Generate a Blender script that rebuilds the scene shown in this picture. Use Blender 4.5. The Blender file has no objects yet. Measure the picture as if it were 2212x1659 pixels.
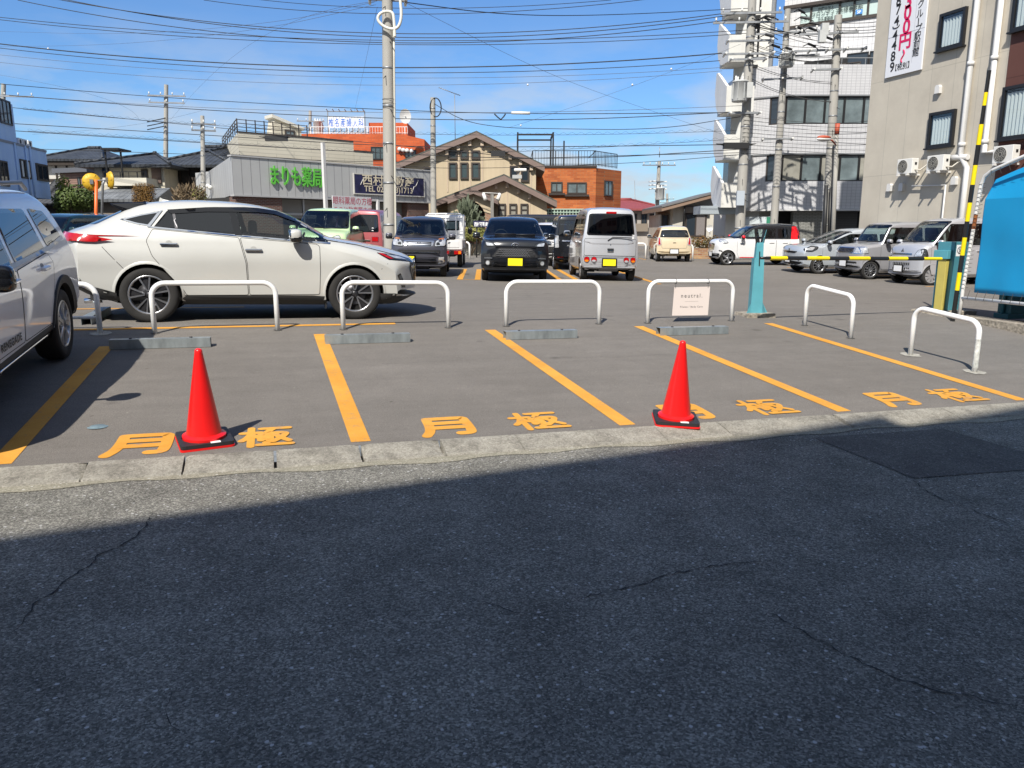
import bpy, bmesh, math, random
import numpy as np
from math import radians, sin, cos, tan, pi, atan, atan2, hypot
from mathutils import Vector, Matrix
from mathutils.bvhtree import BVHTree
from mathutils.geometry import delaunay_2d_cdt
random.seed(7)
SC = bpy.context.scene
COL = SC.collection
# ------------------------------------------------------------------ camera
CAMH = 1.25
FPX = 1661.0                       # focal length in the units of a 2212 px wide picture
YAW = radians(17)
PITCH = atan((829.5 - 502) / FPX)
cam_d = bpy.data.cameras.new('camera')
cam = bpy.data.objects.new('camera', cam_d)
COL.objects.link(cam)
cam.location = (0, 0, CAMH)
cam.rotation_euler = (pi / 2 - PITCH, 0, -YAW)
cam_d.sensor_width = 36
cam_d.lens = FPX / 2212 * 36
cam_d.clip_start = 0.05
cam_d.clip_end = 3000
SC.camera = cam
# ------------------------------------------------------------------ sun, sky, exposure
SUN_EL = radians(47)
SUN_AZ = radians(36)               # travel direction of the light, from +Y towards +X
SUN_DIR = Vector((sin(SUN_AZ) * cos(SUN_EL), cos(SUN_AZ) * cos(SUN_EL), -sin(SUN_EL)))
sd = bpy.data.lights.new('sun', 'SUN')
sd.energy = 4.4
sd.angle = radians(0.53)
sd.color = (1.0, 0.95, 0.87)
sun = bpy.data.objects.new('sun', sd)
COL.objects.link(sun)
sun.rotation_euler = SUN_DIR.to_track_quat('-Z', 'Y').to_euler()
world = bpy.data.worlds.new('World')
SC.world = world
world.use_nodes = True
nt = world.node_tree
nt.nodes.clear()
n_out = nt.nodes.new('ShaderNodeOutputWorld')
n_bg = nt.nodes.new('ShaderNodeBackground')
n_sky = nt.nodes.new('ShaderNodeTexSky')
n_sky.sky_type = 'NISHITA'
n_sky.sun_disc = False
n_sky.sun_elevation = SUN_EL
n_sky.sun_rotation = pi + SUN_AZ    # the sun stands opposite to the light's travel
n_sky.altitude = 0
n_sky.air_density = 1.0
n_sky.dust_density = 0.6
n_sky.ozone_density = 3.0
n_bg.inputs['Strength'].default_value = 0.15
# wispy clouds low over the horizon
n_tc = nt.nodes.new('ShaderNodeTexCoord')
n_map = nt.nodes.new('ShaderNodeMapping')
n_map.inputs['Scale'].default_value = (2.6, 2.6, 8.0)
n_noi = nt.nodes.new('ShaderNodeTexNoise')
n_noi.inputs['Scale'].default_value = 2.4
n_noi.inputs['Detail'].default_value = 7
n_noi.inputs['Roughness'].default_value = 0.55
n_cr = nt.nodes.new('ShaderNodeValToRGB')
n_cr.color_ramp.elements[0].position = 0.42
n_cr.color_ramp.elements[1].position = 0.60
n_sep = nt.nodes.new('ShaderNodeSeparateXYZ')
n_el = nt.nodes.new('ShaderNodeMapRange')
n_el.inputs['From Min'].default_value = 0.24
n_el.inputs['From Max'].default_value = 0.06
n_el.inputs['To Min'].default_value = 0.03
n_el.inputs['To Max'].default_value = 0.95
n_mul = nt.nodes.new('ShaderNodeMath')
n_mul.operation = 'MULTIPLY'
n_mix = nt.nodes.new('ShaderNodeMix')
n_mix.data_type = 'RGBA'
n_mix.inputs[7].default_value = (3.0, 3.2, 3.45, 1)
n_hsv = nt.nodes.new('ShaderNodeHueSaturation')
n_hsv.inputs['Saturation'].default_value = 1.05
n_tint = nt.nodes.new('ShaderNodeMix')
n_tint.data_type = 'RGBA'
n_tint.blend_type = 'MULTIPLY'
n_tint.inputs[0].default_value = 1
n_tint.inputs[7].default_value = (.41, .555, .715, 1)
L_ = nt.links.new
L_(n_tc.outputs['Generated'], n_map.inputs['Vector'])
L_(n_map.outputs[0], n_noi.inputs['Vector'])
L_(n_noi.outputs['Fac'], n_cr.inputs[0])
L_(n_tc.outputs['Generated'], n_sep.inputs[0])
L_(n_sep.outputs['Z'], n_el.inputs['Value'])
L_(n_cr.outputs[0], n_mul.inputs[0])
L_(n_el.outputs[0], n_mul.inputs[1])
# unseen bright cloud added behind the camera to lift and whiten the fill light
n_dot = nt.nodes.new('ShaderNodeVectorMath')
n_dot.operation = 'DOT_PRODUCT'
n_dot.inputs[1].default_value = (-sin(YAW), -cos(YAW), .35)
n_bk = nt.nodes.new('ShaderNodeMapRange')
n_bk.inputs['From Min'].default_value = .15
n_bk.inputs['From Max'].default_value = .75
n_no2 = nt.nodes.new('ShaderNodeTexNoise')
n_no2.inputs['Scale'].default_value = 2.6
n_no2.inputs['Detail'].default_value = 6
n_cr2 = nt.nodes.new('ShaderNodeValToRGB')
n_cr2.color_ramp.elements[0].position = .36
n_cr2.color_ramp.elements[1].position = .52
n_m2 = nt.nodes.new('ShaderNodeMath')
n_m2.operation = 'MULTIPLY'
n_mx = nt.nodes.new('ShaderNodeMath')
n_mx.operation = 'MAXIMUM'
L_(n_tc.outputs['Generated'], n_dot.inputs[0])
L_(n_dot.outputs['Value'], n_bk.inputs['Value'])
L_(n_tc.outputs['Generated'], n_no2.inputs['Vector'])
L_(n_no2.outputs['Fac'], n_cr2.inputs[0])
L_(n_cr2.outputs[0], n_m2.inputs[0])
L_(n_bk.outputs[0], n_m2.inputs[1])
L_(n_mul.outputs[0], n_mx.inputs[0])
L_(n_m2.outputs[0], n_mx.inputs[1])
L_(n_mx.outputs[0], n_mix.inputs[0])
L_(n_sky.outputs[0], n_hsv.inputs['Color'])
L_(n_hsv.outputs[0], n_tint.inputs[6])
L_(n_tint.outputs[2], n_mix.inputs[6])
L_(n_mix.outputs[2], n_bg.inputs['Color'])
L_(n_bg.outputs[0], n_out.inputs[0])
SC.view_settings.view_transform = 'Standard'
SC.view_settings.look = 'None'
SC.view_settings.exposure = 0.5
SC.view_settings.gamma = 1.0
SC.cycles.max_bounces = 6
SC.cycles.transparent_max_bounces = 12
SC.cycles.caustics_reflective = False
SC.cycles.caustics_refractive = False
# ------------------------------------------------------------------ geometry helpers
# World axes follow the near row of parking bays: +X along the row, +Y away from the road.
CT, ST = cos(YAW), sin(YAW)
CP, SP = cos(PITCH), sin(PITCH)
T1, TR, SL, SX, TK, FT = 10.7, 10.1, .075, -.015, 5.75, .009
def gz(x, y):
 "height of the car park surface"
 z = SX * max(-15, min(15, x)) - .13 * math.exp(-((x - 19) / 6) ** 2 - ((y - 19) / 6) ** 2)
 if y < T1:
  return z + SL * (max(y, TK) - TR)
 return z + SL * (T1 - TR) + FT * (min(y, 45) - T1)
def ray(u, v):
 r = (u - 1106) / FPX
 q = (829.5 - v) / FPX
 a, b, c = r, CP + q * SP, -SP + q * CP
 return Vector((a * CT + b * ST, -a * ST + b * CT, c))
def at(u, v, Y):
 "point seen in direction (u, v) at forward distance Y"
 d = ray(u, v)
 fw = d.x * ST + d.y * CT
 p = d * (Y / fw)
 p.z += CAMH
 return p
def foot(u, Y, dz=0):
 p = at(u, 600, Y)
 return Vector((p.x, p.y, gz(p.x, p.y) + dz))
def gpt(u, v):
 d = ray(u, v)
 lo, hi = .1, 300
 for _ in range(50):
  m = (lo + hi) / 2
  if CAMH + d.z * m > gz(d.x * m, d.y * m):
   lo = m
  else:
   hi = m
 return Vector((d.x * lo, d.y * lo, CAMH + d.z * lo))
def camdir(az):
 "unit horizontal direction, azimuth in degrees clockwise from the camera's forward"
 a = YAW + radians(az)
 return Vector((sin(a), cos(a), 0))
def tagit(o, label=None, cat=None, group=None, kind=None):
 if label:
  o['label'] = label
 if cat:
  o['category'] = cat
 if group:
  o['group'] = group
 if kind:
  o['kind'] = kind
 return o
def thing(name, label, cat, loc=(0, 0, 0), group=None):
 o = bpy.data.objects.new(name, None)
 o.empty_display_size = .2
 COL.objects.link(o)
 o.location = loc
 return tagit(o, label, cat, group)
def copy_tree(o, parent=None):
 c = o.copy()
 COL.objects.link(c)
 if parent:
  c.parent = parent
 for ch in [k for k in bpy.data.objects if k.parent == o]:
  copy_tree(ch, c)
 return c
class MB:
 "mesh builder in world (or local) coordinates"
 def __init__(s):
  s.v, s.f, s.m, s.k = [], [], [], []
 def quad(s, pts, mi=0, smooth=False):
  n = len(s.v)
  s.v += [tuple(p) for p in pts]
  s.f.append(tuple(range(n, n + len(pts))))
  s.m.append(mi)
  s.k.append(smooth)
  return s
 def mesh(s, vs, fs, mi=0, smooth=False):
  n = len(s.v)
  s.v += [tuple(p) for p in vs]
  for f in fs:
   s.f.append(tuple(i + n for i in f))
   s.m.append(mi)
   s.k.append(smooth)
  return s
 def hexa(s, p, mi=0):
  "p: 8 corners, bottom 4 then top 4, both counter-clockwise from above"
  return s.mesh(p, [(3, 2, 1, 0), (4, 5, 6, 7), (0, 1, 5, 4), (1, 2, 6, 5), (2, 3, 7, 6), (3, 0, 4, 7)], mi)
 def box(s, x0, x1, y0, y1, z0, z1, mi=0):
  return s.hexa([(x0, y0, z0), (x1, y0, z0), (x1, y1, z0), (x0, y1, z0),
      (x0, y0, z1), (x1, y0, z1), (x1, y1, z1), (x0, y1, z1)], mi)
 def obox(s, c, ax, ay, az, mi=0):
  "box from its centre and three half axes"
  c, ax, ay, az = Vector(c), Vector(ax), Vector(ay), Vector(az)
  return s.hexa([c - ax - ay - az, c + ax - ay - az, c + ax + ay - az, c - ax + ay - az,
      c - ax - ay + az, c + ax - ay + az, c + ax + ay + az, c - ax + ay + az], mi)
 def tube(s, pts, r, n=8, mi=0, caps=True, r1=None, flat=None):
  pts = [Vector(p) for p in pts]
  N = len(pts)
  rs = [r + ((r1 if r1 is not None else r) - r) * i / (N - 1) for i in range(N)]
  prev = None
  vs = []
  for i, p in enumerate(pts):
   t = (pts[min(i + 1, N - 1)] - pts[max(i - 1, 0)]).normalized()
   if prev is None:
    a = Vector((0, 0, 1)) if abs(t.z) < .9 else Vector((1, 0, 0))
    e = (a - t * a.dot(t)).normalized()
   else:
    e = (prev - t * prev.dot(t)).normalized()
   prev = e
   b = t.cross(e)
   for k in range(n):
    a = 2 * pi * k / n
    vs.append(p + (e * cos(a) + b * sin(a)) * rs[i])
  fs = []
  for i in range(N - 1):
   for k in range(n):
    fs.append((i * n + k, i * n + (k + 1) % n, (i + 1) * n + (k + 1) % n, (i + 1) * n + k))
  s.mesh(vs, fs, mi, True)
  if caps:
   s.mesh(vs[:n], [tuple(range(n))[::-1]], mi)
   s.mesh(vs[-n:], [tuple(range(n))], mi)
  return s
 def lathe(s, prof, c=(0, 0, 0), axis='z', n=24, mi=0, smooth=True):
  "prof: list of (radius, height) along the axis"
  c = Vector(c)
  vs = []
  for r, h in prof:
   for k in range(n):
    a = 2 * pi * k / n
    if axis == 'z':
     vs.append(c + Vector((r * cos(a), r * sin(a), h)))
    elif axis == 'y':
     vs.append(c + Vector((r * cos(a), h, r * sin(a))))
    else:
     vs.append(c + Vector((h, r * cos(a), r * sin(a))))
  fs = []
  for i in range(len(prof) - 1):
   for k in range(n):
    f = (i * n + k, i * n + (k + 1) % n, (i + 1) * n + (k + 1) % n, (i + 1) * n + k)
    fs.append(f[::-1] if axis == 'y' else f)
  return s.mesh(vs, fs, mi, smooth)
 def ball(s, c, rx, ry, rz, mi=0, n=12, m=8, pw=1.0):
  c = Vector(c)
  vs, fs = [], []
  sg = lambda q: (abs(q) ** pw) * (1 if q >= 0 else -1)
  for i in range(m + 1):
   th = pi * i / m
   for k in range(n):
    a = 2 * pi * k / n
    vs.append(c + Vector((rx * sg(sin(th)) * sg(cos(a)), ry * sg(sin(th)) * sg(sin(a)), rz * sg(cos(th)))))
  for i in range(m):
   for k in range(n):
    fs.append((i * n + k, (i + 1) * n + k, (i + 1) * n + (k + 1) % n, i * n + (k + 1) % n))
  return s.mesh(vs, fs, mi, True)
 def prism(s, poly, fn, d0, d1, mi=0, mi_side=None):
  "extrude a 2D polygon; fn(a, b, d) -> point"
  n = len(poly)
  A = [fn(a, b, d0) for a, b in poly]
  B = [fn(a, b, d1) for a, b in poly]
  s.mesh(B, [tuple(range(n))], mi)
  s.mesh(A, [tuple(range(n))[::-1]], mi)
  ms = mi if mi_side is None else mi_side
  for i in range(n):
   j = (i + 1) % n
   s.quad([A[i], A[j], B[j], B[i]], ms)
  return s
 def build(s, name, mats, parent=None, org=None, fix=True, sharp=None):
  if org is None:
   org = Vector((0, 0, 0))
   q = parent
   if q is not None:
    while q.parent:
     q = q.parent
    org = Vector(q.location)
  me = bpy.data.meshes.new(name)
  me.from_pydata([(p[0] - org[0], p[1] - org[1], p[2] - org[2]) for p in s.v], [], s.f)
  for m in (mats if isinstance(mats, (list, tuple)) else [mats]):
   me.materials.append(m)
  me.polygons.foreach_set('material_index', s.m)
  me.polygons.foreach_set('use_smooth', s.k)
  if fix:
   b = bmesh.new()
   b.from_mesh(me)
   bmesh.ops.remove_doubles(b, verts=b.verts, dist=1e-5)
   bmesh.ops.recalc_face_normals(b, faces=b.faces)
   b.to_mesh(me)
   b.free()
  if sharp:
   me.set_sharp_from_angle(angle=radians(sharp))
  me.update()
  o = bpy.data.objects.new(name, me)
  COL.objects.link(o)
  if parent:
   o.parent = parent
  return o
def bevel(o, w=.01, seg=2):
 m = o.modifiers.new('bevel', 'BEVEL')
 m.width = w
 m.segments = seg
 m.limit_method = 'ANGLE'
 return o
# ------------------------------------------------------------------ materials
_mats = {}
def mat(name, col, rough=.6, metal=0., var=0., scale=4., bump=0., bscale=40., coat=0., spec=.5, emit=0., stretch=None, back=None, detail=5):
 if name in _mats:
  return _mats[name]
 m = bpy.data.materials.new(name)
 m.use_nodes = True
 t = m.node_tree
 b = t.nodes['Principled BSDF']
 b.inputs['Base Color'].default_value = (*col, 1)
 b.inputs['Roughness'].default_value = rough
 b.inputs['Metallic'].default_value = metal
 b.inputs['Specular IOR Level'].default_value = spec
 b.inputs['Coat Weight'].default_value = coat
 b.inputs['Coat Roughness'].default_value = .04
 if emit:
  b.inputs['Emission Color'].default_value = (*col, 1)
  b.inputs['Emission Strength'].default_value = emit
 if var or bump:
  tc = t.nodes.new('ShaderNodeTexCoord')
  mp = t.nodes.new('ShaderNodeMapping')
  if stretch:
   mp.inputs['Scale'].default_value = stretch
  t.links.new(tc.outputs['Object'], mp.inputs['Vector'])
 last = None
 if var:
  n = t.nodes.new('ShaderNodeTexNoise')
  n.inputs['Scale'].default_value = scale
  n.inputs['Detail'].default_value = detail
  n.inputs['Roughness'].default_value = .62
  t.links.new(mp.outputs[0], n.inputs['Vector'])
  r = t.nodes.new('ShaderNodeValToRGB')
  r.color_ramp.elements[0].position = .3
  r.color_ramp.elements[1].position = .72
  r.color_ramp.elements[0].color = (*[c * (1 - var) for c in col], 1)
  r.color_ramp.elements[1].color = (*[min(1, c * (1 + var * .7)) for c in col], 1)
  t.links.new(n.outputs['Fac'], r.inputs[0])
  last = r.outputs[0]
  t.links.new(last, b.inputs['Base Color'])
 if bump:
  n2 = t.nodes.new('ShaderNodeTexNoise')
  n2.inputs['Scale'].default_value = bscale
  n2.inputs['Detail'].default_value = 4
  bp = t.nodes.new('ShaderNodeBump')
  bp.inputs['Strength'].default_value = bump
  bp.inputs['Distance'].default_value = .02
  t.links.new(mp.outputs[0], n2.inputs['Vector'])
  t.links.new(n2.outputs['Fac'], bp.inputs['Height'])
  t.links.new(bp.outputs[0], b.inputs['Normal'])
 if back:                       # the unpainted inner side of a shell
  g = t.nodes.new('ShaderNodeNewGeometry')
  d = t.nodes.new('ShaderNodeBsdfDiffuse')
  d.inputs[0].default_value = (*back, 1)
  x = t.nodes.new('ShaderNodeMixShader')
  o = t.nodes['Material Output']
  t.links.new(g.outputs['Backfacing'], x.inputs[0])
  t.links.new(b.outputs[0], x.inputs[1])
  t.links.new(d.outputs[0], x.inputs[2])
  t.links.new(x.outputs[0], o.inputs[0])
 _mats[name] = m
 return m
def glassmat(name, tint, refl=(1, 1, 1), rough=.0, ior=1.5):
 if name in _mats:
  return _mats[name]
 m = bpy.data.materials.new(name)
 m.use_nodes = True
 t = m.node_tree
 t.nodes.remove(t.nodes['Principled BSDF'])
 tr = t.nodes.new('ShaderNodeBsdfTransparent')
 tr.inputs[0].default_value = (*tint, 1)
 gl = t.nodes.new('ShaderNodeBsdfGlossy')
 gl.inputs['Roughness'].default_value = rough
 gl.inputs[0].default_value = (*refl, 1)
 fr = t.nodes.new('ShaderNodeFresnel')
 g = t.nodes.new('ShaderNodeNewGeometry')
 mr = t.nodes.new('ShaderNodeMapRange')   # same reflectance from both sides of a thin pane
 mr.inputs['To Min'].default_value = ior
 mr.inputs['To Max'].default_value = 1 / ior
 t.links.new(g.outputs['Backfacing'], mr.inputs['Value'])
 t.links.new(mr.outputs[0], fr.inputs['IOR'])
 x = t.nodes.new('ShaderNodeMixShader')
 t.links.new(fr.outputs[0], x.inputs[0])
 t.links.new(tr.outputs[0], x.inputs[1])
 t.links.new(gl.outputs[0], x.inputs[2])
 t.links.new(x.outputs[0], t.nodes['Material Output'].inputs[0])
 _mats[name] = m
 return m
def node_mat(name, fn, rough=.8, spec=.3):
 "material whose colour (and bump height) come from fn(tree, object_coord) -> (colour socket, height socket or None)"
 m = bpy.data.materials.new(name)
 m.use_nodes = True
 t = m.node_tree
 b = t.nodes['Principled BSDF']
 b.inputs['Roughness'].default_value = rough
 b.inputs['Specular IOR Level'].default_value = spec
 tc = t.nodes.new('ShaderNodeTexCoord')
 c, h, dist = fn(t, tc.outputs['Object'])
 t.links.new(c, b.inputs['Base Color'])
 if h is not None:
  bp = t.nodes.new('ShaderNodeBump')
  bp.inputs['Strength'].default_value = 1
  bp.inputs['Distance'].default_value = dist
  t.links.new(h, bp.inputs['Height'])
  t.links.new(bp.outputs[0], b.inputs['Normal'])
 _mats[name] = m
 return m
def N(t, kind, **kw):
 n = t.nodes.new('ShaderNode' + kind)
 for k, v in kw.items():
  if k.startswith('_'):
   setattr(n, k[1:], v)
  else:
   n.inputs[k].default_value = v
 return n
def ramp(t, fac, stops):
 r = t.nodes.new('ShaderNodeValToRGB')
 e = r.color_ramp.elements
 while len(e) < len(stops):
  e.new(.5)
 for i, (p, c) in enumerate(stops):
  e[i].position = p
  e[i].color = (*(c if isinstance(c, (tuple, list)) else (c, c, c)), 1)
 t.links.new(fac, r.inputs[0])
 return r.outputs[0]
def mixc(t, fac, a, b, mode='MIX'):
 x = t.nodes.new('ShaderNodeMix')
 x.data_type = 'RGBA'
 x.blend_type = mode
 for sock, val in ((x.inputs[0], fac), (x.inputs[6], a), (x.inputs[7], b)):
  if hasattr(val, 'is_linked'):
   t.links.new(val, sock)
  elif isinstance(val, (tuple, list)):
   sock.default_value = (*val, 1)
  else:
   sock.default_value = val
 return x.outputs[2]
def text_mesh(txt, mats, parent, fn, h, align='CENTER', thick=.004, bold=0., stretch=1., name='lettering', spacing=1., res=3):
 "letters as a mesh; fn(a, b, d) maps the text plane to world; h is the height of a CJK character"
 cu = bpy.data.curves.new(name, 'FONT')
 cu.body = txt
 cu.size = h
 cu.align_x = align
 cu.resolution_u = res
 cu.offset = bold
 cu.space_character = spacing
 ob = bpy.data.objects.new(name, cu)
 COL.objects.link(ob)
 dg = bpy.context.evaluated_depsgraph_get()
 me = bpy.data.meshes.new_from_object(ob.evaluated_get(dg))
 vs = [(v.co.x * stretch, v.co.y) for v in me.vertices]
 fs = [tuple(p.vertices) for p in me.polygons]
 bpy.data.objects.remove(ob)
 b = MB()
 b.mesh([fn(x, y, thick) for x, y in vs], fs)
 return b.build(name, mats, parent, fix=False)
class Fac:
 "a vertical facade plane: origin, direction to the right as the viewer sees it, normal to the viewer"
 def __init__(s, O, d):
  s.O = Vector((O[0], O[1], 0))
  s.d = Vector((d[0], d[1], 0)).normalized()
  s.n = Vector((s.d.y, -s.d.x, 0))
 @classmethod
 def two(c, u1, Y1, u2, Y2):
  a, b = at(u1, 502, Y1), at(u2, 502, Y2)
  f = c(a, b - a)
  f.w = (Vector((b.x, b.y)) - Vector((a.x, a.y))).length
  return f
 def P(s, a, b, o=0):
  return s.O + s.d * a + s.n * o + Vector((0, 0, b))
 def ab(s, u, v):
  r = ray(u, v)
  k = (s.O - Vector((0, 0, 0))).dot(s.n) / r.dot(s.n)
  p = r * k
  return (p - s.O).dot(s.d), p.z + CAMH
 def a(s, u):
  return s.ab(u, 502)[0]
 def rect(s, u0, v0, u1, v1):
  "left, right, bottom, top in facade metres from picture corners (upper left, lower right)"
  a0, b1 = s.ab(u0, v0)
  a1, b0 = s.ab(u1, v1)
  return a0, a1, b0, b1
 def box(s, mb, a0, a1, b0, b1, o0, o1, mi=0):
  p = [s.P(a0, b0, o1), s.P(a1, b0, o1), s.P(a1, b0, o0), s.P(a0, b0, o0),
    s.P(a0, b1, o1), s.P(a1, b1, o1), s.P(a1, b1, o0), s.P(a0, b1, o0)]
  return mb.hexa(p, mi)
def window(f, parent, a0, a1, b0, b1, frame, pane, mull=1, fw=.06, o=0., depth=.06, hbar=None, curtain=None, name='window'):
 "frame bars with a pane behind them; stands on the wall at offset o"
 mb = MB()
 f.box(mb, a0, a0 + fw, b0, b1, o, o + depth)
 f.box(mb, a1 - fw, a1, b0, b1, o, o + depth)
 f.box(mb, a0 + fw, a1 - fw, b0, b0 + fw, o, o + depth)
 f.box(mb, a0 + fw, a1 - fw, b1 - fw, b1, o, o + depth)
 for i in range(1, mull + 1):
  x = a0 + (a1 - a0) * i / (mull + 1)
  f.box(mb, x - fw * .4, x + fw * .4, b0 + fw, b1 - fw, o, o + depth * .8)
 if hbar:
  z = b0 + (b1 - b0) * hbar
  f.box(mb, a0 + fw, a1 - fw, z - fw * .4, z + fw * .4, o, o + depth * .75)
 if curtain:
  f.box(mb, a0 + fw, a1 - fw, b0 + fw, b1 - fw, o + .002, o + .006)
 w = mb.build(name, frame, parent)
 mb = MB()
 if curtain:
  f.box(mb, a0 + fw, a1 - fw, b0 + fw, b1 - fw, o + depth * .62, o + depth * .7)
 else:
  f.box(mb, a0 + fw * .6, a1 - fw * .6, b0 + fw * .6, b1 - fw * .6, o + .004, o + depth * .45)
 mb.build('pane', pane, w)
 if curtain:
  mb = MB()
  n = max(6, int((a1 - a0) / .13))
  for k in range(n):
   x0 = a0 + fw + (a1 - a0 - 2 * fw) * k / n
   x1 = a0 + fw + (a1 - a0 - 2 * fw) * (k + 1) / n
   xm = (x0 + x1) / 2
   q = .01
   f_ = [f.P(x0, b0 + fw, o + q + .001), f.P(xm, b0 + fw, o + q + depth * .35), f.P(x1, b0 + fw, o + q + .001)]
   g_ = [f.P(x0, b1 - fw * 2, o + q + .001), f.P(xm, b1 - fw * 2, o + q + depth * .35), f.P(x1, b1 - fw * 2, o + q + .001)]
   mb.quad([f_[0], f_[1], g_[1], g_[0]])
   mb.quad([f_[1], f_[2], g_[2], g_[1]])
  mb.build('curtain', curtain, w, fix=False)
 return w
# ------------------------------------------------------------------ cars
def chaikin(p, it=2, closed=False):
 for _ in range(it):
  q = []
  n = len(p)
  if not closed:
   q.append(p[0])
  for i in range(n if closed else n - 1):
   a, b = p[i], p[(i + 1) % n]
   q.append((a[0] * .75 + b[0] * .25, a[1] * .75 + b[1] * .25))
   q.append((a[0] * .25 + b[0] * .75, a[1] * .25 + b[1] * .75))
  if not closed:
   q.append(p[-1])
  p = q
 return p
def resample(p, ds):
 out = [p[0]]
 for a, b in zip(p, p[1:]):
  L = hypot(b[0] - a[0], b[1] - a[1])
  n = max(1, int(math.ceil(L / ds)))
  for k in range(1, n + 1):
   out.append((a[0] + (b[0] - a[0]) * k / n, a[1] + (b[1] - a[1]) * k / n))
 return out
def interp(tab, x):
 if x <= tab[0][0]:
  return tab[0][1]
 for a, b in zip(tab, tab[1:]):
  if x <= b[0]:
   return a[1] + (b[1] - a[1]) * (x - a[0]) / max(1e-9, b[0] - a[0])
 return tab[-1][1]
def fillet(poly, r, seg=4):
 if r <= 0:
  return list(poly)
 out = []
 n = len(poly)
 for i in range(n):
  p, a, b = Vector(poly[i]), Vector(poly[i - 1]), Vector(poly[(i + 1) % n])
  da, db = a - p, b - p
  ka = min(r, da.length * .45)
  kb = min(r, db.length * .45)
  s, e = p + da.normalized() * ka, p + db.normalized() * kb
  for k in range(seg + 1):
   t = k / seg
   q = s * (1 - t) ** 2 + p * 2 * t * (1 - t) + e * t * t
   out.append((q.x, q.y))
 return out
def area2(p):
 return sum(a[0] * b[1] - b[0] * a[1] for a, b in zip(p, p[1:] + p[:1])) / 2
def inset(poly, d):
 n = len(poly)
 out = []
 for i in range(n):
  p, a, b = Vector(poly[i]), Vector(poly[i - 1]), Vector(poly[(i + 1) % n])
  e1, e2 = (p - a), (b - p)
  if e1.length < 1e-6:
   e1 = e2
  if e2.length < 1e-6:
   e2 = e1
  n1 = Vector((-e1.y, e1.x)).normalized()
  n2 = Vector((-e2.y, e2.x)).normalized()
  m = n1 + n2
  m = m.normalized() if m.length > 1e-6 else n1
  k = d / max(.45, m.dot(n1))
  out.append((p.x + m.x * k, p.y + m.y * k))
 return out
def inside(p, poly):
 x, y = p
 c = False
 j = len(poly) - 1
 for i in range(len(poly)):
  xi, yi = poly[i]
  xj, yj = poly[j]
  if (yi > y) != (yj > y) and x < (xj - xi) * (y - yi) / (yj - yi + 1e-12) + xi:
   c = not c
  j = i
 return c
RUBBER = mat('tyre_rubber', (.022, .021, .02), .85, var=.3, scale=8)
BLACKP = mat('black_plastic', (.02, .02, .021), .5)
GLOSSB = mat('gloss_black', (.008, .008, .009), .12, coat=.5)
CHROME = mat('chrome', (.75, .76, .78), .12, 1.)
ALLOY = mat('alloy', (.55, .56, .58), .28, .9)
ALLOYD = mat('alloy_dark', (.05, .05, .055), .35, .6)
STEELRIM = mat('wheel_cover_grey', (.42, .43, .45), .4, .5)
WELL = mat('wheel_well', (.006, .006, .006), .95)
CARGLASS = glassmat('car_glass', (.66, .74, .71), ior=1.7)
DARKGLASS = glassmat('privacy_glass', (.035, .04, .05), ior=1.9)
INTER = mat('interior_dark', (.025, .025, .027), .8)
INTERG = mat('interior_grey', (.16, .15, .13), .85)
SEAT = mat('seat_cloth', (.05, .05, .052), .9)
SEATB = mat('seat_beige', (.32, .28, .22), .9)
REDLENS = mat('red_lens', (.45, .006, .008), .12, coat=.6, var=.25, scale=14)
AMBER = mat('amber_lens', (.8, .22, .01), .15, coat=.5)
CLEARL = mat('clear_lens', (.62, .64, .66), .1, .35, coat=.8, var=.45, scale=16)
LAMPD = mat('lamp_dark', (.06, .065, .07), .12, .2, coat=.8, var=.6, scale=14)
YPLATE = mat('plate_yellow', (.92, .78, .01), .5)
WPLATE = mat('plate_white', (.85, .85, .85), .5)
MIRRORG = mat('mirror_glass', (.5, .55, .6), .04, 1.)
def paint(name, col, metal=.0, rough=.32, coat=1.):
 return mat('paint_' + name, col, rough, metal, coat=coat, back=(.05, .05, .05), var=.04, scale=1.3, detail=2)
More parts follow.
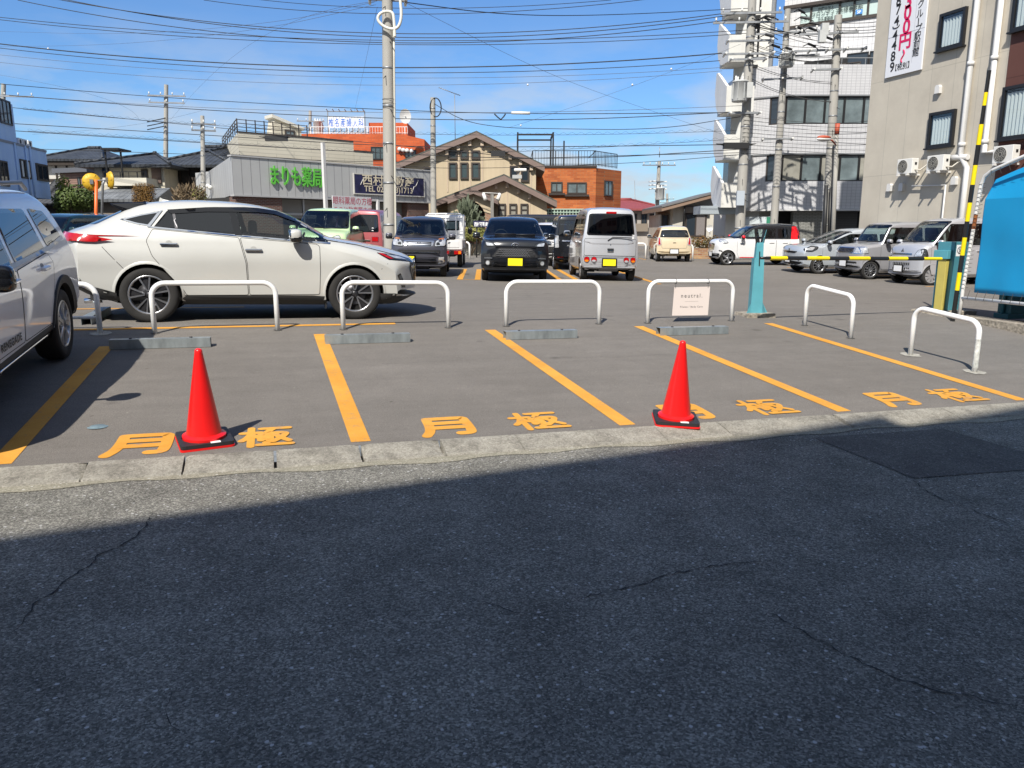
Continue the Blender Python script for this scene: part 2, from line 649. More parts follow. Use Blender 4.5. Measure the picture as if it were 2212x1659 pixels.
class Car:
 def __init__(s, name, label, cat, top, bot, prof, wb, tyre, paintm, group=None, r=.1, crown=.025, kf=.12, kr=.1, pw=3.2, fplan=None,
     bulge=.0, clad=0., cladmat=None, roofm=None, roofz=None, ds=.05, arch=.05, archmat=None, archz=None, zs=None):
  s.zs = zs or (lambda z: z)
  top = [(x, s.zs(z)) for x, z in top]
  prof = [(s.zs(z), h) for z, h in prof]
  s.root = thing(name, label, cat, (0, 0, 0), group)
  s.wb, s.tr = wb, tyre
  s.xw = (wb / 2, -wb / 2)
  s.paint = paintm
  s.archmat = archmat or paintm
  s.arch = arch
  tp = resample(chaikin(top, 2), ds)
  s.xf, s.xr = tp[0][0], tp[-1][0]
  L = s.xf - s.xr
  # strictly decreasing x
  tq = [tp[0]]
  for x, z in tp[1:]:
   tq.append((min(x, tq[-1][0] - 2e-4), z))
  tp = tq
  zbelt = max(z for z, _ in prof[:-2])
  R_ = tyre + arch
  s.archR = R_
  s.prof = prof
  V, F = [], []
  n1, n2, na, ntp = 17, 11, 5, 5
  K = None
  s.hwmax = max(h for _, h in prof)
  for i, (x, zt) in enumerate(tp):
   zb = interp(bot, x)
   zb = min(zb, zt - .02)
   h = zt - zb
   rr = min(r, h * .4)
   def hw(z):
    w = interp(prof, z) * (interp(fplan, x) if fplan else 1)
    if bulge:
     for xw in s.xw:
      w += bulge * math.exp(-((x - xw) / .5) ** 2) * math.exp(-((z - tyre * 1.5) / .3) ** 2)
    return w
   zs = zt - rr
   zm = min(zbelt, zs)
   ring = []
   w0 = hw(zb + .05)
   for q in (0, .35, .7, .9):
    ring.append((w0 * q, zb))
   for k in range(n1):
    z = zb + .03 + (zm - zb - .03) * k / (n1 - 1) if zm > zb + .03 else zb + (zm - zb) * k / (n1 - 1)
    ring.append((hw(z) - (.03 if k == 0 else 0), z))
   for k in range(1, n2 + 1):
    z = zm + (zs - zm) * k / n2
    ring.append((hw(z), z))
   ws = hw(zs)
   ry = min(rr * 1.25, ws * .4)
   lean = (hw(zs) - hw(zt)) * .6
   for k in range(1, na + 1):
    a = pi / 2 * k / na
    ring.append((ws - lean * sin(a) - ry * (1 - cos(a)), zs + rr * sin(a)))
   ye = ring[-1][0]
   cr = crown * min(1, h / .9)
   for k in range(1, ntp + 1):
    q = 1 - k / ntp
    ring.append((ye * q, zt + cr * (1 - q * q)))
   K = len(ring)
   wf = max(0, 1 - (s.xf - x) / (L * .42))
   wf = wf * wf * (3 - 2 * wf)
   wr = max(0, 1 - (x - s.xr) / (L * .42))
   wr = wr * wr * (3 - 2 * wr)
   full = ring + [(-y, z) for y, z in ring[-2:0:-1]]
   for y, z in full:
    q = (abs(y) / s.hwmax) ** pw
    V.append((x - kf * q * wf + kr * q * wr, y, z))
  M = 2 * K - 2
  S = len(tp)
  for i in range(S - 1):
   for k in range(M):
    a, b = i * M + k, i * M + (k + 1) % M
    F.append((a, a + M, b + M, b))
  F.append(tuple(range(M)))
  F.append(tuple(range((S - 1) * M, S * M))[::-1])
  b = bmesh.new()
  vs = [b.verts.new(v) for v in V]
  for f in F:
   try:
    b.faces.new([vs[q] for q in f])
   except ValueError:
    pass
  bmesh.ops.recalc_face_normals(b, faces=b.faces)
  b.normal_update()
  s.bm = b
  s.tree = BVHTree.FromBMesh(b)
  s.mats = [paintm, cladmat or BLACKP, roofm or paintm]
  for f in b.faces:
   c = f.calc_center_median()
   f.smooth = len(f.verts) == 4
   if clad and c.z < clad and abs(c.x) < wb / 2 + .3:
    f.material_index = 1
   elif roofm and roofz and roofz(c):
    f.material_index = 2
  # wheel arches
  kill = []
  s.az = archz if archz is not None else tyre
  for f in b.faces:
   c = f.calc_center_median()
   if c.z > s.az + R_ + .1 or abs(c.y) < s.hwmax * .45:
    continue
   if abs(f.normal.z) > .7 and c.z > s.az + .1:
    continue
   for xw in s.xw:
    if hypot(c.x - xw, c.z - s.az) < R_:
     kill.append(f)
     break
  ks = set(kill)
  for v in {v for f in kill for v in f.verts}:
   if any(f not in ks for f in v.link_faces) and abs(v.co.y) > s.hwmax * .6 and v.co.z > interp(bot, v.co.x) + .02:
    for xw in s.xw:
     d = hypot(v.co.x - xw, v.co.z - s.az)
     if d < R_ * 1.3 and d > 1e-3:
      k = R_ / d
      v.co.x = xw + (v.co.x - xw) * k
      v.co.z = s.az + (v.co.z - s.az) * k
      break
  bmesh.ops.delete(b, geom=kill, context='FACES')
  s.bot = bot
  s.holes = []
 def hit(s, view, a, bb):
  O, D = {'L': ((a, 4, bb), (0, -1, 0)), 'R': ((a, -4, bb), (0, 1, 0)), 'F': ((9, a, bb), (-1, 0, 0)),
    'B': ((-9, a, bb), (1, 0, 0)), 'T': ((a, bb, 5), (0, 0, -1))}[view]
  p, n, i, d = s.tree.ray_cast(Vector(O), Vector(D))
  if p is None:
   a2, b2 = a, bb
   for _ in range(14):
    a2, b2 = a2 * .97, b2 + (.85 - b2) * .03
    O3 = {'L': (a2, 4, b2), 'R': (a2, -4, b2), 'F': (9, a2, b2), 'B': (-9, a2, b2), 'T': (a2, b2, 5)}[view]
    p, n, i, d = s.tree.ray_cast(Vector(O3), Vector(D))
    if p is not None:
     return p, n
   O2 = Vector(O)
   if view in 'LR':
    O2.y = s.hwmax * (1 if view == 'L' else -1) * .9
   elif view in 'FB':
    O2.x = (s.xf if view == 'F' else s.xr)
   else:
    O2.z = 1
   p, n, i, d = s.tree.find_nearest(O2)
   # keep the two asked-for coordinates
   if view in 'LR':
    p = Vector((a, p.y, bb))
   elif view in 'FB':
    p = Vector((p.x, a, bb))
  return p, n
 def panel(s, name, poly, view, mats, off=.005, border=0., grid=.09, parent=None, hole=False, rad=.03, mirror=None, label=None):
  """a skin piece that follows the body; mats = [inner, border]. Side pieces are made for both sides."""
  if view == 'LR':
   a = s.panel(name, poly, 'L', mats, off, border, grid, parent, hole, rad, label=label)
   c = s.panel(name, poly, 'R', mats, off, border, grid, parent, hole, rad, label=label)
   return a, c
  p = fillet([(a, s.zs(b)) for a, b in poly], rad)
  if area2(p) < 0:
   p = p[::-1]
  dense = []
  for i in range(len(p)):
   a, c = p[i], p[(i + 1) % len(p)]
   L = hypot(c[0] - a[0], c[1] - a[1])
   n = max(1, int(L / grid))
   for k in range(n):
    dense.append((a[0] + (c[0] - a[0]) * k / n, a[1] + (c[1] - a[1]) * k / n))
  p = dense
  pts = [Vector(q) for q in p]
  n = len(pts)
  edges = [(i, (i + 1) % n) for i in range(n)]
  inn = p
  if border:
   inn = inset(p, border)
   pts += [Vector(q) for q in inn]
   edges += [(n + i, n + (i + 1) % n) for i in range(n)]
  xs = [q[0] for q in inn]
  ys = [q[1] for q in inn]
  gi = inset(inn, grid * .45)
  x = min(xs) + grid * .5
  while x < max(xs):
   y = min(ys) + grid * .5
   while y < max(ys):
    if inside((x, y), gi) and inside((x, y), inn):
     pts.append(Vector((x, y)))
    y += grid
   x += grid
  rv, re, rf, *_ = delaunay_2d_cdt(pts, edges, [], 0, 1e-5)
  mb = MB()
  V = []
  for q in rv:
   h, nn = s.hit(view, q.x, q.y)
   V.append(h + nn * off)
  fs, ms = [], []
  for f in rf:
   cx = sum(rv[i].x for i in f) / len(f)
   cy = sum(rv[i].y for i in f) / len(f)
   if not inside((cx, cy), p):
    continue
   fs.append(tuple(f))
   ms.append(0 if (not border or inside((cx, cy), inn)) else 1)
  mb.mesh(V, fs, 0, True)
  mb.m = ms
  o = mb.build(name, mats, parent or s.root, fix=False)
  # face outwards
  D = {'L': (0, 1, 0), 'R': (0, -1, 0), 'F': (1, 0, 0), 'B': (-1, 0, 0), 'T': (0, 0, 1)}[view]
  if o.data.polygons and sum(pp.normal.dot(Vector(D)) for pp in o.data.polygons) < 0:
   o.data.flip_normals()
  if label:
   o['label'] = label
  if hole:
   s.holes.append((view, inset(p, border * .55) if border else inset(p, .02)))
  return o
 def lump(s, name, view, a, bb, w, h, d, m, parent=None, off=0., rad=.01, both=False, shape='box', rot=0.):
  "small solid piece sitting on the skin at (a, b), size w x h, sticking out by d"
  bb = s.zs(bb)
  views = ('L', 'R') if view == 'LR' else (view,)
  res = None
  for vw in views:
   for sy in ((1, -1) if both else (1,)):
    p, n = s.hit(vw, a * sy, bb)
    nn = Vector((n.x, n.y, 0)).normalized() if vw in 'LRFB' else Vector((0, 0, 1))
    if nn.length < .1:
     nn = {'L': Vector((0, 1, 0)), 'R': Vector((0, -1, 0)), 'F': Vector((1, 0, 0)), 'B': Vector((-1, 0, 0))}.get(vw, Vector((0, 0, 1)))
    up = Vector((0, 0, 1)) if vw in 'LRFB' else Vector((1, 0, 0))
    rt = up.cross(nn)
    if rot:
     q = Matrix.Rotation(rot, 3, nn)
     up, rt = q @ up, q @ rt
    mb = MB()
    c = p + nn * (off + d / 2 - .006)
    if shape == 'box':
     mb.obox(c, rt * w / 2, up * h / 2, nn * (d / 2 + .006))
    elif shape == 'disc':
     k = 20
     vs = [c + rt * (w / 2 * cos(2 * pi * i / k)) + up * (h / 2 * sin(2 * pi * i / k)) - nn * (d / 2 + .006) for i in range(k)]
     v2 = [q + nn * (d + .006) for q in vs]
     mb.mesh(vs + v2, [tuple(range(k, 2 * k))] + [(i, (i + 1) % k, k + (i + 1) % k, k + i) for i in range(k)])
    elif shape == 'ring':
     k = 20
     mb.tube([c + rt * (w / 2 * cos(2 * pi * i / k)) + up * (h / 2 * sin(2 * pi * i / k)) for i in range(k + 1)], d / 2, 6, caps=False)
    o = mb.build(name, m, parent or s.root)
    if rad and shape == 'box':
     bevel(o, rad, 2)
    res = res or o
  return res
 def tube_on(s, name, pts, view, r, m, parent=None, off=.0):
  for vw in (('L', 'R') if view == 'LR' else (view,)):
   P = []
   for a, b in resample(pts, .06):
    p, n = s.hit(vw, a, b)
    P.append(p + n * off)
   MB().tube(P, r, 6).build(name, m, parent or s.root)
 def wheels(s, rim=.215, w=.2, spokes=5, style='double', m=ALLOY, m2=ALLOYD, track=None, inset_=.03):
  r = s.tr
  hw = track or interp(s.prof, r * 1.2) - inset_
  for xw in s.xw:
   for sg in (1, -1):
    y0 = sg * hw
    c = Vector((xw, y0, r))
    mb = MB()
    o = lambda t: -sg * t
    prof = [(rim, o(w * .9)), (r * .93, o(w)), (r * .985, o(w * .9)), (r, o(w * .75)), (r, o(w * .25)), (r * .985, o(.02)), (r * .95, o(.0)),
      (r * .86, -o(.008)), (r * .76, -o(.006)), (rim * 1.02, o(.006)), (rim * .99, o(.02))]
    mb.lathe(prof, c, 'y', 36)
    wheel = mb.build('wheel', RUBBER, s.root)
    mb = MB()
    mb.lathe([(rim * 1.03, o(.004)), (rim * .985, -o(.002)), (rim * .94, o(.012)), (rim * .92, o(.1))], c, 'y', 36, 0)
    # dish behind the spokes
    mb.lathe([(.0, o(.075)), (rim * .93, o(.075))], c, 'y', 24, 2)
    mb.lathe([(rim * .62, o(.07)), (rim * .62, o(.06)), (.04, o(.06))], c, 'y', 24, 3)
    def spoke(a0, a1, h0, h1, d0, d1, mi):
     "blade between angles at hub and rim"
     q = []
     for rad_, aa, hh, dd in ((rim * .20, a0, h0, d0), (rim * .95, a1, h1, d1)):
      ca, sa = cos(aa), sin(aa)
      e = Vector((ca, 0, sa))
      t = Vector((-sa, 0, ca))
      q.append((c + e * rad_, t * hh, dd))
     (p0, t0, d0_), (p1, t1, d1_) = q
     yv = lambda d: Vector((0, o(d), 0))
     mb.hexa([p0 - t0 + yv(d0_ + .03), p0 + t0 + yv(d0_ + .03), p1 + t1 + yv(d1_ + .03), p1 - t1 + yv(d1_ + .03),
        p0 - t0 * .75 + yv(d0_), p0 + t0 * .75 + yv(d0_), p1 + t1 * .75 + yv(d1_), p1 - t1 * .75 + yv(d1_)], mi)
    for k in range(spokes):
     a = 2 * pi * k / spokes + pi / 2 + (.0 if xw > 0 else .18)
     if style == 'double':
      for e in (-1, 1):
       spoke(a + e * .12, a + e * .27, .009, .015, .010, .012, 0)
      spoke(a, a, .02, .05, .022, .03, 1)
     elif style == 'y':
      spoke(a, a, .03, .02, .0, .012, 0)
      for e in (-1, 1):
       spoke(a + e * .05, a + e * .3, .012, .026, .01, .008, 0)
     elif style == 'blade':
      spoke(a, a + .25, .03, .055, .004, .012, 0)
      spoke(a + .3, a + .5, .012, .02, .02, .02, 1)
     elif style == 'multi':
      spoke(a, a, .012, .012, .004, .008, 0)
     elif style == 'cover':
      spoke(a, a, .03, .05, .0, .004, 0)
    mb.lathe([(0, o(.012)), (.026, o(.012)), (.034, o(.018)), (.05, o(.03)), (.055, o(.05))], c, 'y', 16, 3 if style == 'double' else 0)
    mb.build('rim', [m, m2, WELL, ALLOYD], wheel)
    # inner wheel housing
    ww = MB()
    R = s.archR + .004
    n = 14
    arc = []
    for i in range(n + 1):
     a = radians(-8) + radians(196) * i / n
     arc.append((xw + R * cos(a), s.az + R * sin(a)))
    prev = None
    for ax, azz in arc:
     p, _ = s.hit('L' if sg > 0 else 'R', ax, max(azz, interp(s.bot, ax) + .04))
     cur = (Vector((ax, p.y - sg * .004, azz)), Vector((ax, sg * (hw - .34), azz)))
     if prev:
      ww.quad([prev[0], cur[0], cur[1], prev[1]])
     prev = cur
    ww.quad([Vector((ax, sg * (hw - .34), azz)) for ax, azz in arc])
    ww.build('wheel_housing', WELL, s.root)
    # arch lip
    lp = MB()
    rows = []
    n = 22
    lo = max(-.2, (interp(s.bot, xw + sg * 0) + .05 - s.az) / s.archR)
    a_lo = math.asin(max(-.95, min(.95, lo)))
    for i in range(n + 1):
     a = a_lo + (pi - 2 * a_lo) * i / n
     row = []
     for rr, oo in ((s.archR - .004, -.05), (s.archR - .004, .006), (s.archR + s.lipw, s.lipo), (s.archR + s.lipw + .006, -.004)):
      ax, azz = xw + rr * cos(a), s.az + rr * sin(a)
      p, _ = s.hit('L' if sg > 0 else 'R', ax, azz)
      row.append(Vector((ax, p.y + sg * oo, azz)))
     rows.append(row)
    for i in range(n):
     for k in range(3):
      lp.quad([rows[i][k], rows[i + 1][k], rows[i + 1][k + 1], rows[i][k + 1]], 0, True)
    ob = lp.build('wheel_arch', s.archmat, s.root, sharp=40)
 lipw, lipo = .025, .004
 def mirror_pod(s, x, z, m, w=.2, h=.13, d=.1, out=.12, arm=GLOSSB, inner=.03):
  z = s.zs(z)
  for sg in (1, -1):
   p, n = s.hit('L' if sg > 0 else 'R', x, z)
   mb = MB()
   cy = p.y + sg * (inner + out)
   mb.ball((x, cy, z + h * .45), d / 2, w / 2, h / 2, 0, 14, 10, .62)
   mb.ball((x + .005, cy, z + h * .22), d / 2 * 1.02, w / 2 * .99, h * .36, 1, 14, 8, .62)
   o = mb.build('side_mirror', [m, arm], s.root)
   mb = MB()
   mb.tube([(x, p.y - sg * .02, z - .02), (x, p.y + sg * (inner + out * .6), z + .01)], .025, 8)
   mb.build('arm', arm, o)
   mb = MB()
   mb.ball((x - d * .36, cy, z + h * .45), d * .17, w * .44, h * .42, 0, 12, 8, .6)
   mb.build('mirror_glass', MIRRORG, o)
 def seats(s, xs, y=.36, zs=.55, h=.95, m=SEAT, dash=None, wheel_y=-.34):
  "seat rows, dashboard, steering wheel"
  for x in xs:
   for sg in (1, -1):
    mb = MB()
    mb.ball((x, sg * y, zs), .24, .23, .09, 0, 12, 8, .5)
    mb.ball((x - .24, sg * y, zs + .3), .08, .22, .32, 0, 12, 8, .55)
    mb.ball((x - .28, sg * y, zs + .72), .05, .12, .1, 0, 12, 8, .6)
    mb.build('seat', m, s.root)
  if dash:
   x, z = dash
   mb = MB()
   mb.ball((x, 0, z - .12), .28, s.hwmax * .86, .15, 0, 16, 10, .5)
   mb.build('dashboard', INTER, s.root)
   mb = MB()
   c = Vector((x - .38, wheel_y, z + .02))
   pts = [c + Vector((.07 * sin(a), .18 * cos(a), .165 * sin(a))) for a in [2 * pi * i / 20 for i in range(21)]]
   mb.tube(pts, .014, 6, caps=False)
   mb.tube([c - Vector((0, .17, 0)), c + Vector((0, .17, 0))], .012, 6)
   mb.build('steering_wheel', INTER, s.root)
  mb = MB()
  mb.box(s.xr + .35, s.xf - .75, -s.hwmax + .12, s.hwmax - .12, .3, .42)
  mb.build('cabin_floor', INTER, s.root)
 def plate(s, view, y, z, yellow=True, w=.33, h=.165, frame=.03):
  o = s.lump('number_plate', view, y, z, w + 2 * frame, h + 2 * frame, .042, GLOSSB, rad=0)
  s.lump('plate_face', view, y, z, w, h, .047, YPLATE if yellow else WPLATE, parent=o, rad=0)
  return o
 def done(s, x, y, heading, scale=1., z=None, tilt=True):
  "heading: direction of the nose, degrees clockwise from the camera's forward"
  b = s.bm
  kill = set()
  for view, poly in s.holes:
   for f in b.faces:
    c = f.calc_center_median()
    n = f.normal
    if view == 'L' and c.y > .2 and n.y > .05 and inside((c.x, c.z), poly):
     kill.add(f)
    elif view == 'R' and c.y < -.2 and n.y < -.05 and inside((c.x, c.z), poly):
     kill.add(f)
    elif view == 'F' and n.x > .12 and c.x > s.xr + (s.xf - s.xr) * .45 and inside((c.y, c.z), poly):
     kill.add(f)
    elif view == 'B' and n.x < -.12 and c.x < s.xr + (s.xf - s.xr) * .45 and inside((c.y, c.z), poly):
     kill.add(f)
  bmesh.ops.delete(b, geom=list(kill), context='FACES')
  me = bpy.data.meshes.new('body')
  b.to_mesh(me)
  b.free()
  for m in s.mats:
   me.materials.append(m)
  me.set_sharp_from_angle(angle=radians(38))
  o = bpy.data.objects.new('body', me)
  COL.objects.link(o)
  o.parent = s.root
  f = camdir(heading)
  zz = gz(x, y) if z is None else z
  e = .4
  if tilt:
   nx = Vector((-(gz(x + e, y) - gz(x - e, y)) / (2 * e), -(gz(x, y + e) - gz(x, y - e)) / (2 * e), 1)).normalized()
  else:
   nx = Vector((0, 0, 1))
  f = (f - nx * f.dot(nx)).normalized()
  l = nx.cross(f)
  M = Matrix((f, l, nx)).transposed().to_4x4()
  M.translation = Vector((x, y, zz + .002))
  s.root.rotation_euler = M.to_euler()
  s.root.location = M.translation
  s.root.scale = (scale,) * 3
  return s.root
# ------------------------------------------------------------------ the vehicles
P_PEARL = paint('pearl_white', (.52, .52, .49), .0, .34)
P_WHITE = paint('white', (.72, .72, .72), .0, .3)
P_JEEP = paint('bright_white', (.88, .88, .88), .0, .3)
P_BLACK = paint('black', (.010, .011, .014), .0, .2)
P_GREY = paint('violet_grey', (.085, .085, .105), .45, .35)
P_SILVER = paint('silver', (.56, .57, .60), .4, .34)
P_SILV2 = paint('warm_silver', (.42, .42, .44), .4, .34)
P_ICE = paint('pale_ice_silver', (.50, .54, .58), .3, .3)
P_GREEN = paint('mint_green', (.56, .74, .41), .0, .3)
P_RED = paint('rose_red', (.50, .13, .14), .35, .3)
P_BEIGE = paint('beige', (.66, .55, .38), .0, .3)
P_BRG = paint('dark_green', (.008, .03, .032), .1, .2)
P_NAVY = paint('blue_black', (.014, .016, .024), .1, .25)
BLKTRIM = mat('grey_cladding', (.035, .035, .035), .65)
SIGNRED = mat('red_gloss', (.75, .008, .015), .25, coat=.6)
def emblem_h(c, view, y, z, w, m=CHROME):
 "upright letter H in a rounded frame"
 o = c.lump('emblem', view, y - w * .27, z, w * .16, w * .9, .02, m, rad=0)
 c.lump('bar', view, y + w * .27, z, w * .16, w * .9, .02, m, parent=o, rad=0)
 c.lump('bar', view, y, z, w * .5, w * .16, .02, m, parent=o, rad=0)
def emblem_oval(c, view, y, z, w, m=CHROME):
 o = c.lump('emblem', view, y, z, w, w * .7, .022, m, shape='ring')
 c.lump('bar', view, y, z + w * .1, w * .62, w * .34, .018, m, parent=o, shape='ring')
 c.lump('bar', view, y, z, w * .26, w * .62, .018, m, parent=o, shape='ring')
# --- white crossover parked side-on
c = Car('parked_car', 'pearl white crossover parked side-on behind the white hoops, nose to the right', 'car',
  [(2.33, .42), (2.345, .74), (2.29, .83), (2.12, .92), (1.8, 1.005), (1.42, 1.075), (1.15, 1.115), (.98, 1.15), (.60, 1.42), (.24, 1.58), (-.2, 1.655), (-.8, 1.675),
   (-1.25, 1.64), (-1.52, 1.59), (-1.85, 1.42), (-2.16, 1.26), (-2.36, 1.20), (-2.45, 1.12), (-2.44, .85), (-2.42, .62)],
  [(-2.42, .48), (-2.2, .35), (-1.8, .24), (1.7, .20), (2.1, .21), (2.34, .33)],
  [(.2, .83), (.34, .885), (.5, .90), (.68, .91), (.82, .925), (.93, .915), (1.03, .885), (1.12, .86), (1.55, .66), (1.68, .60)], 2.69, .37, P_PEARL,
  r=.12, kf=.42, kr=.30, pw=2.6, bulge=.03, clad=.36, cladmat=BLKTRIM, arch=.045, ds=.045, zs=lambda z: z if z < 1.1 else 1.1 + (z - 1.1) * .90)
c.lipw, c.lipo = .03, .002
FR = [GLOSSB, GLOSSB]
DGL = mat('tinted_side_glass', (.018, .022, .03), .03, coat=.3)
# glazing: quarter light, rear door, front door
c.panel('rear_quarter_window', [(-1.66, 1.375), (-1.40, 1.455), (-1.16, 1.51), (-1.30, 1.285), (-1.45, 1.31)], 'LR', [DARKGLASS, CHROME], border=.018, rad=.02, hole=True)
c.panel('rear_side_window', [(-1.25, 1.265), (-1.08, 1.515), (-.6, 1.56), (-.29, 1.565), (-.21, 1.185), (-.6, 1.21)], 'LR', [DARKGLASS, GLOSSB], border=.025, rad=.015, hole=True)
c.panel('front_side_window', [(-.17, 1.18), (-.25, 1.565), (.0, 1.56), (.32, 1.52), (.62, 1.385), (.94, 1.185), (1.0, 1.085)], 'LR', [CARGLASS, GLOSSB], border=.028, rad=.015, hole=True)
c.panel('window_trim', [(-1.32, 1.265), (-.2, 1.155), (1.02, 1.06), (1.03, 1.08), (-.2, 1.175), (-1.30, 1.285)], 'LR', [CHROME], off=.007, rad=0)
c.panel('door_visor', [(-1.08, 1.525), (-.6, 1.572), (-.1, 1.582), (.07, 1.575), (.32, 1.535), (.58, 1.42), (.55, 1.385), (.3, 1.485), (.06, 1.515), (-.6, 1.505), (-1.03, 1.465)], 'LR', [GLOSSB], off=.014, rad=.01)
c.panel('pillar_trim', [(-.31, 1.565), (-.23, 1.17), (-.14, 1.165), (-.22, 1.565)], 'LR', [GLOSSB], off=.009, rad=0)
c.panel('window_divider', [(-1.02, 1.50), (-.99, 1.51), (-.95, 1.25), (-.98, 1.25)], 'LR', [ALLOYD], off=.01, rad=0)
c.panel('window_bar', [(-1.17, 1.505), (-1.13, 1.525), (-1.29, 1.27), (-1.33, 1.28)], 'LR', [CHROME], off=.012, rad=0)
c.panel('windscreen', [(-.70, 1.20), (.70, 1.20), (.60, 1.555), (-.60, 1.555)], 'F', [CARGLASS, GLOSSB], border=.05, hole=True)
c.panel('rear_window', [(-.68, 1.30), (.68, 1.30), (.58, 1.54), (-.58, 1.54)], 'B', [DARKGLASS, GLOSSB], border=.06, hole=True)
# roof spoiler
mb = MB()
for sy in (0,):
 P = [(-1.42, .58, 1.60), (-1.86, .55, 1.60), (-1.42, .58, 1.50), (-1.86, .55, 1.565), (-1.50, .60, 1.40)]
 for sg in (1, -1):
  mb.quad([(-1.38, sg * .56, 1.625), (-1.78, sg * .56, 1.60), (-1.76, sg * .585, 1.575), (-1.55, sg * .62, 1.43), (-1.38, sg * .64, 1.47)])
 mb.hexa([(-1.35, -.58, 1.60), (-1.35, .58, 1.60), (-1.76, .57, 1.572), (-1.76, -.57, 1.572),
    (-1.35, -.52, 1.645), (-1.35, .52, 1.645), (-1.8, .52, 1.605), (-1.8, -.52, 1.605)])
mb.v = [(x, y, c.zs(z)) for x, y, z in mb.v]
mb.build('roof_spoiler', GLOSSB, c.root, fix=False)
# doors (gap line round a painted skin)
GAP = mat('panel_gap', (.02, .02, .02), .9)
for nm, poly in (('rear_door', [(-.18, 1.14), (-1.26, 1.25), (-1.34, 1.08), (-1.27, .88), (-1.10, .66), (-.92, .44), (-.88, .36), (-.09, .36), (-.10, .8)]),
     ('front_door', [(-.17, 1.14), (-.09, .8), (-.08, .36), (.86, .36), (.88, .7), (.88, 1.03), (.84, 1.06)])):
 a = c.panel(nm, poly, 'LR', [P_PEARL, GAP], off=.003, border=.007, rad=.03, grid=.06)
 for dd, vw in zip(a, 'LR'):
  hx, hz = ((-1.06, 1.04) if nm[0] == 'r' else (-.0, .975))
  c.lump('handle', vw, hx, hz, .22, .032, .045, CHROME, parent=dd, rad=.012)
  c.lump('handle_cup', vw, hx, hz + .0, .09, .10, .004, P_PEARL, parent=dd, shape='disc')
c.panel('bonnet_gap', [(.9, 1.135), (1.4, 1.055), (2.0, .905), (2.0, .895), (1.4, 1.045), (.9, 1.12)], 'LR', [GAP], off=.002, rad=0)
c.panel('fuel_lid_gap', [(-1.62, .72), (-1.86, 1.0), (-1.865, .995), (-1.625, .715)], 'LR', [GAP], off=.002, rad=0)
c.panel('bumper_gap', [(1.72, .72), (1.9, .87), (1.905, .865), (1.725, .715)], 'LR', [GAP], off=.002, rad=0)
# lights
c.panel('tail_light', [(-2.40, 1.17), (-1.95, 1.125), (-1.72, 1.08), (-1.95, 1.05), (-2.40, 1.065)], 'LR', [REDLENS], off=.034, rad=.01, grid=.03)
c.panel('tail_light_bar', [(-.88, 1.08), (.88, 1.08), (.88, 1.16), (-.88, 1.16)], 'B', [REDLENS], off=.012, rad=.02)
h = c.panel('headlight', [(1.66, .945), (1.83, .85), (2.10, .825), (2.23, .80), (2.18, .85), (2.0, .90)], 'LR', [LAMPD, GLOSSB], off=.010, border=.012, rad=.012, grid=.045)
for o, vw in zip(h, 'LR'):
 c.panel('turn_strip', [(1.68, .935), (1.84, .86), (1.90, .855), (1.76, .925)], vw, [REDLENS], off=.014, rad=.004, grid=.04, parent=o)
 c.panel('lens', [(1.80, .915), (1.93, .862), (2.12, .84), (2.0, .885)], vw, [CLEARL], off=.0135, rad=.01, grid=.04, parent=o)
c.panel('grille', [(-.50, .46), (.50, .46), (.64, .70), (.62, .80), (-.62, .80), (-.64, .70)], 'F', [GLOSSB, BLACKP], off=.006, border=.03, rad=.04)
c.panel('front_lip', [(1.68, .375), (1.93, .37), (1.93, .2), (1.64, .2)], 'LR', [BLKTRIM], off=.008, rad=.0, grid=.05)
c.panel('front_lip', [(-.88, .2), (.88, .2), (.88, .37), (-.88, .37)], 'F', [BLKTRIM], off=.009, rad=.0, grid=.05)
for sg in (1, -1):
 c.panel('bumper_vent', [(sg * .72, .39), (sg * .80, .39), (sg * .89, .63), (sg * .84, .66)], 'F', [GLOSSB], off=.007, rad=.01, grid=.05)
c.panel('rear_lip', [(-1.73, .40), (-1.95, .47), (-2.25, .53), (-2.25, .3), (-1.76, .2)], 'LR', [BLKTRIM], off=.008, rad=0, grid=.05)
c.panel('rear_lip', [(-.88, .3), (.88, .3), (.88, .54), (-.88, .54)], 'B', [BLKTRIM], off=.009, rad=0, grid=.05)
c.panel('rear_reflector', [(-2.29, .58), (-2.22, .53), (-2.02, .42), (-2.08, .47), (-2.26, .61)], 'LR', [CHROME], off=.012, rad=.01, grid=.05)
c.mirror_pod(.56, 1.10, P_PEARL, .22, .17, .17, .13)
# shark-fin aerial, exhaust, mud flap
mb = MB()
mb.hexa([(-1.06, -.03, 1.655), (-1.28, -.03, 1.60), (-1.28, .03, 1.60), (-1.06, .03, 1.655), (-1.20, -.006, 1.685), (-1.25, -.004, 1.715), (-1.25, .004, 1.715), (-1.20, .006, 1.685)])
mb.v = [(x, y, c.zs(z) + .01) for x, y, z in mb.v]
mb.build('roof_aerial', P_PEARL, c.root)
mb = MB()
mb.tube([(-2.0, .45, .27), (-2.22, .45, .26)], .035, 12)
mb.tube([(-2.0, -.45, .27), (-2.22, -.45, .26)], .035, 12)
mb.build('exhaust_pipe', CHROME, c.root)
for sg in (1, -1):
 MB().box(.93, .95, sg * .70 - .13, sg * .70 + .13, .16, .5).build('mud_flap', BLACKP, c.root)
c.seats([.25, -.75], m=INTERG, dash=(1.0, 1.02))
c.wheels(.252, .225, 5, 'double', track=.905)
emblem_oval(c, 'F', 0, .78, .15)
c.plate('B', 0, .78, False)
a, b = Vector((-1.73, 11.16)), Vector((1.08, 11.13))
c.done(-.26, 12.03, 90 - 17 + 0.8, .995, z=.055)
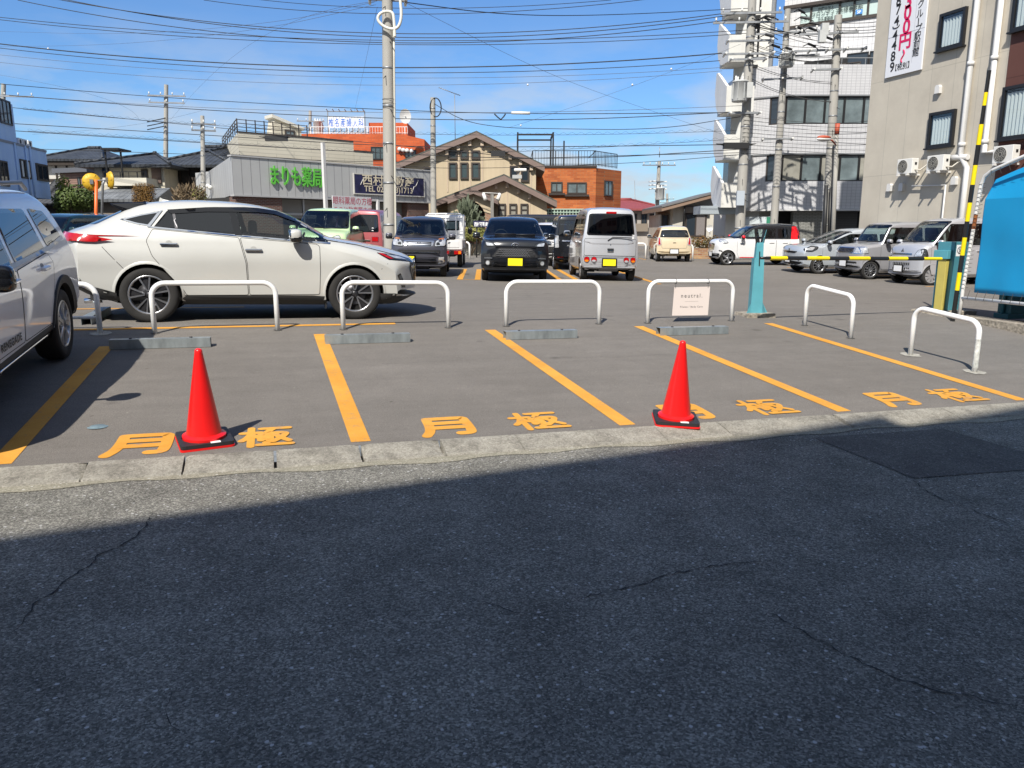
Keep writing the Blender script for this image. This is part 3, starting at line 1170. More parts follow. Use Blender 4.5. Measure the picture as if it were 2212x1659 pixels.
# --- white boxy SUV, near left, tail to the car park
c = Car('parked_car', 'white boxy off-road SUV cut off by the left edge, black arches and body lettering', 'car',
  [(2.08, .55), (2.10, .90), (2.04, 1.0), (1.7, 1.06), (1.2, 1.10), (.95, 1.13), (.72, 1.30), (.38, 1.58), (.05, 1.655), (-.6, 1.68), (-1.3, 1.665), (-1.72, 1.62),
   (-1.95, 1.42), (-2.06, 1.12), (-2.12, .95), (-2.14, .6)],
  [(-2.14, .5), (-1.95, .34), (1.8, .28), (2.08, .45)],
  [(.25, .84), (.38, .885), (.6, .90), (.85, .905), (1.0, .895), (1.08, .875), (1.58, .70), (1.68, .65)], 2.57, .355, P_JEEP,
  r=.11, kf=.2, kr=.18, pw=3.2, bulge=.012, clad=.42, cladmat=BLKTRIM, arch=.06, archmat=BLKTRIM)
c.lipw, c.lipo = .075, .02
c.panel('rear_side_window', [(-.98, 1.13), (-.92, 1.50), (-.10, 1.54), (-.02, 1.10)], 'LR', [DARKGLASS, GLOSSB], border=.035, rad=.05, hole=True)
c.panel('rear_quarter_window', [(-1.72, 1.20), (-1.50, 1.45), (-1.06, 1.50), (-1.10, 1.14), (-1.5, 1.16)], 'LR', [DARKGLASS, GLOSSB], border=.035, rad=.05, hole=True)
c.panel('front_side_window', [(.06, 1.10), (.0, 1.54), (.30, 1.50), (.62, 1.27), (.78, 1.08)], 'LR', [CARGLASS, GLOSSB], border=.035, rad=.04, hole=True)
c.panel('window_trim', [(-1.72, 1.165), (-1.1, 1.11), (.8, 1.05), (.8, 1.085), (-1.1, 1.145), (-1.72, 1.20)], 'LR', [mat('satin_trim', (.35, .36, .38), .3, .8)], off=.012, rad=0)
c.panel('windscreen', [(-.72, 1.18), (.72, 1.18), (.63, 1.57), (-.63, 1.57)], 'F', [CARGLASS, GLOSSB], border=.06, hole=True)
c.panel('rear_window', [(-.66, 1.2), (.66, 1.2), (.58, 1.52), (-.58, 1.52)], 'B', [DARKGLASS, GLOSSB], border=.06, hole=True)
for nm, poly in (('rear_door', [(.02, 1.05), (-.98, 1.10), (-1.08, 1.0), (-.95, .75), (-.82, .45), (.05, .45)]),
     ('front_door', [(.03, 1.05), (.06, .45), (.88, .45), (.9, .9), (.84, 1.04)])):
 a = c.panel(nm, poly, 'LR', [P_JEEP, GAP], off=.003, border=.007, rad=.03, grid=.07)
 for dd, vw in zip(a, 'LR'):
  hx = -.72 if nm[0] == 'r' else .22
  c.lump('handle', vw, hx, .98, .2, .035, .045, P_JEEP, parent=dd, rad=.012)
  c.lump('handle_cup', vw, hx + .03, .985, .1, .09, .006, mat('handle_shadow', (.25, .25, .26), .5), parent=dd, shape='disc')
p, n = c.hit('L', .2, .52)
for vw, sg in (('L', 1), ('R', -1)):
 dr = [o for o in c.root.children if o.name.startswith('front_door')][0 if vw == 'L' else 1]
 text_mesh('RENEGADE', BLACKP, dr, lambda a, b, d: Vector((.45 - sg * a, sg * (.895 + d), .50 + b)), .085, 'CENTER', .012, .003, 1.15, spacing=1.1)
c.tube_on('sill_trim', [(-.75, .36), (.75, .36)], 'LR', .012, CHROME, off=.01)
c.panel('tail_light', [(-2.2, 1.08), (-1.98, 1.08), (-1.96, .85), (-2.2, .85)], 'LR', [REDLENS, GLOSSB], off=.01, border=.01, rad=.03, grid=.06)
for sg in (1, -1):
 h = c.lump('headlight', 'F', sg * .60, .86, .25, .25, .04, CHROME, shape='disc')
 c.lump('lens', 'F', sg * .60, .86, .21, .21, .05, CLEARL, parent=h, shape='disc')
 c.lump('fog_light', 'F', sg * .62, .52, .10, .10, .03, CLEARL, shape='disc')
g = c.panel('grille', [(-.44, .77), (.44, .77), (.44, .95), (-.44, .95)], 'F', [BLACKP, P_JEEP], off=.008, border=.02, rad=.04)
for k in range(8):
 c.lump('bar', 'F', -.42 + .12 * k, .86, .03, .17, .03, P_JEEP, parent=g, rad=0)
c.panel('lower_bumper', [(-.82, .34), (.82, .34), (.82, .60), (-.82, .60)], 'F', [BLKTRIM], off=.006, rad=.05)
c.plate('F', 0, .60, False)
for sg in (1, -1):
 mb = MB()
 mb.tube([(.1, sg * .60, 1.69), (-.0, sg * .60, 1.735), (-1.45, sg * .60, 1.725), (-1.6, sg * .60, 1.66)], .02, 8)
 mb.build('roof_rail', mat('rail_grey', (.12, .12, .125), .4), c.root)
c.mirror_pod(1.02, 1.04, GLOSSB, .2, .18, .14, .14)
c.seats([.2, -.75], m=SEAT, dash=(.95, 1.0))
c.wheels(.23, .22, 5, 'y', ALLOY, ALLOYD, track=.885)
c.done(-3.04, 7.70, 180 - 17, 1.03)
# --- tall small vehicles with flat noses and tails
def kei(name, label, pm, pose, H=1.75, L=3.39, W=1.475, wb=2.45, tyre=.28, hood=.62, hoodz=1.0, cowl=1.08, rakex=.45, tail=.12, facing='F', glass=CARGLASS, rear=DARKGLASS, belt=1.0,
  rim=.18, style='multi', sp=9, rm=ALLOY, front=None, back=None, seatm=SEAT, mirror=None, cat='car', scale=1., roofm=None, roofz=None, clad=.0, wscr=None, group=None, offx=0., rimd=ALLOYD,
  mirz=None, visor=False, prof=None, r=.09, tilt=True, z=None, topp=None, doors=True, rs=.0):
 hw = W / 2
 xf, xr = L / 2 + offx, -L / 2 + offx
 xc = xf - hood                                   # foot of the windscreen
 xt = xc - rakex                                  # top of the windscreen
 top = topp or [(xf, .42), (xf + .005, .75), (xf - .05, hoodz - .10), (xf - .16, hoodz - .01), (xc + .12, cowl - .02), (xc, cowl), (xc - rakex * .55, cowl + (H - .08 - cowl) * .6), (xt, H - .08), (xt - .28, H - .02),
     (xt - .8, H), (xr + .7, H - .005), (xr + .12 + tail * .6, H - .04), (xr + .03 + tail, H - .16), (xr + tail * .55, belt + .25), (xr + .02, belt - .05), (xr, .7), (xr + .01, .45)]
 bot = [(xr, .36), (xr + .35, .24), (xf - .4, .19), (xf, .3)]
 prof = prof or [(.2, hw - .05), (.33, hw - .012), (.6, hw), (.85, hw - .002), (belt - .04, hw - .012), (belt, hw - .025), (H - .2, hw - .115 - rs), (H, hw - .16 - rs)]
 c = Car(name, label, cat, top, bot, prof, wb, tyre, pm, group, r=r, kf=.16, kr=.10, pw=3.6, bulge=.0, clad=clad, arch=.045, roofm=roofm, roofz=roofz, ds=.055)
 ws = wscr or hw
 c.panel('windscreen', [(-ws + .07, cowl + .03), (ws - .07, cowl + .03), (ws - .145 - rs, H - .085), (-ws + .145 + rs, H - .085)], 'F', [glass, GLOSSB], border=.035, rad=.07, hole=True)
 MB().tube([c.hit('F', -.5, cowl + .045)[0] + Vector((.03, 0, .0)), c.hit('F', .05, cowl + .06)[0] + Vector((.03, 0, .0))], .011, 6).build('wiper', BLACKP, c.root)
 MB().tube([c.hit('F', .05, cowl + .04)[0] + Vector((.035, 0, .0)), c.hit('F', .55, cowl + .05)[0] + Vector((.03, 0, .0))], .011, 6).build('wiper', BLACKP, c.root)
 c.panel('rear_window', [(-hw + .11, belt + .06), (hw - .11, belt + .06), (hw - .17 - rs, H - .16), (-hw + .17 + rs, H - .16)], 'B', [rear, GLOSSB], border=.04, rad=.07, hole=True)
 xm = (xt - .12 + xr) / 2 + .1
 zt = H - .17
 c.panel('front_side_window', [(xc - .10, belt + .03), (xm + .05, belt + .03), (xm + .05, zt), (xt - .02, zt), ], 'LR', [glass, GLOSSB], border=.03, rad=.04, hole=True)
 c.panel('rear_side_window', [(xm - .03, belt + .03), (xr + .52, belt + .04), (xr + .56, zt), (xm - .03, zt)], 'LR', [rear, GLOSSB], border=.03, rad=.06, hole=True)
 c.panel('rear_quarter_window', [(xr + .44, belt + .05), (xr + .22, belt + .08), (xr + .27 + tail, zt - .02), (xr + .48, zt)], 'LR', [rear, GLOSSB], border=.025, rad=.04, hole=True)
 if doors:
  a1 = xr + wb * 0 + .78
  for nm, poly in (('front_door', [(xc - .02, belt - .01), (xc - .02, .5), (xc - .10, .3), (xm + .02, .3), (xm + .02, belt - .01)]),
       ('rear_door', [(xm + .01, belt - .01), (xm + .01, .3), (a1, .3), (a1 - .12, .62), (xr + .5, .75), (xr + .48, belt - .01)])):
   a = c.panel(nm, poly, 'LR', [pm, GAP], off=.003, border=.007, rad=.03, grid=.09)
   for dd, vw in zip(a, 'LR'):
    c.lump('handle', vw, (xm + .2) if nm[0] == 'f' else (xr + .68), belt - .13, .2, .035, .035, pm, parent=dd, rad=.012)
 mz = mirz or belt + .03
 c.mirror_pod(xc - .20, mz, mirror or pm, .19, .15, .12, .12)
 c.seats([xm + .18, xr + .75], .33, .5, m=seatm, dash=(xc - .12, cowl - .02), wheel_y=-.33)
 if front:
  front(c, hw, xf)
 if back:
  back(c, hw, xr)
 c.wheels(rim, .16, sp, style, rm, rimd, track=hw - .025)
 c.done(*pose, scale, z=z, tilt=tilt)
 return c
def pose(u, Y, head):
 p = foot(u, Y)
 return (p.x, p.y, head)
def pose_nose(u, Y, head, half):
 "place by the picture position of the end that faces the camera"
 p = foot(u, Y)
 f = camdir(head)
 return (p.x - f.x * half, p.y - f.y * half, head)
# grey kei wagon, nose to the camera
def f_life(c, hw, xf):
 g = c.panel('grille', [(-.36, .815), (.36, .815), (.40, .955), (-.40, .955)], 'F', [mat('grille_silver', (.35, .37, .42), .25, .85), CHROME], off=.012, border=.016, rad=.03)
 for z in (.845, .885, .925):
  c.lump('slat', 'F', 0, z, .66, .012, .02, GLOSSB, parent=g, rad=0, off=.008)
 emblem_h(c, 'F', 0, .885, .11)
 h = c.panel('headlight', [(.40, .80), (.70, .82), (.70, 1.0), (.62, 1.03), (.43, .955)], 'F', [CLEARL, GLOSSB], off=.012, border=.014, rad=.05, grid=.06)
 c.panel('headlight', [(-.40, .80), (-.70, .82), (-.70, 1.0), (-.62, 1.03), (-.43, .955)], 'F', [CLEARL, GLOSSB], off=.012, border=.014, rad=.05, grid=.06)
 for sg in (1, -1):
  c.panel('turn_light', [(sg * .5, .985), (sg * .66, .985), (sg * .63, 1.025), (sg * .52, 1.0)], 'F', [AMBER], off=.016, rad=.02, grid=.05)
  c.lump('lamp_bulb', 'F', sg * .50, .875, .10, .10, .016, LAMPD, shape='disc', off=.012)
  c.panel('fog_light', [(sg * .50, .355), (sg * .665, .38), (sg * .67, .55), (sg * .51, .55)], 'F', [CLEARL, CHROME], off=.012, border=.014, rad=.02, grid=.06)
 c.panel('upper_intake', [(-.56, .63), (.56, .63), (.56, .715), (-.56, .715)], 'F', [BLACKP], off=.008, rad=.02)
 c.lump('intake_bar', 'F', 0, .655, 1.05, .02, .03, CHROME, rad=0)
 c.panel('lower_intake', [(-.46, .36), (.46, .36), (.48, .53), (-.48, .53)], 'F', [BLACKP], off=.008, rad=.02)
 for z in (.40, .445, .49):
  c.lump('slat', 'F', 0, z, .9, .014, .02, GLOSSB, rad=0)
 c.plate('F', -.28, .47)
kei('parked_car', 'dark violet-grey small wagon facing the camera just right of the grey utility pole', P_GREY, pose_nose(905, 20.6, 177, 1.7), H=1.60, hood=.66, hoodz=1.0, cowl=1.05, rakex=.62, front=f_life, mirz=1.0, tyre=.275, rs=.0)
# black compact SUV facing the camera
def f_raize(c, hw, xf):
 g = c.panel('grille', [(-.50, .60), (.50, .60), (.60, .62), (.40, .84), (-.40, .84), (-.60, .62)], 'F', [mat('grille_mesh', (.05, .05, .052), .5, .3, var=.9, scale=70), ALLOYD], off=.010, border=.025, rad=.05)
 for k in range(-7, 8):
  for e in (1, -1):
   c.lump('mesh_wire', 'F', k * .058, .715, .006, .26 - abs(k) * .004, .012, ALLOY, parent=g, rad=0, off=.006, rot=e * .75) if abs(k) < 6 else None
 for z in (.655, .70, .745, .79):
  c.lump('mesh_wire', 'F', 0, z, .84 if z > .7 else .95, .007, .012, ALLOY, parent=g, rad=0, off=.008)
 emblem_oval(c, 'F', 0, .895, .19)
 c.lump('nose_bar', 'F', 0, .875, 1.0, .05, .02, P_BLACK, rad=.01)
 for sg in (1, -1):
  h = c.panel('headlight', [(sg * .46, .86), (sg * .72, .87), (sg * .80, 1.03), (sg * .76, 1.05), (sg * .50, .94)], 'F', [LAMPD, GLOSSB], off=.012, border=.012, rad=.03, grid=.06)
  c.panel('lens', [(sg * .53, .885), (sg * .70, .885), (sg * .73, .965), (sg * .56, .935)], 'F', [CLEARL], off=.016, rad=.02, grid=.05, parent=h)
  f = c.lump('fog_light', 'F', sg * .67, .47, .12, .12, .03, CHROME, shape='disc')
  c.lump('lens', 'F', sg * .67, .47, .09, .09, .036, CLEARL, parent=f, shape='disc')
  c.panel('fog_bezel', [(sg * .58, .40), (sg * .76, .40), (sg * .78, .66), (sg * .62, .70)], 'F', [BLACKP], off=.005, rad=.03)
  c.lump('bezel_bar', 'F', sg * .66, .585, .2, .016, .03, ALLOY, rad=0)
 c.panel('lower_intake', [(-.55, .36), (.55, .36), (.60, .52), (-.60, .52)], 'F', [BLACKP], off=.008, rad=.03)
 for z in (.40, .45, .49):
  c.lump('slat', 'F', 0, z, 1.05, .014, .02, GLOSSB, rad=0)
 c.panel('skid_plate', [(-.6, .26), (.6, .26), (.66, .30), (-.66, .30)], 'F', [ALLOYD], off=.01, rad=.01)
 c.plate('F', 0, .50, True, .36, .18, .035)
kei('parked_car', 'black compact SUV facing the camera with chrome mesh grille and yellow plate', P_BLACK, pose_nose(1112, 19.3, 178, 2.0), H=1.62, L=3.99, W=1.695, wb=2.525, tyre=.32, hood=.98, hoodz=1.06, cowl=1.12, rakex=.72,
 belt=1.06, rim=.21, style='y', sp=5, front=f_raize, mirz=1.06, clad=.34, rs=.05, tail=.3)
# silver microvan, tail to the camera
def b_van(c, hw, xr):
 c.lump('stop_lamp', 'B', 0, 1.765, .27, .05, .03, REDLENS, rad=.008)
 t = c.panel('tailgate', [(-.68, .66), (.68, .66), (.68, 1.10), (-.68, 1.10)], 'B', [P_SILVER, GAP], off=.004, border=.008, rad=.05)
 c.panel('waist_crease', [(-.70, 1.045), (-.45, .985), (.45, .985), (.70, 1.045), (.70, 1.01), (.45, .95), (-.45, .95), (-.70, 1.01)], 'B', [P_SILV2], off=.006, rad=.01)
 c.panel('chrome_garnish', [(-.69, .62), (.69, .62), (.69, .655), (-.69, .655)], 'B', [P_SILVER, GAP], off=.005, border=.006, rad=.0)
 c.lump('handle', 'B', 0, .80, .17, .09, .03, CHROME, parent=t, rad=.02)
 c.lump('handle_cup', 'B', 0, .83, .17, .05, .034, BLACKP, parent=t, rad=.015)
 c.lump('lock', 'B', 0, .945, .03, .03, .014, CHROME, parent=t, shape='disc')
 c.lump('badge', 'B', -.60, .78, .07, .08, .006, mat('badge_blue', (.03, .10, .35), .4), shape='disc')
 for sg in (1, -1):
  for yy, m2 in ((.42, CLEARL), (.60, AMBER)):
   o = c.lump('tail_light', 'B', sg * yy, .56, .155, .155, .03, CHROME, shape='disc')
   c.lump('lens', 'B', sg * yy, .56, .135, .135, .045, REDLENS, parent=o, shape='disc')
   c.lump('lens', 'B', sg * yy, .527, .10, .055, .05, m2, parent=o, shape='disc')
 c.panel('bumper', [(-.71, .34), (.71, .34), (.72, .60), (-.72, .60)], 'B', [P_SILVER, GAP], off=.012, border=.006, rad=.05)
 c.plate('B', .02, .49, True)
 p, n = c.hit('B', -.1, 1.11)
 MB().tube([p + Vector((-.02, .18, -.06)), p + Vector((-.03, .06, .03)), p + Vector((-.025, -.45, .02))], .012, 6).build('rear_wiper', BLACKP, c.root)
 for y, z in ((-.585, 1.19), (-.58, 1.13)):
  c.lump('sticker', 'B', y, z, .075, .045, .004, WPLATE, shape='disc', off=.006)
VANSIL = kei('parked_van', 'silver microvan seen from behind with round tail lights and a white-silver tailgate', P_SILVER, pose_nose(1316, 20.3, -2, -1.7), H=1.90, L=3.39, wb=2.39, hood=.40, hoodz=1.0, cowl=1.08, rakex=.5, back=b_van,
 belt=1.12, cat='van', style='cover', sp=8, rm=STEELRIM, rear=glassmat('privacy_deep', (.02, .022, .025)))
# black tall wagon further back, tail to the camera
def b_nbox(c, hw, xr):
 for sg in (1, -1):
  c.panel('tail_light', [(sg * .56, .72), (sg * .70, .72), (sg * .70, 1.12), (sg * .58, 1.12)], 'B', [CLEARL, CHROME], off=.014, border=.01, rad=.02)
  c.lump('reflector', 'B', sg * .5, .42, .2, .04, .02, REDLENS, rad=.005)
 c.lump('garnish', 'B', 0, .95, .95, .05, .02, CHROME, rad=.005)
 c.plate('B', 0, .80, True)
kei('parked_car', 'black tall wagon seen from behind, half hidden left of the silver microvan', P_BLACK, pose_nose(1243, 25.6, -1, -1.7), H=1.79, hood=.55, cowl=1.08, back=b_nbox, belt=1.02)
# white small wagon nose to the camera between the black cars
def f_plain(c, hw, xf):
 for sg in (1, -1):
  c.panel('headlight', [(sg * .42, .78), (sg * .66, .80), (sg * .68, .98), (sg * .58, 1.0), (sg * .46, .90)], 'F', [CLEARL, GLOSSB], off=.012, border=.012, rad=.05)
 c.panel('lower_bumper', [(-.70, .32), (.70, .32), (.70, .70), (-.70, .70)], 'F', [BLACKP], off=.008, rad=.08)
 c.panel('grille', [(-.35, .74), (.35, .74), (.35, .82), (-.35, .82)], 'F', [GLOSSB, CHROME], off=.01, border=.01, rad=.03)
 c.plate('F', 0, .50, False)
kei('parked_car', 'white small car with black lower bumper peeping between the black SUV and the black wagon', P_WHITE, pose_nose(1196, 28.5, 178, 1.8), H=1.56, L=3.7, W=1.62, wb=2.4, hood=.75, cowl=1.02, rakex=.7, front=f_plain, belt=.97, rs=.04)
kei('parked_van', 'dark blue-black van with a long flat roof parked sideways behind the white small car', P_NAVY, pose(1190, 37.5, 84), H=1.98, L=4.7, W=1.7, wb=2.6, tyre=.32, hood=.5, hoodz=1.15, cowl=1.25, rakex=.6, belt=1.2, cat='van')
# green and rose vans behind the crossover
def f_green(c, hw, xf):
 for sg in (1, -1):
  c.panel('headlight', [(sg * .36, .80), (sg * .66, .78), (sg * .69, .94), (sg * .62, 1.0), (sg * .42, .92)], 'F', [CLEARL, GLOSSB], off=.012, border=.012, rad=.05)
 c.panel('grille', [(-.3, .70), (.3, .70), (.3, .78), (-.3, .78)], 'F', [GLOSSB, CHROME], off=.01, border=.01, rad=.03)
 c.plate('F', 0, .45, False)
kei('parked_car', 'mint green tall wagon facing the camera behind the white crossover', P_GREEN, pose_nose(690, 23.4, 184, 1.7), H=1.77, W=1.66, L=3.7, hood=.62, hoodz=1.06, cowl=1.14, rakex=.55, front=f_green, belt=1.08, rs=.02, seatm=SEATB, scale=1.04)
def b_rose(c, hw, xr):
 for sg in (1, -1):
  c.panel('tail_light', [(sg * .50, .82), (sg * .71, .82), (sg * .71, .98), (sg * .50, .98)], 'B', [REDLENS, CHROME], off=.012, border=.01, rad=.02)
 c.lump('garnish', 'B', 0, .86, .9, .05, .02, CHROME, rad=.005)
 c.plate('B', 0, .72, False)
 for z in (1.16, 1.24):
  c.lump('sticker', 'B', -.52, z, .07, .06, .004, WPLATE, shape='disc', off=.006)
kei('parked_car', 'rose red tall wagon seen from behind between the mint green wagon and the utility pole', P_RED, pose_nose(775, 25.4, 9, -1.7), H=1.84, W=1.66, L=3.6, hood=.5, cowl=1.1, back=b_rose, belt=1.06)
# right-hand row
def f_cast(c, hw, xf):
 c.panel('grille', [(-.38, .60), (.38, .60), (.42, .84), (-.42, .84)], 'F', [GLOSSB, CHROME], off=.012, border=.02, rad=.10)
 c.lump('emblem', 'F', 0, .78, .1, .08, .02, CHROME, shape='ring')
 for vw, sg in (('L', 1), ('R', -1)):
  c.panel('headlight', [(xf - .46, .86), (xf - .30, .84), (xf - .14, .90), (xf - .15, .97), (xf - .3, 1.0), (xf - .44, .93)], vw, [CLEARL, CHROME], off=.012, border=.012, rad=.06, grid=.05)
  c.panel('fog_light', [(xf - .26, .50), (xf - .12, .55), (xf - .12, .60), (xf - .23, .57)], vw, [LAMPD, CHROME], off=.012, border=.01, rad=.03, grid=.05)
  c.panel('roof_pillar', [(-L2 + .46, 1.02), (-L2 + .1, 1.02), (-L2 + .2, 1.50), (-L2 + .42, 1.50)], vw, [SIGNRED], off=.010, rad=.02)
  c.panel('side_vent', [(.62, .80), (.75, .80), (.77, .87), (.63, .87)], vw, [CHROME], off=.01, rad=.02, grid=.05)
 c.panel('lower_bumper', [(-.73, .28), (.73, .28), (.73, .46), (-.73, .46)], 'F', [BLACKP], off=.02, rad=.04)
 for vw in 'LR':
  c.panel('lower_bumper', [(xf - .35, .22), (xf - .10, .22), (xf - .10, .40), (xf - .35, .34)], vw, [BLACKP], off=.02, rad=.02)
 c.tube_on('sill_stripe', [(-.8, .31), (.75, .31)], 'LR', .02, SIGNRED, off=-.006)
 c.plate('F', .0, .42, False)
L2 = 1.7
kei('parked_car', 'white small car with black roof and red rear pillar behind the teal gate post', P_WHITE, pose(1622, 32, -92), H=1.60, hood=.80, hoodz=1.0, cowl=1.05, rakex=.65, belt=1.02, front=f_cast, style='blade', sp=5, rim=.205, rm=ALLOY,
 roofm=P_BLACK, roofz=lambda q: q.z > 1.03 and q.x < 1.0 - (q.z - 1.03) * .9, mirror=SIGNRED, mirz=1.02, scale=1.02, clad=0)
def f_fit(c, hw, xf):
 c.panel('grille', [(-.42, .70), (.42, .70), (.55, .76), (-.55, .76)], 'F', [GLOSSB], off=.012, rad=.02)
 emblem_h(c, 'F', 0, .80, .11)
 for vw, sg in (('L', 1), ('R', -1)):
  h = c.panel('headlight', [(xf - .66, .93), (xf - .40, .955), (xf - .14, .85), (xf - .16, .77), (xf - .42, .76), (xf - .60, .84)], vw, [LAMPD, GLOSSB], off=.012, border=.012, rad=.05, grid=.05)
  c.panel('lens', [(xf - .52, .90), (xf - .38, .91), (xf - .2, .85), (xf - .22, .81), (xf - .42, .81)], vw, [CLEARL], off=.016, rad=.03, grid=.04, parent=h)
 c.panel('lower_intake', [(-.62, .30), (.62, .30), (.70, .50), (-.70, .50)], 'F', [BLACKP, CHROME], off=.012, border=.015, rad=.05)
 c.plate('F', 0, .46, False)
kei('parked_car', 'pale ice-silver hatchback with a low wedge nose, second car behind the striped boom', P_ICE, pose(1815, 27.8, -96), H=1.53, L=3.99, W=1.695, wb=2.53, tyre=.30, hood=.78, hoodz=.96, cowl=1.0, rakex=1.05, belt=.98, front=f_fit, style='multi', sp=10,
 rim=.205, rs=.06, tail=.35, rm=ALLOY, rimd=ALLOY)
def f_slash(c, hw, xf):
 g = c.panel('grille', [(-.40, .79), (.40, .79), (.40, .96), (-.40, .96)], 'F', [mat('grille_blue', (.06, .065, .10), .2, .7), CHROME], off=.012, border=.014, rad=.02)
 for z in (.835, .875, .915):
  c.lump('slat', 'F', 0, z, .76, .018, .02, CHROME, parent=g, rad=0, off=.006)
 emblem_h(c, 'F', 0, .875, .12)
 for sg in (1, -1):
  c.panel('headlight', [(sg * .42, .78), (sg * .70, .78), (sg * .70, .98), (sg * .44, .98)], 'F', [CLEARL, CHROME], off=.012, border=.016, rad=.03)
 for vw in 'LR':
  c.panel('headlight_side', [(xf - .34, .80), (xf - .12, .78), (xf - .12, .98), (xf - .30, .98)], vw, [CLEARL, CHROME], off=.010, border=.014, rad=.03, grid=.05)
 c.panel('lower_intake', [(-.55, .36), (.55, .36), (.58, .54), (-.58, .54)], 'F', [BLACKP], off=.01, rad=.04)
 c.lump('slat', 'F', 0, .45, 1.0, .02, .03, P_SILV2, rad=0)
 c.plate('F', .0, .47, False)
kei('parked_car', 'dark silver box-shaped wagon with chrome grille bars, third car behind the striped boom', P_SILV2, pose(1925, 25.5, -99), H=1.74, hood=.72, hoodz=1.04, cowl=1.1, rakex=.34, belt=1.06, front=f_slash, style='multi', sp=12, rim=.2, rm=ALLOY, seatm=SEATB, scale=1.03)
def f_every(c, hw, xf):
 c.panel('grille', [(-.40, .86), (.40, .86), (.40, .90), (-.40, .90)], 'F', [GLOSSB, CHROME], off=.012, border=.01, rad=.01)
 o = c.lump('emblem', 'F', 0, 1.0, .035, .05, .016, CHROME, rad=0, rot=.78)
 for sg in (1, -1):
  c.lump('bar', 'F', sg * .028, .965, .035, .05, .016, CHROME, parent=o, rad=0, rot=.78 * sg)
  c.panel('headlight', [(sg * .46, .80), (sg * .69, .82), (sg * .70, 1.02), (sg * .54, 1.0)], 'F', [CLEARL, GLOSSB], off=.012, border=.012, rad=.04)
 for vw in 'LR':
  c.panel('headlight_side', [(xf - .30, .82), (xf - .13, .80), (xf - .13, 1.02), (xf - .22, 1.05)], vw, [LAMPD, GLOSSB], off=.010, border=.012, rad=.03, grid=.05)
 for z in (.46, .60):
  g = c.panel('lower_intake', [(-.36, z - .05), (.36, z - .05), (.36, z + .05), (-.36, z + .05)], 'F', [BLACKP, P_SILVER], off=.01, border=.012, rad=.01)
  for k in range(-4, 5):
   c.lump('slat', 'F', k * .075, z, .012, .09, .016, P_SILVER, parent=g, rad=0)
 c.plate('F', -.06, .46, False)
 p, n = c.hit('F', .3, 1.18)
 mb = MB()
 mb.ball(p + Vector((-.42, .2, .05)), .08, .18, .045)
 mb.build('green_bag', mat('green_plastic', (.05, .55, .12), .5), c.root)
kei('parked_van', 'silver cab-over van nearest the barrier machine, fourth vehicle behind the striped boom', P_SILVER, pose(2052, 23.0, -101), H=1.895, hood=.36, hoodz=1.14, cowl=1.18, rakex=.62, belt=1.10, wb=2.43, front=f_every, style='cover', sp=9, rim=.2, rm=STEELRIM, rimd=BLACKP, mirror=P_SILVER, cat='van', mirz=1.14)
# beige hatchback, tail to the camera
def b_alto(c, hw, xr):
 for sg in (1, -1):
  c.panel('tail_light', [(sg * .55, .72), (sg * .71, .70), (sg * .69, 1.04), (sg * .60, 1.06)], 'B', [REDLENS, CLEARL], off=.014, border=.03, rad=.03)
 t = c.panel('tailgate', [(-.53, .58), (.53, .58), (.56, 1.0), (-.56, 1.0)], 'B', [P_BEIGE, GAP], off=.004, border=.008, rad=.06)
 c.lump('handle', 'B', 0, .82, .13, .02, .02, BLACKP, parent=t, rad=0)
 c.lump('emblem', 'B', 0, .92, .06, .06, .01, CHROME, parent=t, shape='ring')
 c.plate('B', 0, .45, False)
kei('parked_car', 'cream beige small hatchback seen from behind, parked before the house with the sloping eaves', P_BEIGE, pose_nose(1454, 33.6, 4, -1.7), H=1.52, hood=.85, hoodz=.96, cowl=1.0, rakex=.8, belt=.98, back=b_alto, rear=DARKGLASS, tail=.22, style='cover', sp=8, rm=STEELRIM, rs=.03)
# dark green small hatch at the left
def f_mini(c, hw, xf):
 for vw in 'LR':
  c.panel('headlight', [(xf - .48, .78), (xf - .16, .72), (xf - .10, .86), (xf - .36, .96)], vw, [CLEARL, CHROME], off=.012, border=.02, rad=.09, grid=.05)
 c.panel('grille', [(-.40, .52), (.40, .52), (.50, .74), (-.50, .74)], 'F', [BLACKP, CHROME], off=.012, border=.02, rad=.09)
 c.plate('F', 0, .45, False)
kei('parked_car', 'dark green rounded hatchback behind the tail of the white crossover', P_BRG, pose(146, 22.0, 192), H=1.44, L=3.85, W=1.73, wb=2.5, tyre=.31, hood=.95, hoodz=.96, cowl=1.0, rakex=.45, belt=.99, front=f_mini, rim=.21, rs=.02, tail=.2, scale=1.04, clad=.4, mirz=.97)
kei('parked_car', 'black wagon roof showing above the dark green hatchback', P_NAVY, pose(225, 29, 100), H=1.58, L=4.3, W=1.7, wb=2.6, tyre=.31, hood=.9, cowl=1.05, rakex=.7, belt=1.0)
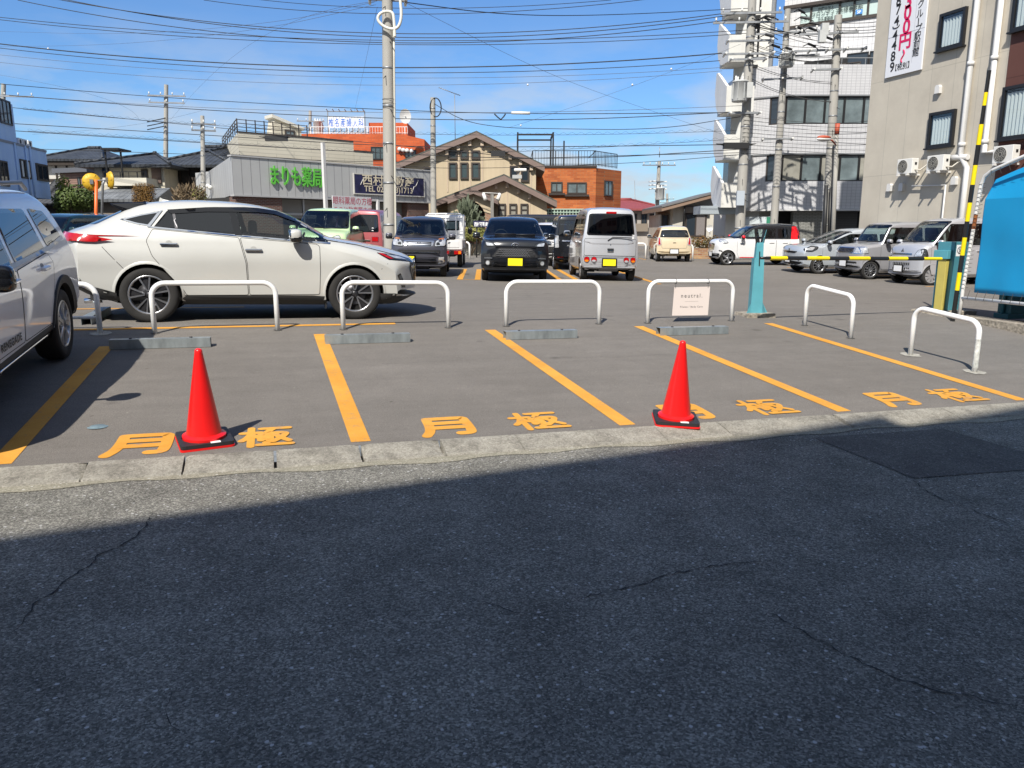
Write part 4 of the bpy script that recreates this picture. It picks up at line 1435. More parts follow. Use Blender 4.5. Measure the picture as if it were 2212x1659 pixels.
# --- white flatbed truck from behind
def truck():
 p = pose_nose(953, 25.6, -1, -1.7)
 r = thing('parked_truck', 'small white flatbed truck seen from behind beside the violet-grey wagon', 'truck')
 mb = MB()
 mb.box(-1.70, .45, -.70, .70, .55, .63)
 for sg in (1, -1):
  mb.box(-1.70, .45, sg * .70 - .02, sg * .70 + .02, .631, .93)
  for k in range(4):
   mb.box(-1.55 + k * .5, -1.50 + k * .5, sg * .725 - .012, sg * .725 + .012, .64, .92)
 mb.build('flatbed', P_WHITE, r)
 mb = MB()
 mb.box(-1.74, -1.701, -.70, .70, .60, .93)
 mb.box(-1.752, -1.741, -.60, .60, .66, .86)
 tg = mb.build('tailgate', P_WHITE, r)
 mb = MB()
 mb.box(-1.76, -1.742, -.12, .12, .80, .84)
 mb.build('handle', ALLOY, tg)
 pts = [(.46, .60), (.46, 1.42), (.52, 1.70), (.62, 1.76), (1.15, 1.75), (1.30, 1.68), (1.66, 1.05), (1.70, .95), (1.72, .40), (.46, .40)]
 mb = MB()
 mb.prism([(a, b) for a, b in pts], lambda a, b, d: Vector((a, d, b)), -.70, .70)
 cab = bevel(mb.build('cab', P_WHITE, r), .04, 3)
 mb = MB()
 mb.box(.448, .462, -.50, .50, 1.22, 1.55)
 w = mb.build('cab_window', GLOSSB, r)
 mb = MB()
 mb.box(.440, .449, -.46, -.02, 1.26, 1.51)
 mb.box(.440, .449, .02, .46, 1.26, 1.51)
 mb.build('pane', mat('truck_glass', (.10, .14, .15), .05, coat=.5), w)
 mb = MB()
 T = [(.36, -.66, .93), (.36, -.66, 1.70), (.36, -.56, 1.79), (.36, .56, 1.79), (.36, .66, 1.70), (.36, .66, .93)]
 mb.tube(T, .022, 8)
 for z in (1.02, 1.18):
  mb.tube([(.36, -.66, z), (.36, .66, z)], .016, 8)
 for y in (-.4, -.05, .3):
  mb.tube([(.36, y, .93), (.36, y, 1.79)], .016, 8)
 mb.tube([(.36, 0, 1.79), (.9, 0, 1.79)], .016, 8)
 mb.build('cab_guard', P_WHITE, r)
 for sg in (1, -1):
  mb = MB()
  mb.box(-1.735, -1.69, sg * .56 - .12, sg * .56 + .12, .44, .55)
  t = mb.build('tail_light', REDLENS, r)
  mb = MB()
  mb.box(-1.742, -1.734, sg * .62 - .04, sg * .62 + .04, .45, .54)
  mb.build('turn_light', AMBER, t)
  mb = MB()
  mb.ball((1.25, sg * .86, 1.2), .05, .09, .13)
  mb.build('side_mirror', GLOSSB, r)
  for x in (-1.05, .85):
   mb = MB()
   mb.lathe([(0, -.07), (.18, -.08), (.26, -.08), (.275, -.05), (.275, .05), (.26, .08), (.18, .08), (0, .07)], (x, sg * .60, .275), 'y', 24)
   wh = mb.build('wheel', RUBBER, r)
   mb = MB()
   mb.lathe([(0, sg * .075), (.06, sg * .09), (.10, sg * .072), (.165, sg * .09), (.17, sg * .06)], (x, sg * .60, .275), 'y', 24)
   mb.build('rim', STEELRIM, wh)
 mb = MB()
 mb.box(-1.6, 1.5, -.45, .45, .36, .55)
 mb.box(-1.70, -1.66, -.66, .66, .40, .56)
 mb.build('chassis', WELL, r)
 mb = MB()
 mb.box(-1.755, -1.70, -.17, .17, .42, .52)
 mb.build('number_plate', YPLATE, r)
 f = camdir(p[2])
 r.location = (p[0], p[1], gz(p[0], p[1]) + .002)
 r.rotation_euler = (0, 0, atan2(f.y, f.x))
 return r
truck()
# ------------------------------------------------------------------ ground, road, kerb
def lot_surface(t, co):
 big = N(t, 'TexNoise', Scale=.35, Detail=6., Roughness=.6)
 mid = N(t, 'TexNoise', Scale=3.2, Detail=8., Roughness=.7)
 fine = N(t, 'TexNoise', Scale=150., Detail=3., Roughness=.7)
 for n in (big, mid, fine):
  t.links.new(co, n.inputs['Vector'])
 mp = N(t, 'Mapping')
 mp.inputs['Scale'].default_value = (.25, 4., 1)
 t.links.new(co, mp.inputs[0])
 st = N(t, 'TexNoise', Scale=1.2, Detail=6., Roughness=.62)
 t.links.new(mp.outputs[0], st.inputs['Vector'])
 c = ramp(t, big.outputs['Fac'], [(.32, (.178, .162, .143)), (.68, (.208, .190, .169))])
 c = mixc(t, .5, c, ramp(t, mid.outputs['Fac'], [(.3, .42), (.7, .58)]), 'OVERLAY')
 c = mixc(t, .3, c, ramp(t, st.outputs['Fac'], [(.35, .40), (.65, .58)]), 'OVERLAY')
 c = mixc(t, .8, c, ramp(t, fine.outputs['Fac'], [(.3, .22), (.72, .78)]), 'OVERLAY')
 # oil drips, and pale grit
 ds = N(t, 'TexNoise', Scale=7., Detail=3.)
 t.links.new(co, ds.inputs['Vector'])
 vm = N(t, 'VectorMath', _operation='MULTIPLY_ADD')
 vm.inputs[1].default_value = (.12, .12, .12)
 t.links.new(ds.outputs['Color'], vm.inputs[0])
 t.links.new(co, vm.inputs[2])
 for sc, lim, pk, col, am in ((1.6, .16, .62, (.06, .055, .05), .5), (11., .10, .72, (.42, .39, .34), .7), (5., .10, .80, (.07, .06, .05), .6)):
  vo = N(t, 'TexVoronoi', Scale=sc)
  t.links.new(vm.outputs[0], vo.inputs['Vector'])
  sp = N(t, 'SeparateColor')
  t.links.new(vo.outputs['Color'], sp.inputs[0])
  m1 = N(t, 'Math', _operation='MULTIPLY')
  t.links.new(ramp(t, vo.outputs['Distance'], [(lim * .3, am), (lim, 0.)]), m1.inputs[0])
  t.links.new(ramp(t, sp.outputs[0], [(pk, 0.), (pk + .04, 1.)]), m1.inputs[1])
  c = mixc(t, m1.outputs[0], c, col)
 return c, fine.outputs['Fac'], .006
def road_surface(t, co):
 "worn asphalt: dark binder with pale aggregate chips"
 vo = N(t, 'TexVoronoi', Scale=120.)
 vo2 = N(t, 'TexVoronoi', Scale=42.)
 ds = N(t, 'TexNoise', Scale=60., Detail=2.)
 t.links.new(co, ds.inputs['Vector'])
 vm = N(t, 'VectorMath', _operation='MULTIPLY_ADD')
 vm.inputs[1].default_value = (.012, .012, .012)
 t.links.new(ds.outputs['Color'], vm.inputs[0])
 t.links.new(co, vm.inputs[2])
 t.links.new(vm.outputs[0], vo.inputs['Vector'])
 t.links.new(vm.outputs[0], vo2.inputs['Vector'])
 big = N(t, 'TexNoise', Scale=.6, Detail=6., Roughness=.6)
 fine = N(t, 'TexNoise', Scale=210., Detail=3., Roughness=.75)
 for n in (big, fine):
  t.links.new(co, n.inputs['Vector'])
 sp = N(t, 'SeparateColor')
 t.links.new(vo.outputs['Color'], sp.inputs[0])
 sp2 = N(t, 'SeparateColor')
 t.links.new(vo2.outputs['Color'], sp2.inputs[0])
 c = ramp(t, big.outputs['Fac'], [(.3, (.205, .196, .168)), (.7, (.262, .25, .215))])
 chips = ramp(t, sp.outputs[0], [(.0, .16), (.35, .34), (.7, .55), (.88, .80), (1., .97)])
 c = mixc(t, .8, c, chips, 'OVERLAY')
 md = N(t, 'TexNoise', Scale=2.6, Detail=9., Roughness=.7)
 t.links.new(co, md.inputs['Vector'])
 c = mixc(t, .7, c, ramp(t, md.outputs['Fac'], [(.34, .33), (.66, .64)]), 'OVERLAY')
 c = mixc(t, .8, c, ramp(t, fine.outputs['Fac'], [(.28, .22), (.75, .78)]), 'OVERLAY')
 # single pale stones
 core = ramp(t, vo2.outputs['Distance'], [(.0, 1.), (.3, 1.), (.36, 0.)])
 pick = ramp(t, sp2.outputs[1], [(.93, 0.), (.945, 1.)])
 mm = N(t, 'Math', _operation='MULTIPLY')
 t.links.new(core, mm.inputs[0])
 t.links.new(pick, mm.inputs[1])
 c = mixc(t, mm.outputs[0], c, (.55, .54, .52))
 h = N(t, 'Math', _operation='ADD')
 t.links.new(sp.outputs[0], h.inputs[0])
 t.links.new(fine.outputs['Fac'], h.inputs[1])
 return c, h.outputs[0], .004
def kerb_surface(t, co):
 n1 = N(t, 'TexNoise', Scale=5., Detail=8., Roughness=.7)
 n2 = N(t, 'TexNoise', Scale=130., Detail=4., Roughness=.8)
 vo = N(t, 'TexVoronoi', Scale=70.)
 for n in (n1, n2, vo):
  t.links.new(co, n.inputs['Vector'])
 c = ramp(t, n1.outputs['Fac'], [(.28, (.20, .185, .155)), (.5, (.37, .345, .29)), (.75, (.46, .43, .365))])
 c = mixc(t, .7, c, ramp(t, n2.outputs['Fac'], [(.3, .25), (.7, .75)]), 'OVERLAY')
 c = mixc(t, .5, c, ramp(t, vo.outputs['Color'], [(.1, .3), (.9, .7)]), 'OVERLAY')
 return c, n2.outputs['Fac'], .012
M_LOT = node_mat('lot_asphalt', lot_surface, .9, .2)
M_ROAD = node_mat('road_asphalt', road_surface, .85, .25)
M_KERB = node_mat('kerb_concrete', kerb_surface, .92, .15)
def lot_line(t, co):
 n1 = N(t, 'TexNoise', Scale=2.2, Detail=6., Roughness=.65)
 n2 = N(t, 'TexNoise', Scale=120., Detail=3., Roughness=.7)
 for n in (n1, n2):
  t.links.new(co, n.inputs['Vector'])
 c = ramp(t, n1.outputs['Fac'], [(.3, (.60, .27, .035)), (.72, (.72, .36, .06))])
 c = mixc(t, .3, c, ramp(t, n2.outputs['Fac'], [(.3, .3), (.7, .7)]), 'OVERLAY')
 n3 = N(t, 'TexNoise', Scale=9., Detail=8., Roughness=.75)
 t.links.new(co, n3.inputs['Vector'])
 wear = ramp(t, n3.outputs['Fac'], [(.56, 0.), (.68, .55)])
 c = mixc(t, wear, c, (.22, .20, .18))
 return c, n2.outputs['Fac'], .002
M_LINE = node_mat('line_paint', lot_line, .75, .3)
KT, KB = 5.72, 5.45                 # top and foot of the kerb
ROADZ = lambda x, y: SX * max(-15, min(15, x)) + SL * (TK - TR) - .075 + .02 * max(0., min(1., (y - 2) / 3.5)) - .012 * max(0., 2 - y) * 0
def grid_sheet(name, xs, ys, zf, m):
 mb = MB()
 vs = [(x, y, zf(x, y)) for y in ys for x in xs]
 n = len(xs)
 fs = [(j * n + i, j * n + i + 1, (j + 1) * n + i + 1, (j + 1) * n + i) for j in range(len(ys) - 1) for i in range(n - 1)]
 mb.mesh(vs, fs, 0, True)
 return tagit(mb.build(name, m, fix=False), kind='structure')
lin = lambda a, b, n: [a + (b - a) * i / (n - 1) for i in range(n)]
grid_sheet('parking_lot', [-400, -150, -60, -30] + lin(-15, 30, 46) + [40, 60, 150, 400], [KT] + lin(6.2, 10.7, 10) + lin(11, 45, 35) + [60, 100, 200, 700], lambda x, y: gz(x, y), M_LOT)
grid_sheet('road', [-400, -100, -40, -15, 0, 15, 40, 100, 400], [-300, -60, -12, -4, 0, 2, 4, 5.0, KB], ROADZ, M_ROAD)
M_PATCH = node_mat('patch_asphalt', lambda t, co: (mixc(t, .6, road_surface(t, co)[0], (.04, .036, .038)), None, .004), .85, .25)
# darker repair patch on the road
# gutter strip, pale and gritty, along the foot of the kerb
M_GUT = node_mat('gutter_grit', lambda t, co: (mixc(t, .35, road_surface(t, co)[0], (.40, .36, .24)), None, .004), .9, .2)
mb = MB()
random.seed(3)
xs = lin(-14, 22, 181)
for x0, x1 in zip(xs, xs[1:]):
 w0 = .10 + .03 * sin(x0 * 2.1) + .03 * sin(x0 * 7.3)
 w1 = .10 + .03 * sin(x1 * 2.1) + .03 * sin(x1 * 7.3)
 a, b = (x0, KB), (x1, KB)
 c, d = (x1, KB - w1), (x0, KB - w0)
 mb.quad([(p[0], p[1], ROADZ(*p) + .004) for p in (d, c, b, a)])
tagit(mb.build('gutter', M_GUT, fix=False), kind='structure')
# kerb blocks with open, broken joints
mb = MB()
random.seed(11)
x = -13.6
while x < 24:
 L = .615
 br = random.random() < .22
 e0, e1 = (.007, .014) if br else (.002, .003)
 n = 9
 rows = []
 for i in range(n + 1):
  q = i / n
  xx = x + e0 + (L - e0 - e1) * q
  edge = min(q, 1 - q)
  chip = random.uniform(.01, .04) if edge == 0 and br else random.uniform(0, .006)
  zt = gz(xx, TK) + .004
  zr = ROADZ(xx, KB)
  rows.append([(xx, KT + .012, zt - .1), (xx, KT + .010, zt + .002 - chip * .3), (xx, KT - .06, zt - .004 - chip), (xx, KT - .16, zt + (zr - zt) * .42 - chip), (xx, KT - .21, zt + (zr - zt) * .72 - chip * .7), (xx, KB + .01 + chip, zr + .012), (xx, KB - .02, zr - .02)])
 for i in range(n):
  for k in range(6):
   mb.quad([rows[i][k], rows[i][k + 1], rows[i + 1][k + 1], rows[i + 1][k]], 0, True)
 mb.quad(rows[0])
 mb.quad(rows[-1][::-1])
 x += L
tagit(mb.build('kerb', M_KERB, sharp=50), kind='structure')
mb = MB()
for xa, xb in ((-14, 15), (15, 24)):
 mb.quad([(xa, KB - .03, ROADZ(xa, KB) - .03), (xb, KB - .03, ROADZ(xb, KB) - .03), (xb, KT + .02, gz(xb, TK) - .09), (xa, KT + .02, gz(xa, TK) - .09)])
tagit(mb.build('kerb_bed', mat('kerb_bed', (.05, .048, .045), .95), fix=False), kind='structure')
# cracks in the asphalt: thin dark strips
def crack(pts, zf, w=.008, dz=.0045, name='road_crack'):
 rnd = random.Random(sum(int(p[0] * 100) for p in pts))
 P = resample(pts, .035)
 mb = MB()
 prev = None
 k = 0
 off = 0
 for i, p in enumerate(P):
  q = P[min(i + 1, len(P) - 1)]
  r = P[max(i - 1, 0)]
  d = Vector((q[0] - r[0], q[1] - r[1])).normalized()
  nn = Vector((-d.y, d.x))
  off = off * .75 + rnd.uniform(-.016, .016)
  ww = w * rnd.uniform(.1, .95) * (.4 + .6 * min(1, i / 6, (len(P) - 1 - i) / 6))
  c = Vector((p[0], p[1])) + nn * off
  cur = [c + nn * ww / 2, c - nn * ww / 2]
  if prev:
   mb.quad([(*prev[0], zf(*prev[0]) + dz), (*prev[1], zf(*prev[1]) + dz), (*cur[1], zf(*cur[1]) + dz), (*cur[0], zf(*cur[0]) + dz)])
  prev = cur
 tagit(mb.build(name, mat('crack_dark', (.03, .03, .03), .95), fix=False), kind='structure')
def rpt(u, v):
 d = ray(u, v)
 z = -.40
 for _ in range(6):
  k = (z - CAMH) / d.z
  z = ROADZ(d.x * k, d.y * k)
 return (d.x * k, d.y * k)
for pts, w in (([(330, 1105), (300, 1160), (225, 1200), (170, 1240), (95, 1290), (30, 1370)], .014),
    ([(1210, 1310), (1290, 1285), (1420, 1250), (1540, 1225), (1690, 1215)], .011),
    ([(1000, 1290), (1100, 1320), (1180, 1335)], .008),
    ([(1660, 1325), (1780, 1385), (1900, 1450), (2010, 1490), (2210, 1530)], .011),
    ([(1965, 1035), (2040, 1080), (2120, 1110), (2212, 1145)], .011),
    ([(1790, 960), (1900, 1000), (1965, 1035)], .008),
    ([(370, 1500), (360, 1550), (390, 1590)], .007),
    ([(690, 1390), (780, 1350), (800, 1330)], .006)):
 crack([rpt(*p) for p in pts], ROADZ, w)
crack([(1.0, 8.3), (2.4, 8.35), (3.8, 8.22), (5.2, 8.3), (6.6, 8.1), (7.6, 8.2)], gz, .005, .0045, 'lot_crack')
crack([(7.6, 9.9), (8.6, 9.4), (9.4, 8.3), (10.4, 7.6)], gz, .006, .0045, 'lot_crack')
# ------------------------------------------------------------------ painted markings
def strip(name, a, b, w, zf=gz, dz=.0045, n=None, m=M_LINE):
 a, b = Vector(a[:2]), Vector(b[:2])
 d = (b - a).normalized()
 nn = Vector((-d.y, d.x)) * w / 2
 n = n or max(2, int((b - a).length / .25))
 mb = MB()
 for i in range(n):
  p, q = a + (b - a) * i / n, a + (b - a) * (i + 1) / n
  mb.quad([(*(p - nn), zf(*(p - nn)) + dz), (*(q - nn), zf(*(q - nn)) + dz), (*(q + nn), zf(*(q + nn)) + dz), (*(p + nn), zf(*(p + nn)) + dz)])
 return tagit(mb.build(name, m, fix=False), kind='structure')
BAYX = [-4.05, -1.80, .46, 2.76, 5.02, 7.22]
for x, y0, y1 in ((-1.86, 5.75, 9.55), (.50, 5.80, 9.97), (2.745, 5.80, 10.0), (4.97, 5.80, 10.02), (7.15, 5.75, 10.03), (-4.1, 5.8, 9.6)):
 strip('parking_line', (x + (.06 if x > -1 else .0), max(y0, 5.80)), (x, y1), .15)
# lines under and beside the white crossover
a, b = gpt(60, 712), gpt(858, 701)
strip('parking_line', (-4.6, 10.58), (1.55, 10.58), .10)
strip('parking_line', (-4.6, 13.05), (-.5, 13.05), .10)
def far_line(p, q, w=.1):
 strip('parking_line', gpt(*p), gpt(*q), w)
def loop_line(u0, v0, u1, v1, gap):
 "long hairpin: two parallel lines joined at the near end"
 a, b = gpt(u0, v0), gpt(u1, v1)
 d = (b - a)
 d.z = 0
 L = 5.0
 d = d.normalized() * L
 nn = Vector((d.y, -d.x, 0)).normalized() * gap
 strip('parking_line', a, a + d, .14)
 strip('parking_line', a + nn, a + nn + d, .14)
 strip('parking_line', a - nn * .17, a + nn * 1.17, .10, dz=.006)
F2 = camdir(-2)
R2 = camdir(88)
for u in (993, 1208):
 a = gpt(u, 604)
 for k in (0, 1):
  p = a + R2 * (.46 * k)
  strip('parking_line', p, p + F2 * 5.2, .15)
 strip('parking_line', a - R2 * .07, a + R2 * .53, .07, dz=.006)
p = gpt(1424, 614)
strip('parking_line', p, p + F2 * 6, .15)
for (u0, v0), (u1, v1), w in (((1705, 584.5), (1850, 586), .12), ((1835, 593.5), (1925, 595), .12), ((1945, 604), (2060, 606), .13), ((1860, 572), (1945, 573.5), .12), ((1640, 571), (1815, 572.5), .11), ((1700, 578), (1800, 579), .11), ((1560, 559), (1500, 558.5), .1), ((1380, 558), (1395, 561), .08), ((2000, 619), (2075, 618), .14)):
 far_line((u0, v0), (u1, v1), w)
# 月極 in rounded strokes: polylines on a unit square, drawn with a round brush
TSUKI = [[(.16, .93), (.15, .5), (.11, .22), (.0, .0)], [(.16, .93), (.86, .93), (.90, .88), (.90, .16), (.84, .06), (.66, .06)], [(.16, .66), (.88, .66)], [(.15, .40), (.88, .40)]]
GOKU = [[(.02, .72), (.38, .72)], [(.20, .97), (.20, .02)], [(.20, .66), (.12, .44), (.02, .32)], [(.22, .60), (.34, .46)],
  [(.40, .92), (.96, .92)], [(.64, .90), (.50, .70), (.58, .70), (.58, .22), (.50, .18)], [(.40, .60), (.40, .30)], [(.40, .60), (.52, .60), (.52, .34), (.40, .34)],
  [(.64, .66), (.92, .66), (.84, .44), (.64, .22)], [(.68, .58), (.80, .38), (.95, .22)], [(.36, .06), (.99, .06)]]
def brush_char(name, strokes, x0, y0, w, h, br):
 mb = MB()
 lay = 0
 for st in strokes:
  P = [Vector((x0 + a * w, y0 + b * h)) for a, b in chaikin(st, 2)]
  lay += 1
  dz = .005 + .0004 * lay
  ring = []
  n = len(P)
  L, R = [], []
  for i, p in enumerate(P):
   d = (P[min(i + 1, n - 1)] - P[max(i - 1, 0)]).normalized()
   q = Vector((-d.y, d.x)) * br
   L.append(p + q)
   R.append(p - q)
  for i in range(n - 1):
   mb.quad([(*c, gz(*c) + dz) for c in (R[i], R[i + 1], L[i + 1], L[i])])
  for p, d in ((P[0], P[0] - P[1]), (P[-1], P[-1] - P[-2])):
   a0 = atan2(d.y, d.x)
   cap = [p + Vector((cos(a0 - pi / 2 + pi * k / 8), sin(a0 - pi / 2 + pi * k / 8))) * br for k in range(9)]
   mb.quad([(*c, gz(*c) + dz) for c in cap])
 return tagit(mb.build(name, M_LINE, fix=False), kind='structure')
def char_at(ul, lr, strokes, br=.038):
 "place a character by its left foot and right head seen in the picture"
 a, b = gpt(*ul), gpt(*lr)
 return a, b
for (x0, x1, x2, x3, y) in ((-1.22, -.80, -.32, .05, 5.83), (1.08, 1.51, 1.86, 2.29, 5.83), (3.28, 3.72, 4.12, 4.57, 5.84), (5.64, 6.03, 6.41, 6.85, 5.86)):
 brush_char('painted_character', TSUKI, x0, y, x1 - x0, .45, .042)
 brush_char('painted_character', GOKU, x2, y, x3 - x2, .45, .029)
pp = [rpt(*q) for q in ((1757, 946), (1975, 1034), (2290, 1010), (2290, 1000), (2038, 927))]
mb = MB()
mb.quad([(x, y, ROADZ(x, y) + .004) for x, y in pp])
tagit(mb.build('road_patch', M_PATCH, fix=False), kind='structure')
# small drain cover
p = gpt(211, 922)
mb = MB()
mb.lathe([(0, .008), (.055, .008), (.062, .002), (.075, .001)], (p.x, p.y, p.z), 'z', 24)
tagit(mb.build('drain_cap', mat('drain_blue', (.18, .25, .28), .6, var=.4, scale=12)), 'small round blue-grey drain cap in the asphalt near the left traffic cone', 'drain cap')
# ------------------------------------------------------------------ hoops, wheel stops, cones
HOOPM = mat('hoop_white', (.87, .87, .85), .42, var=.06, scale=6, spec=.5)
SCUFF = mat('scuff', (.30, .32, .30), .7)
GALV = mat('galvanised', (.36, .40, .41), .42, .55, var=.28, scale=9, stretch=(1, 1, .4))
CONC = mat('footing_concrete', (.38, .36, .31), .95, var=.4, scale=14, bump=.5)
def hoop(p, q, label, h=.61, r=.031, rc=.16, bar=False, foot_=False, group='white steel hoops along the parking bays', scuff=None):
 p, q = Vector(p), Vector(q)
 d = (q - p).normalized()
 t = thing('parking_hoop', label, 'hoop barrier', (p.x, p.y, gz(p.x, p.y)), group)
 zt = max(gz(p.x, p.y), gz(q.x, q.y)) + h if False else None
 P = []
 z0, z1 = gz(p.x, p.y), gz(q.x, q.y)
 P.append(Vector((p.x, p.y, z0 - .05)))
 P.append(Vector((p.x, p.y, z0 + h - rc)))
 for k in range(1, 8):
  a = pi / 2 * k / 8
  P.append(Vector((p.x, p.y, z0 + h - rc)) + Vector((d.x, d.y, 0)) * rc * (1 - cos(a)) + Vector((0, 0, rc * sin(a))))
 P.append(Vector((p.x + d.x * rc, p.y + d.y * rc, z0 + h)))
 P.append(Vector((q.x - d.x * rc, q.y - d.y * rc, z1 + h)))
 for k in range(1, 8):
  a = pi / 2 * k / 8
  P.append(Vector((q.x, q.y, z1 + h - rc)) - Vector((d.x, d.y, 0)) * rc * (1 - sin(a)) + Vector((0, 0, rc * cos(a))))
 P.append(Vector((q.x, q.y, z1 + h - rc)))
 P.append(Vector((q.x, q.y, z1 - .05)))
 MB().tube(P, r, 14).build('tube', HOOPM, t)
 if bar:
  MB().tube([Vector((p.x, p.y, z0 + .2)), Vector((q.x, q.y, z1 + .2))], r * .6, 10).build('crossbar', HOOPM, t)
 rnd = random.Random(int(p.x * 100))
 for w in (p, q):
  mb = MB()
  R = .13 if foot_ else .055
  k = 16
  ring = [(w.x + R * rnd.uniform(.8, 1.15) * cos(2 * pi * i / k), w.y + R * rnd.uniform(.8, 1.15) * sin(2 * pi * i / k)) for i in range(k)]
  mb.quad([(a, b, gz(a, b) + .006) for a, b in ring])
  mb.build('footing', CONC if foot_ else mat('footing_dark', (.09, .085, .08), .95), t, fix=False)
 if scuff:
  for (a, b, wd) in scuff:
   c = Vector((q.x, q.y, z1 + a))
   MB().tube([c, c + Vector((0, 0, b))], r * 1.012, 14, caps=False).build('scuffed_paint', mat('scuffed', (.62, .64, .60), .7, var=.55, scale=18), t)
 return t
hoop((-3.55, 10.3), (-2.06, 10.3), 'white hoop with a lower crossbar beside the rear wheel of the near white SUV', bar=True, foot_=True, h=.60)
hoop((-1.45, 10.25), (-.005, 10.3), 'white hoop in front of the rear wheel of the pearl white crossover')
hoop((.82, 10.25), (2.22, 10.22), 'white hoop in front of the front wheel of the pearl white crossover')
hoop((3.05, 10.25), (4.46, 10.27), 'white hoop standing alone between the crossover and the hoop with the sign')
HS = hoop((5.23, 10.25), (6.68, 10.3), 'white hoop with the pale pink sign tied to it')
hoop((7.65, 9.82), (7.68, 8.86), 'narrow white hoop set crosswise near the teal gate post', rc=.14, h=.60)
hoop((7.71, 7.80), (7.78, 6.90), 'narrow white hoop at the right with stained concrete footings and scuffed leg', foot_=True, rc=.14, scuff=[(.05, .34, 1)], h=.60)
for (u0, u1, vv, lab, yy) in ((1430, 1494, 553, 'small distant white hoop behind the beige hatchback', 34.6), (1350, 1393, 551, 'small distant white hoop beside the silver microvan', 36.5), (999, 1015, 549, 'small distant white hoop right of the white flatbed truck', 33.5)):
 a, b = foot(u0, yy), foot(u1, yy)
 hoop(a, b, lab, h=.72, r=.04, rc=.16, group='small white hoops in the far bays')
def wheel_stop(x0, x1, y, label, dull=0):
 z0, z1 = gz(x0, y), gz(x1, y)
 t = thing('wheel_stop', label, 'wheel stop', (x0, y, z0), 'galvanised wheel stops in the near bays')
 mb = MB()
 D, Hh, th = .12, .105, .004
 for (ya, yb, za, zb) in ((-.06, .06, Hh - th, Hh), (-.06, -.06 + th, .0, Hh - th), (.06 - th, .06, .0, Hh - th)):
  mb.hexa([(x0, y + ya, z0 + za), (x1, y + ya, z1 + za), (x1, y + yb, z1 + za), (x0, y + yb, z0 + za),
     (x0, y + ya, z0 + zb), (x1, y + ya, z1 + zb), (x1, y + yb, z1 + zb), (x0, y + yb, z0 + zb)])
 o = mb.build('channel', GALV, t)
 mb = MB()
 for q in (.2, .8):
  x = x0 + (x1 - x0) * q
  z = z0 + (z1 - z0) * q
  mb.lathe([(0, .012), (.016, .011), (.018, .004), (.018, 0)], (x, y, z + Hh), 'z', 10)
 mb.build('bolt', ALLOYD, t)
 return t
wheel_stop(-1.80, -.75, 9.43, 'galvanised wheel stop half in the shade of the near white SUV')
wheel_stop(.53, 1.55, 9.41, 'galvanised wheel stop behind the white hoop at the crossover front wheel bay')
wheel_stop(2.77, 3.75, 9.39, 'galvanised wheel stop in the middle empty bay')
wheel_stop(4.96, 6.02, 9.40, 'galvanised wheel stop below the pale pink sign')
wheel_stop(-3.95, -2.9, 9.62, 'galvanised wheel stop behind the rear wheels of the near white SUV')
# wheel stop of the crossover's bay, end-on
t = thing('wheel_stop', 'galvanised wheel stop seen end-on behind the crossbar hoop at the crossover tail', 'wheel stop', (-2.35, 11.0, gz(-2.35, 11)), 'galvanised wheel stops in the near bays')
mb = MB()
for (xa, xb, za, zb) in ((-.06, .06, .10, .105), (-.06, -.055, 0, .10), (.055, .06, 0, .10)):
 mb.hexa([(-2.35 + xa, 11.0, gz(-2.35, 11.0) + za), (-2.35 + xb, 11.0, gz(-2.35, 11.0) + za), (-2.35 + xb, 12.3, gz(-2.35, 12.3) + za), (-2.35 + xa, 12.3, gz(-2.35, 12.3) + za),
    (-2.35 + xa, 11.0, gz(-2.35, 11.0) + zb), (-2.35 + xb, 11.0, gz(-2.35, 11.0) + zb), (-2.35 + xb, 12.3, gz(-2.35, 12.3) + zb), (-2.35 + xa, 12.3, gz(-2.35, 12.3) + zb)])
mb.build('channel', GALV, t)
CONER = mat('cone_red', (.80, .012, .012), .32, var=.06, scale=5, coat=.15)
CBASE = mat('cone_weight', (.022, .022, .024), .55, bump=.15, bscale=30)
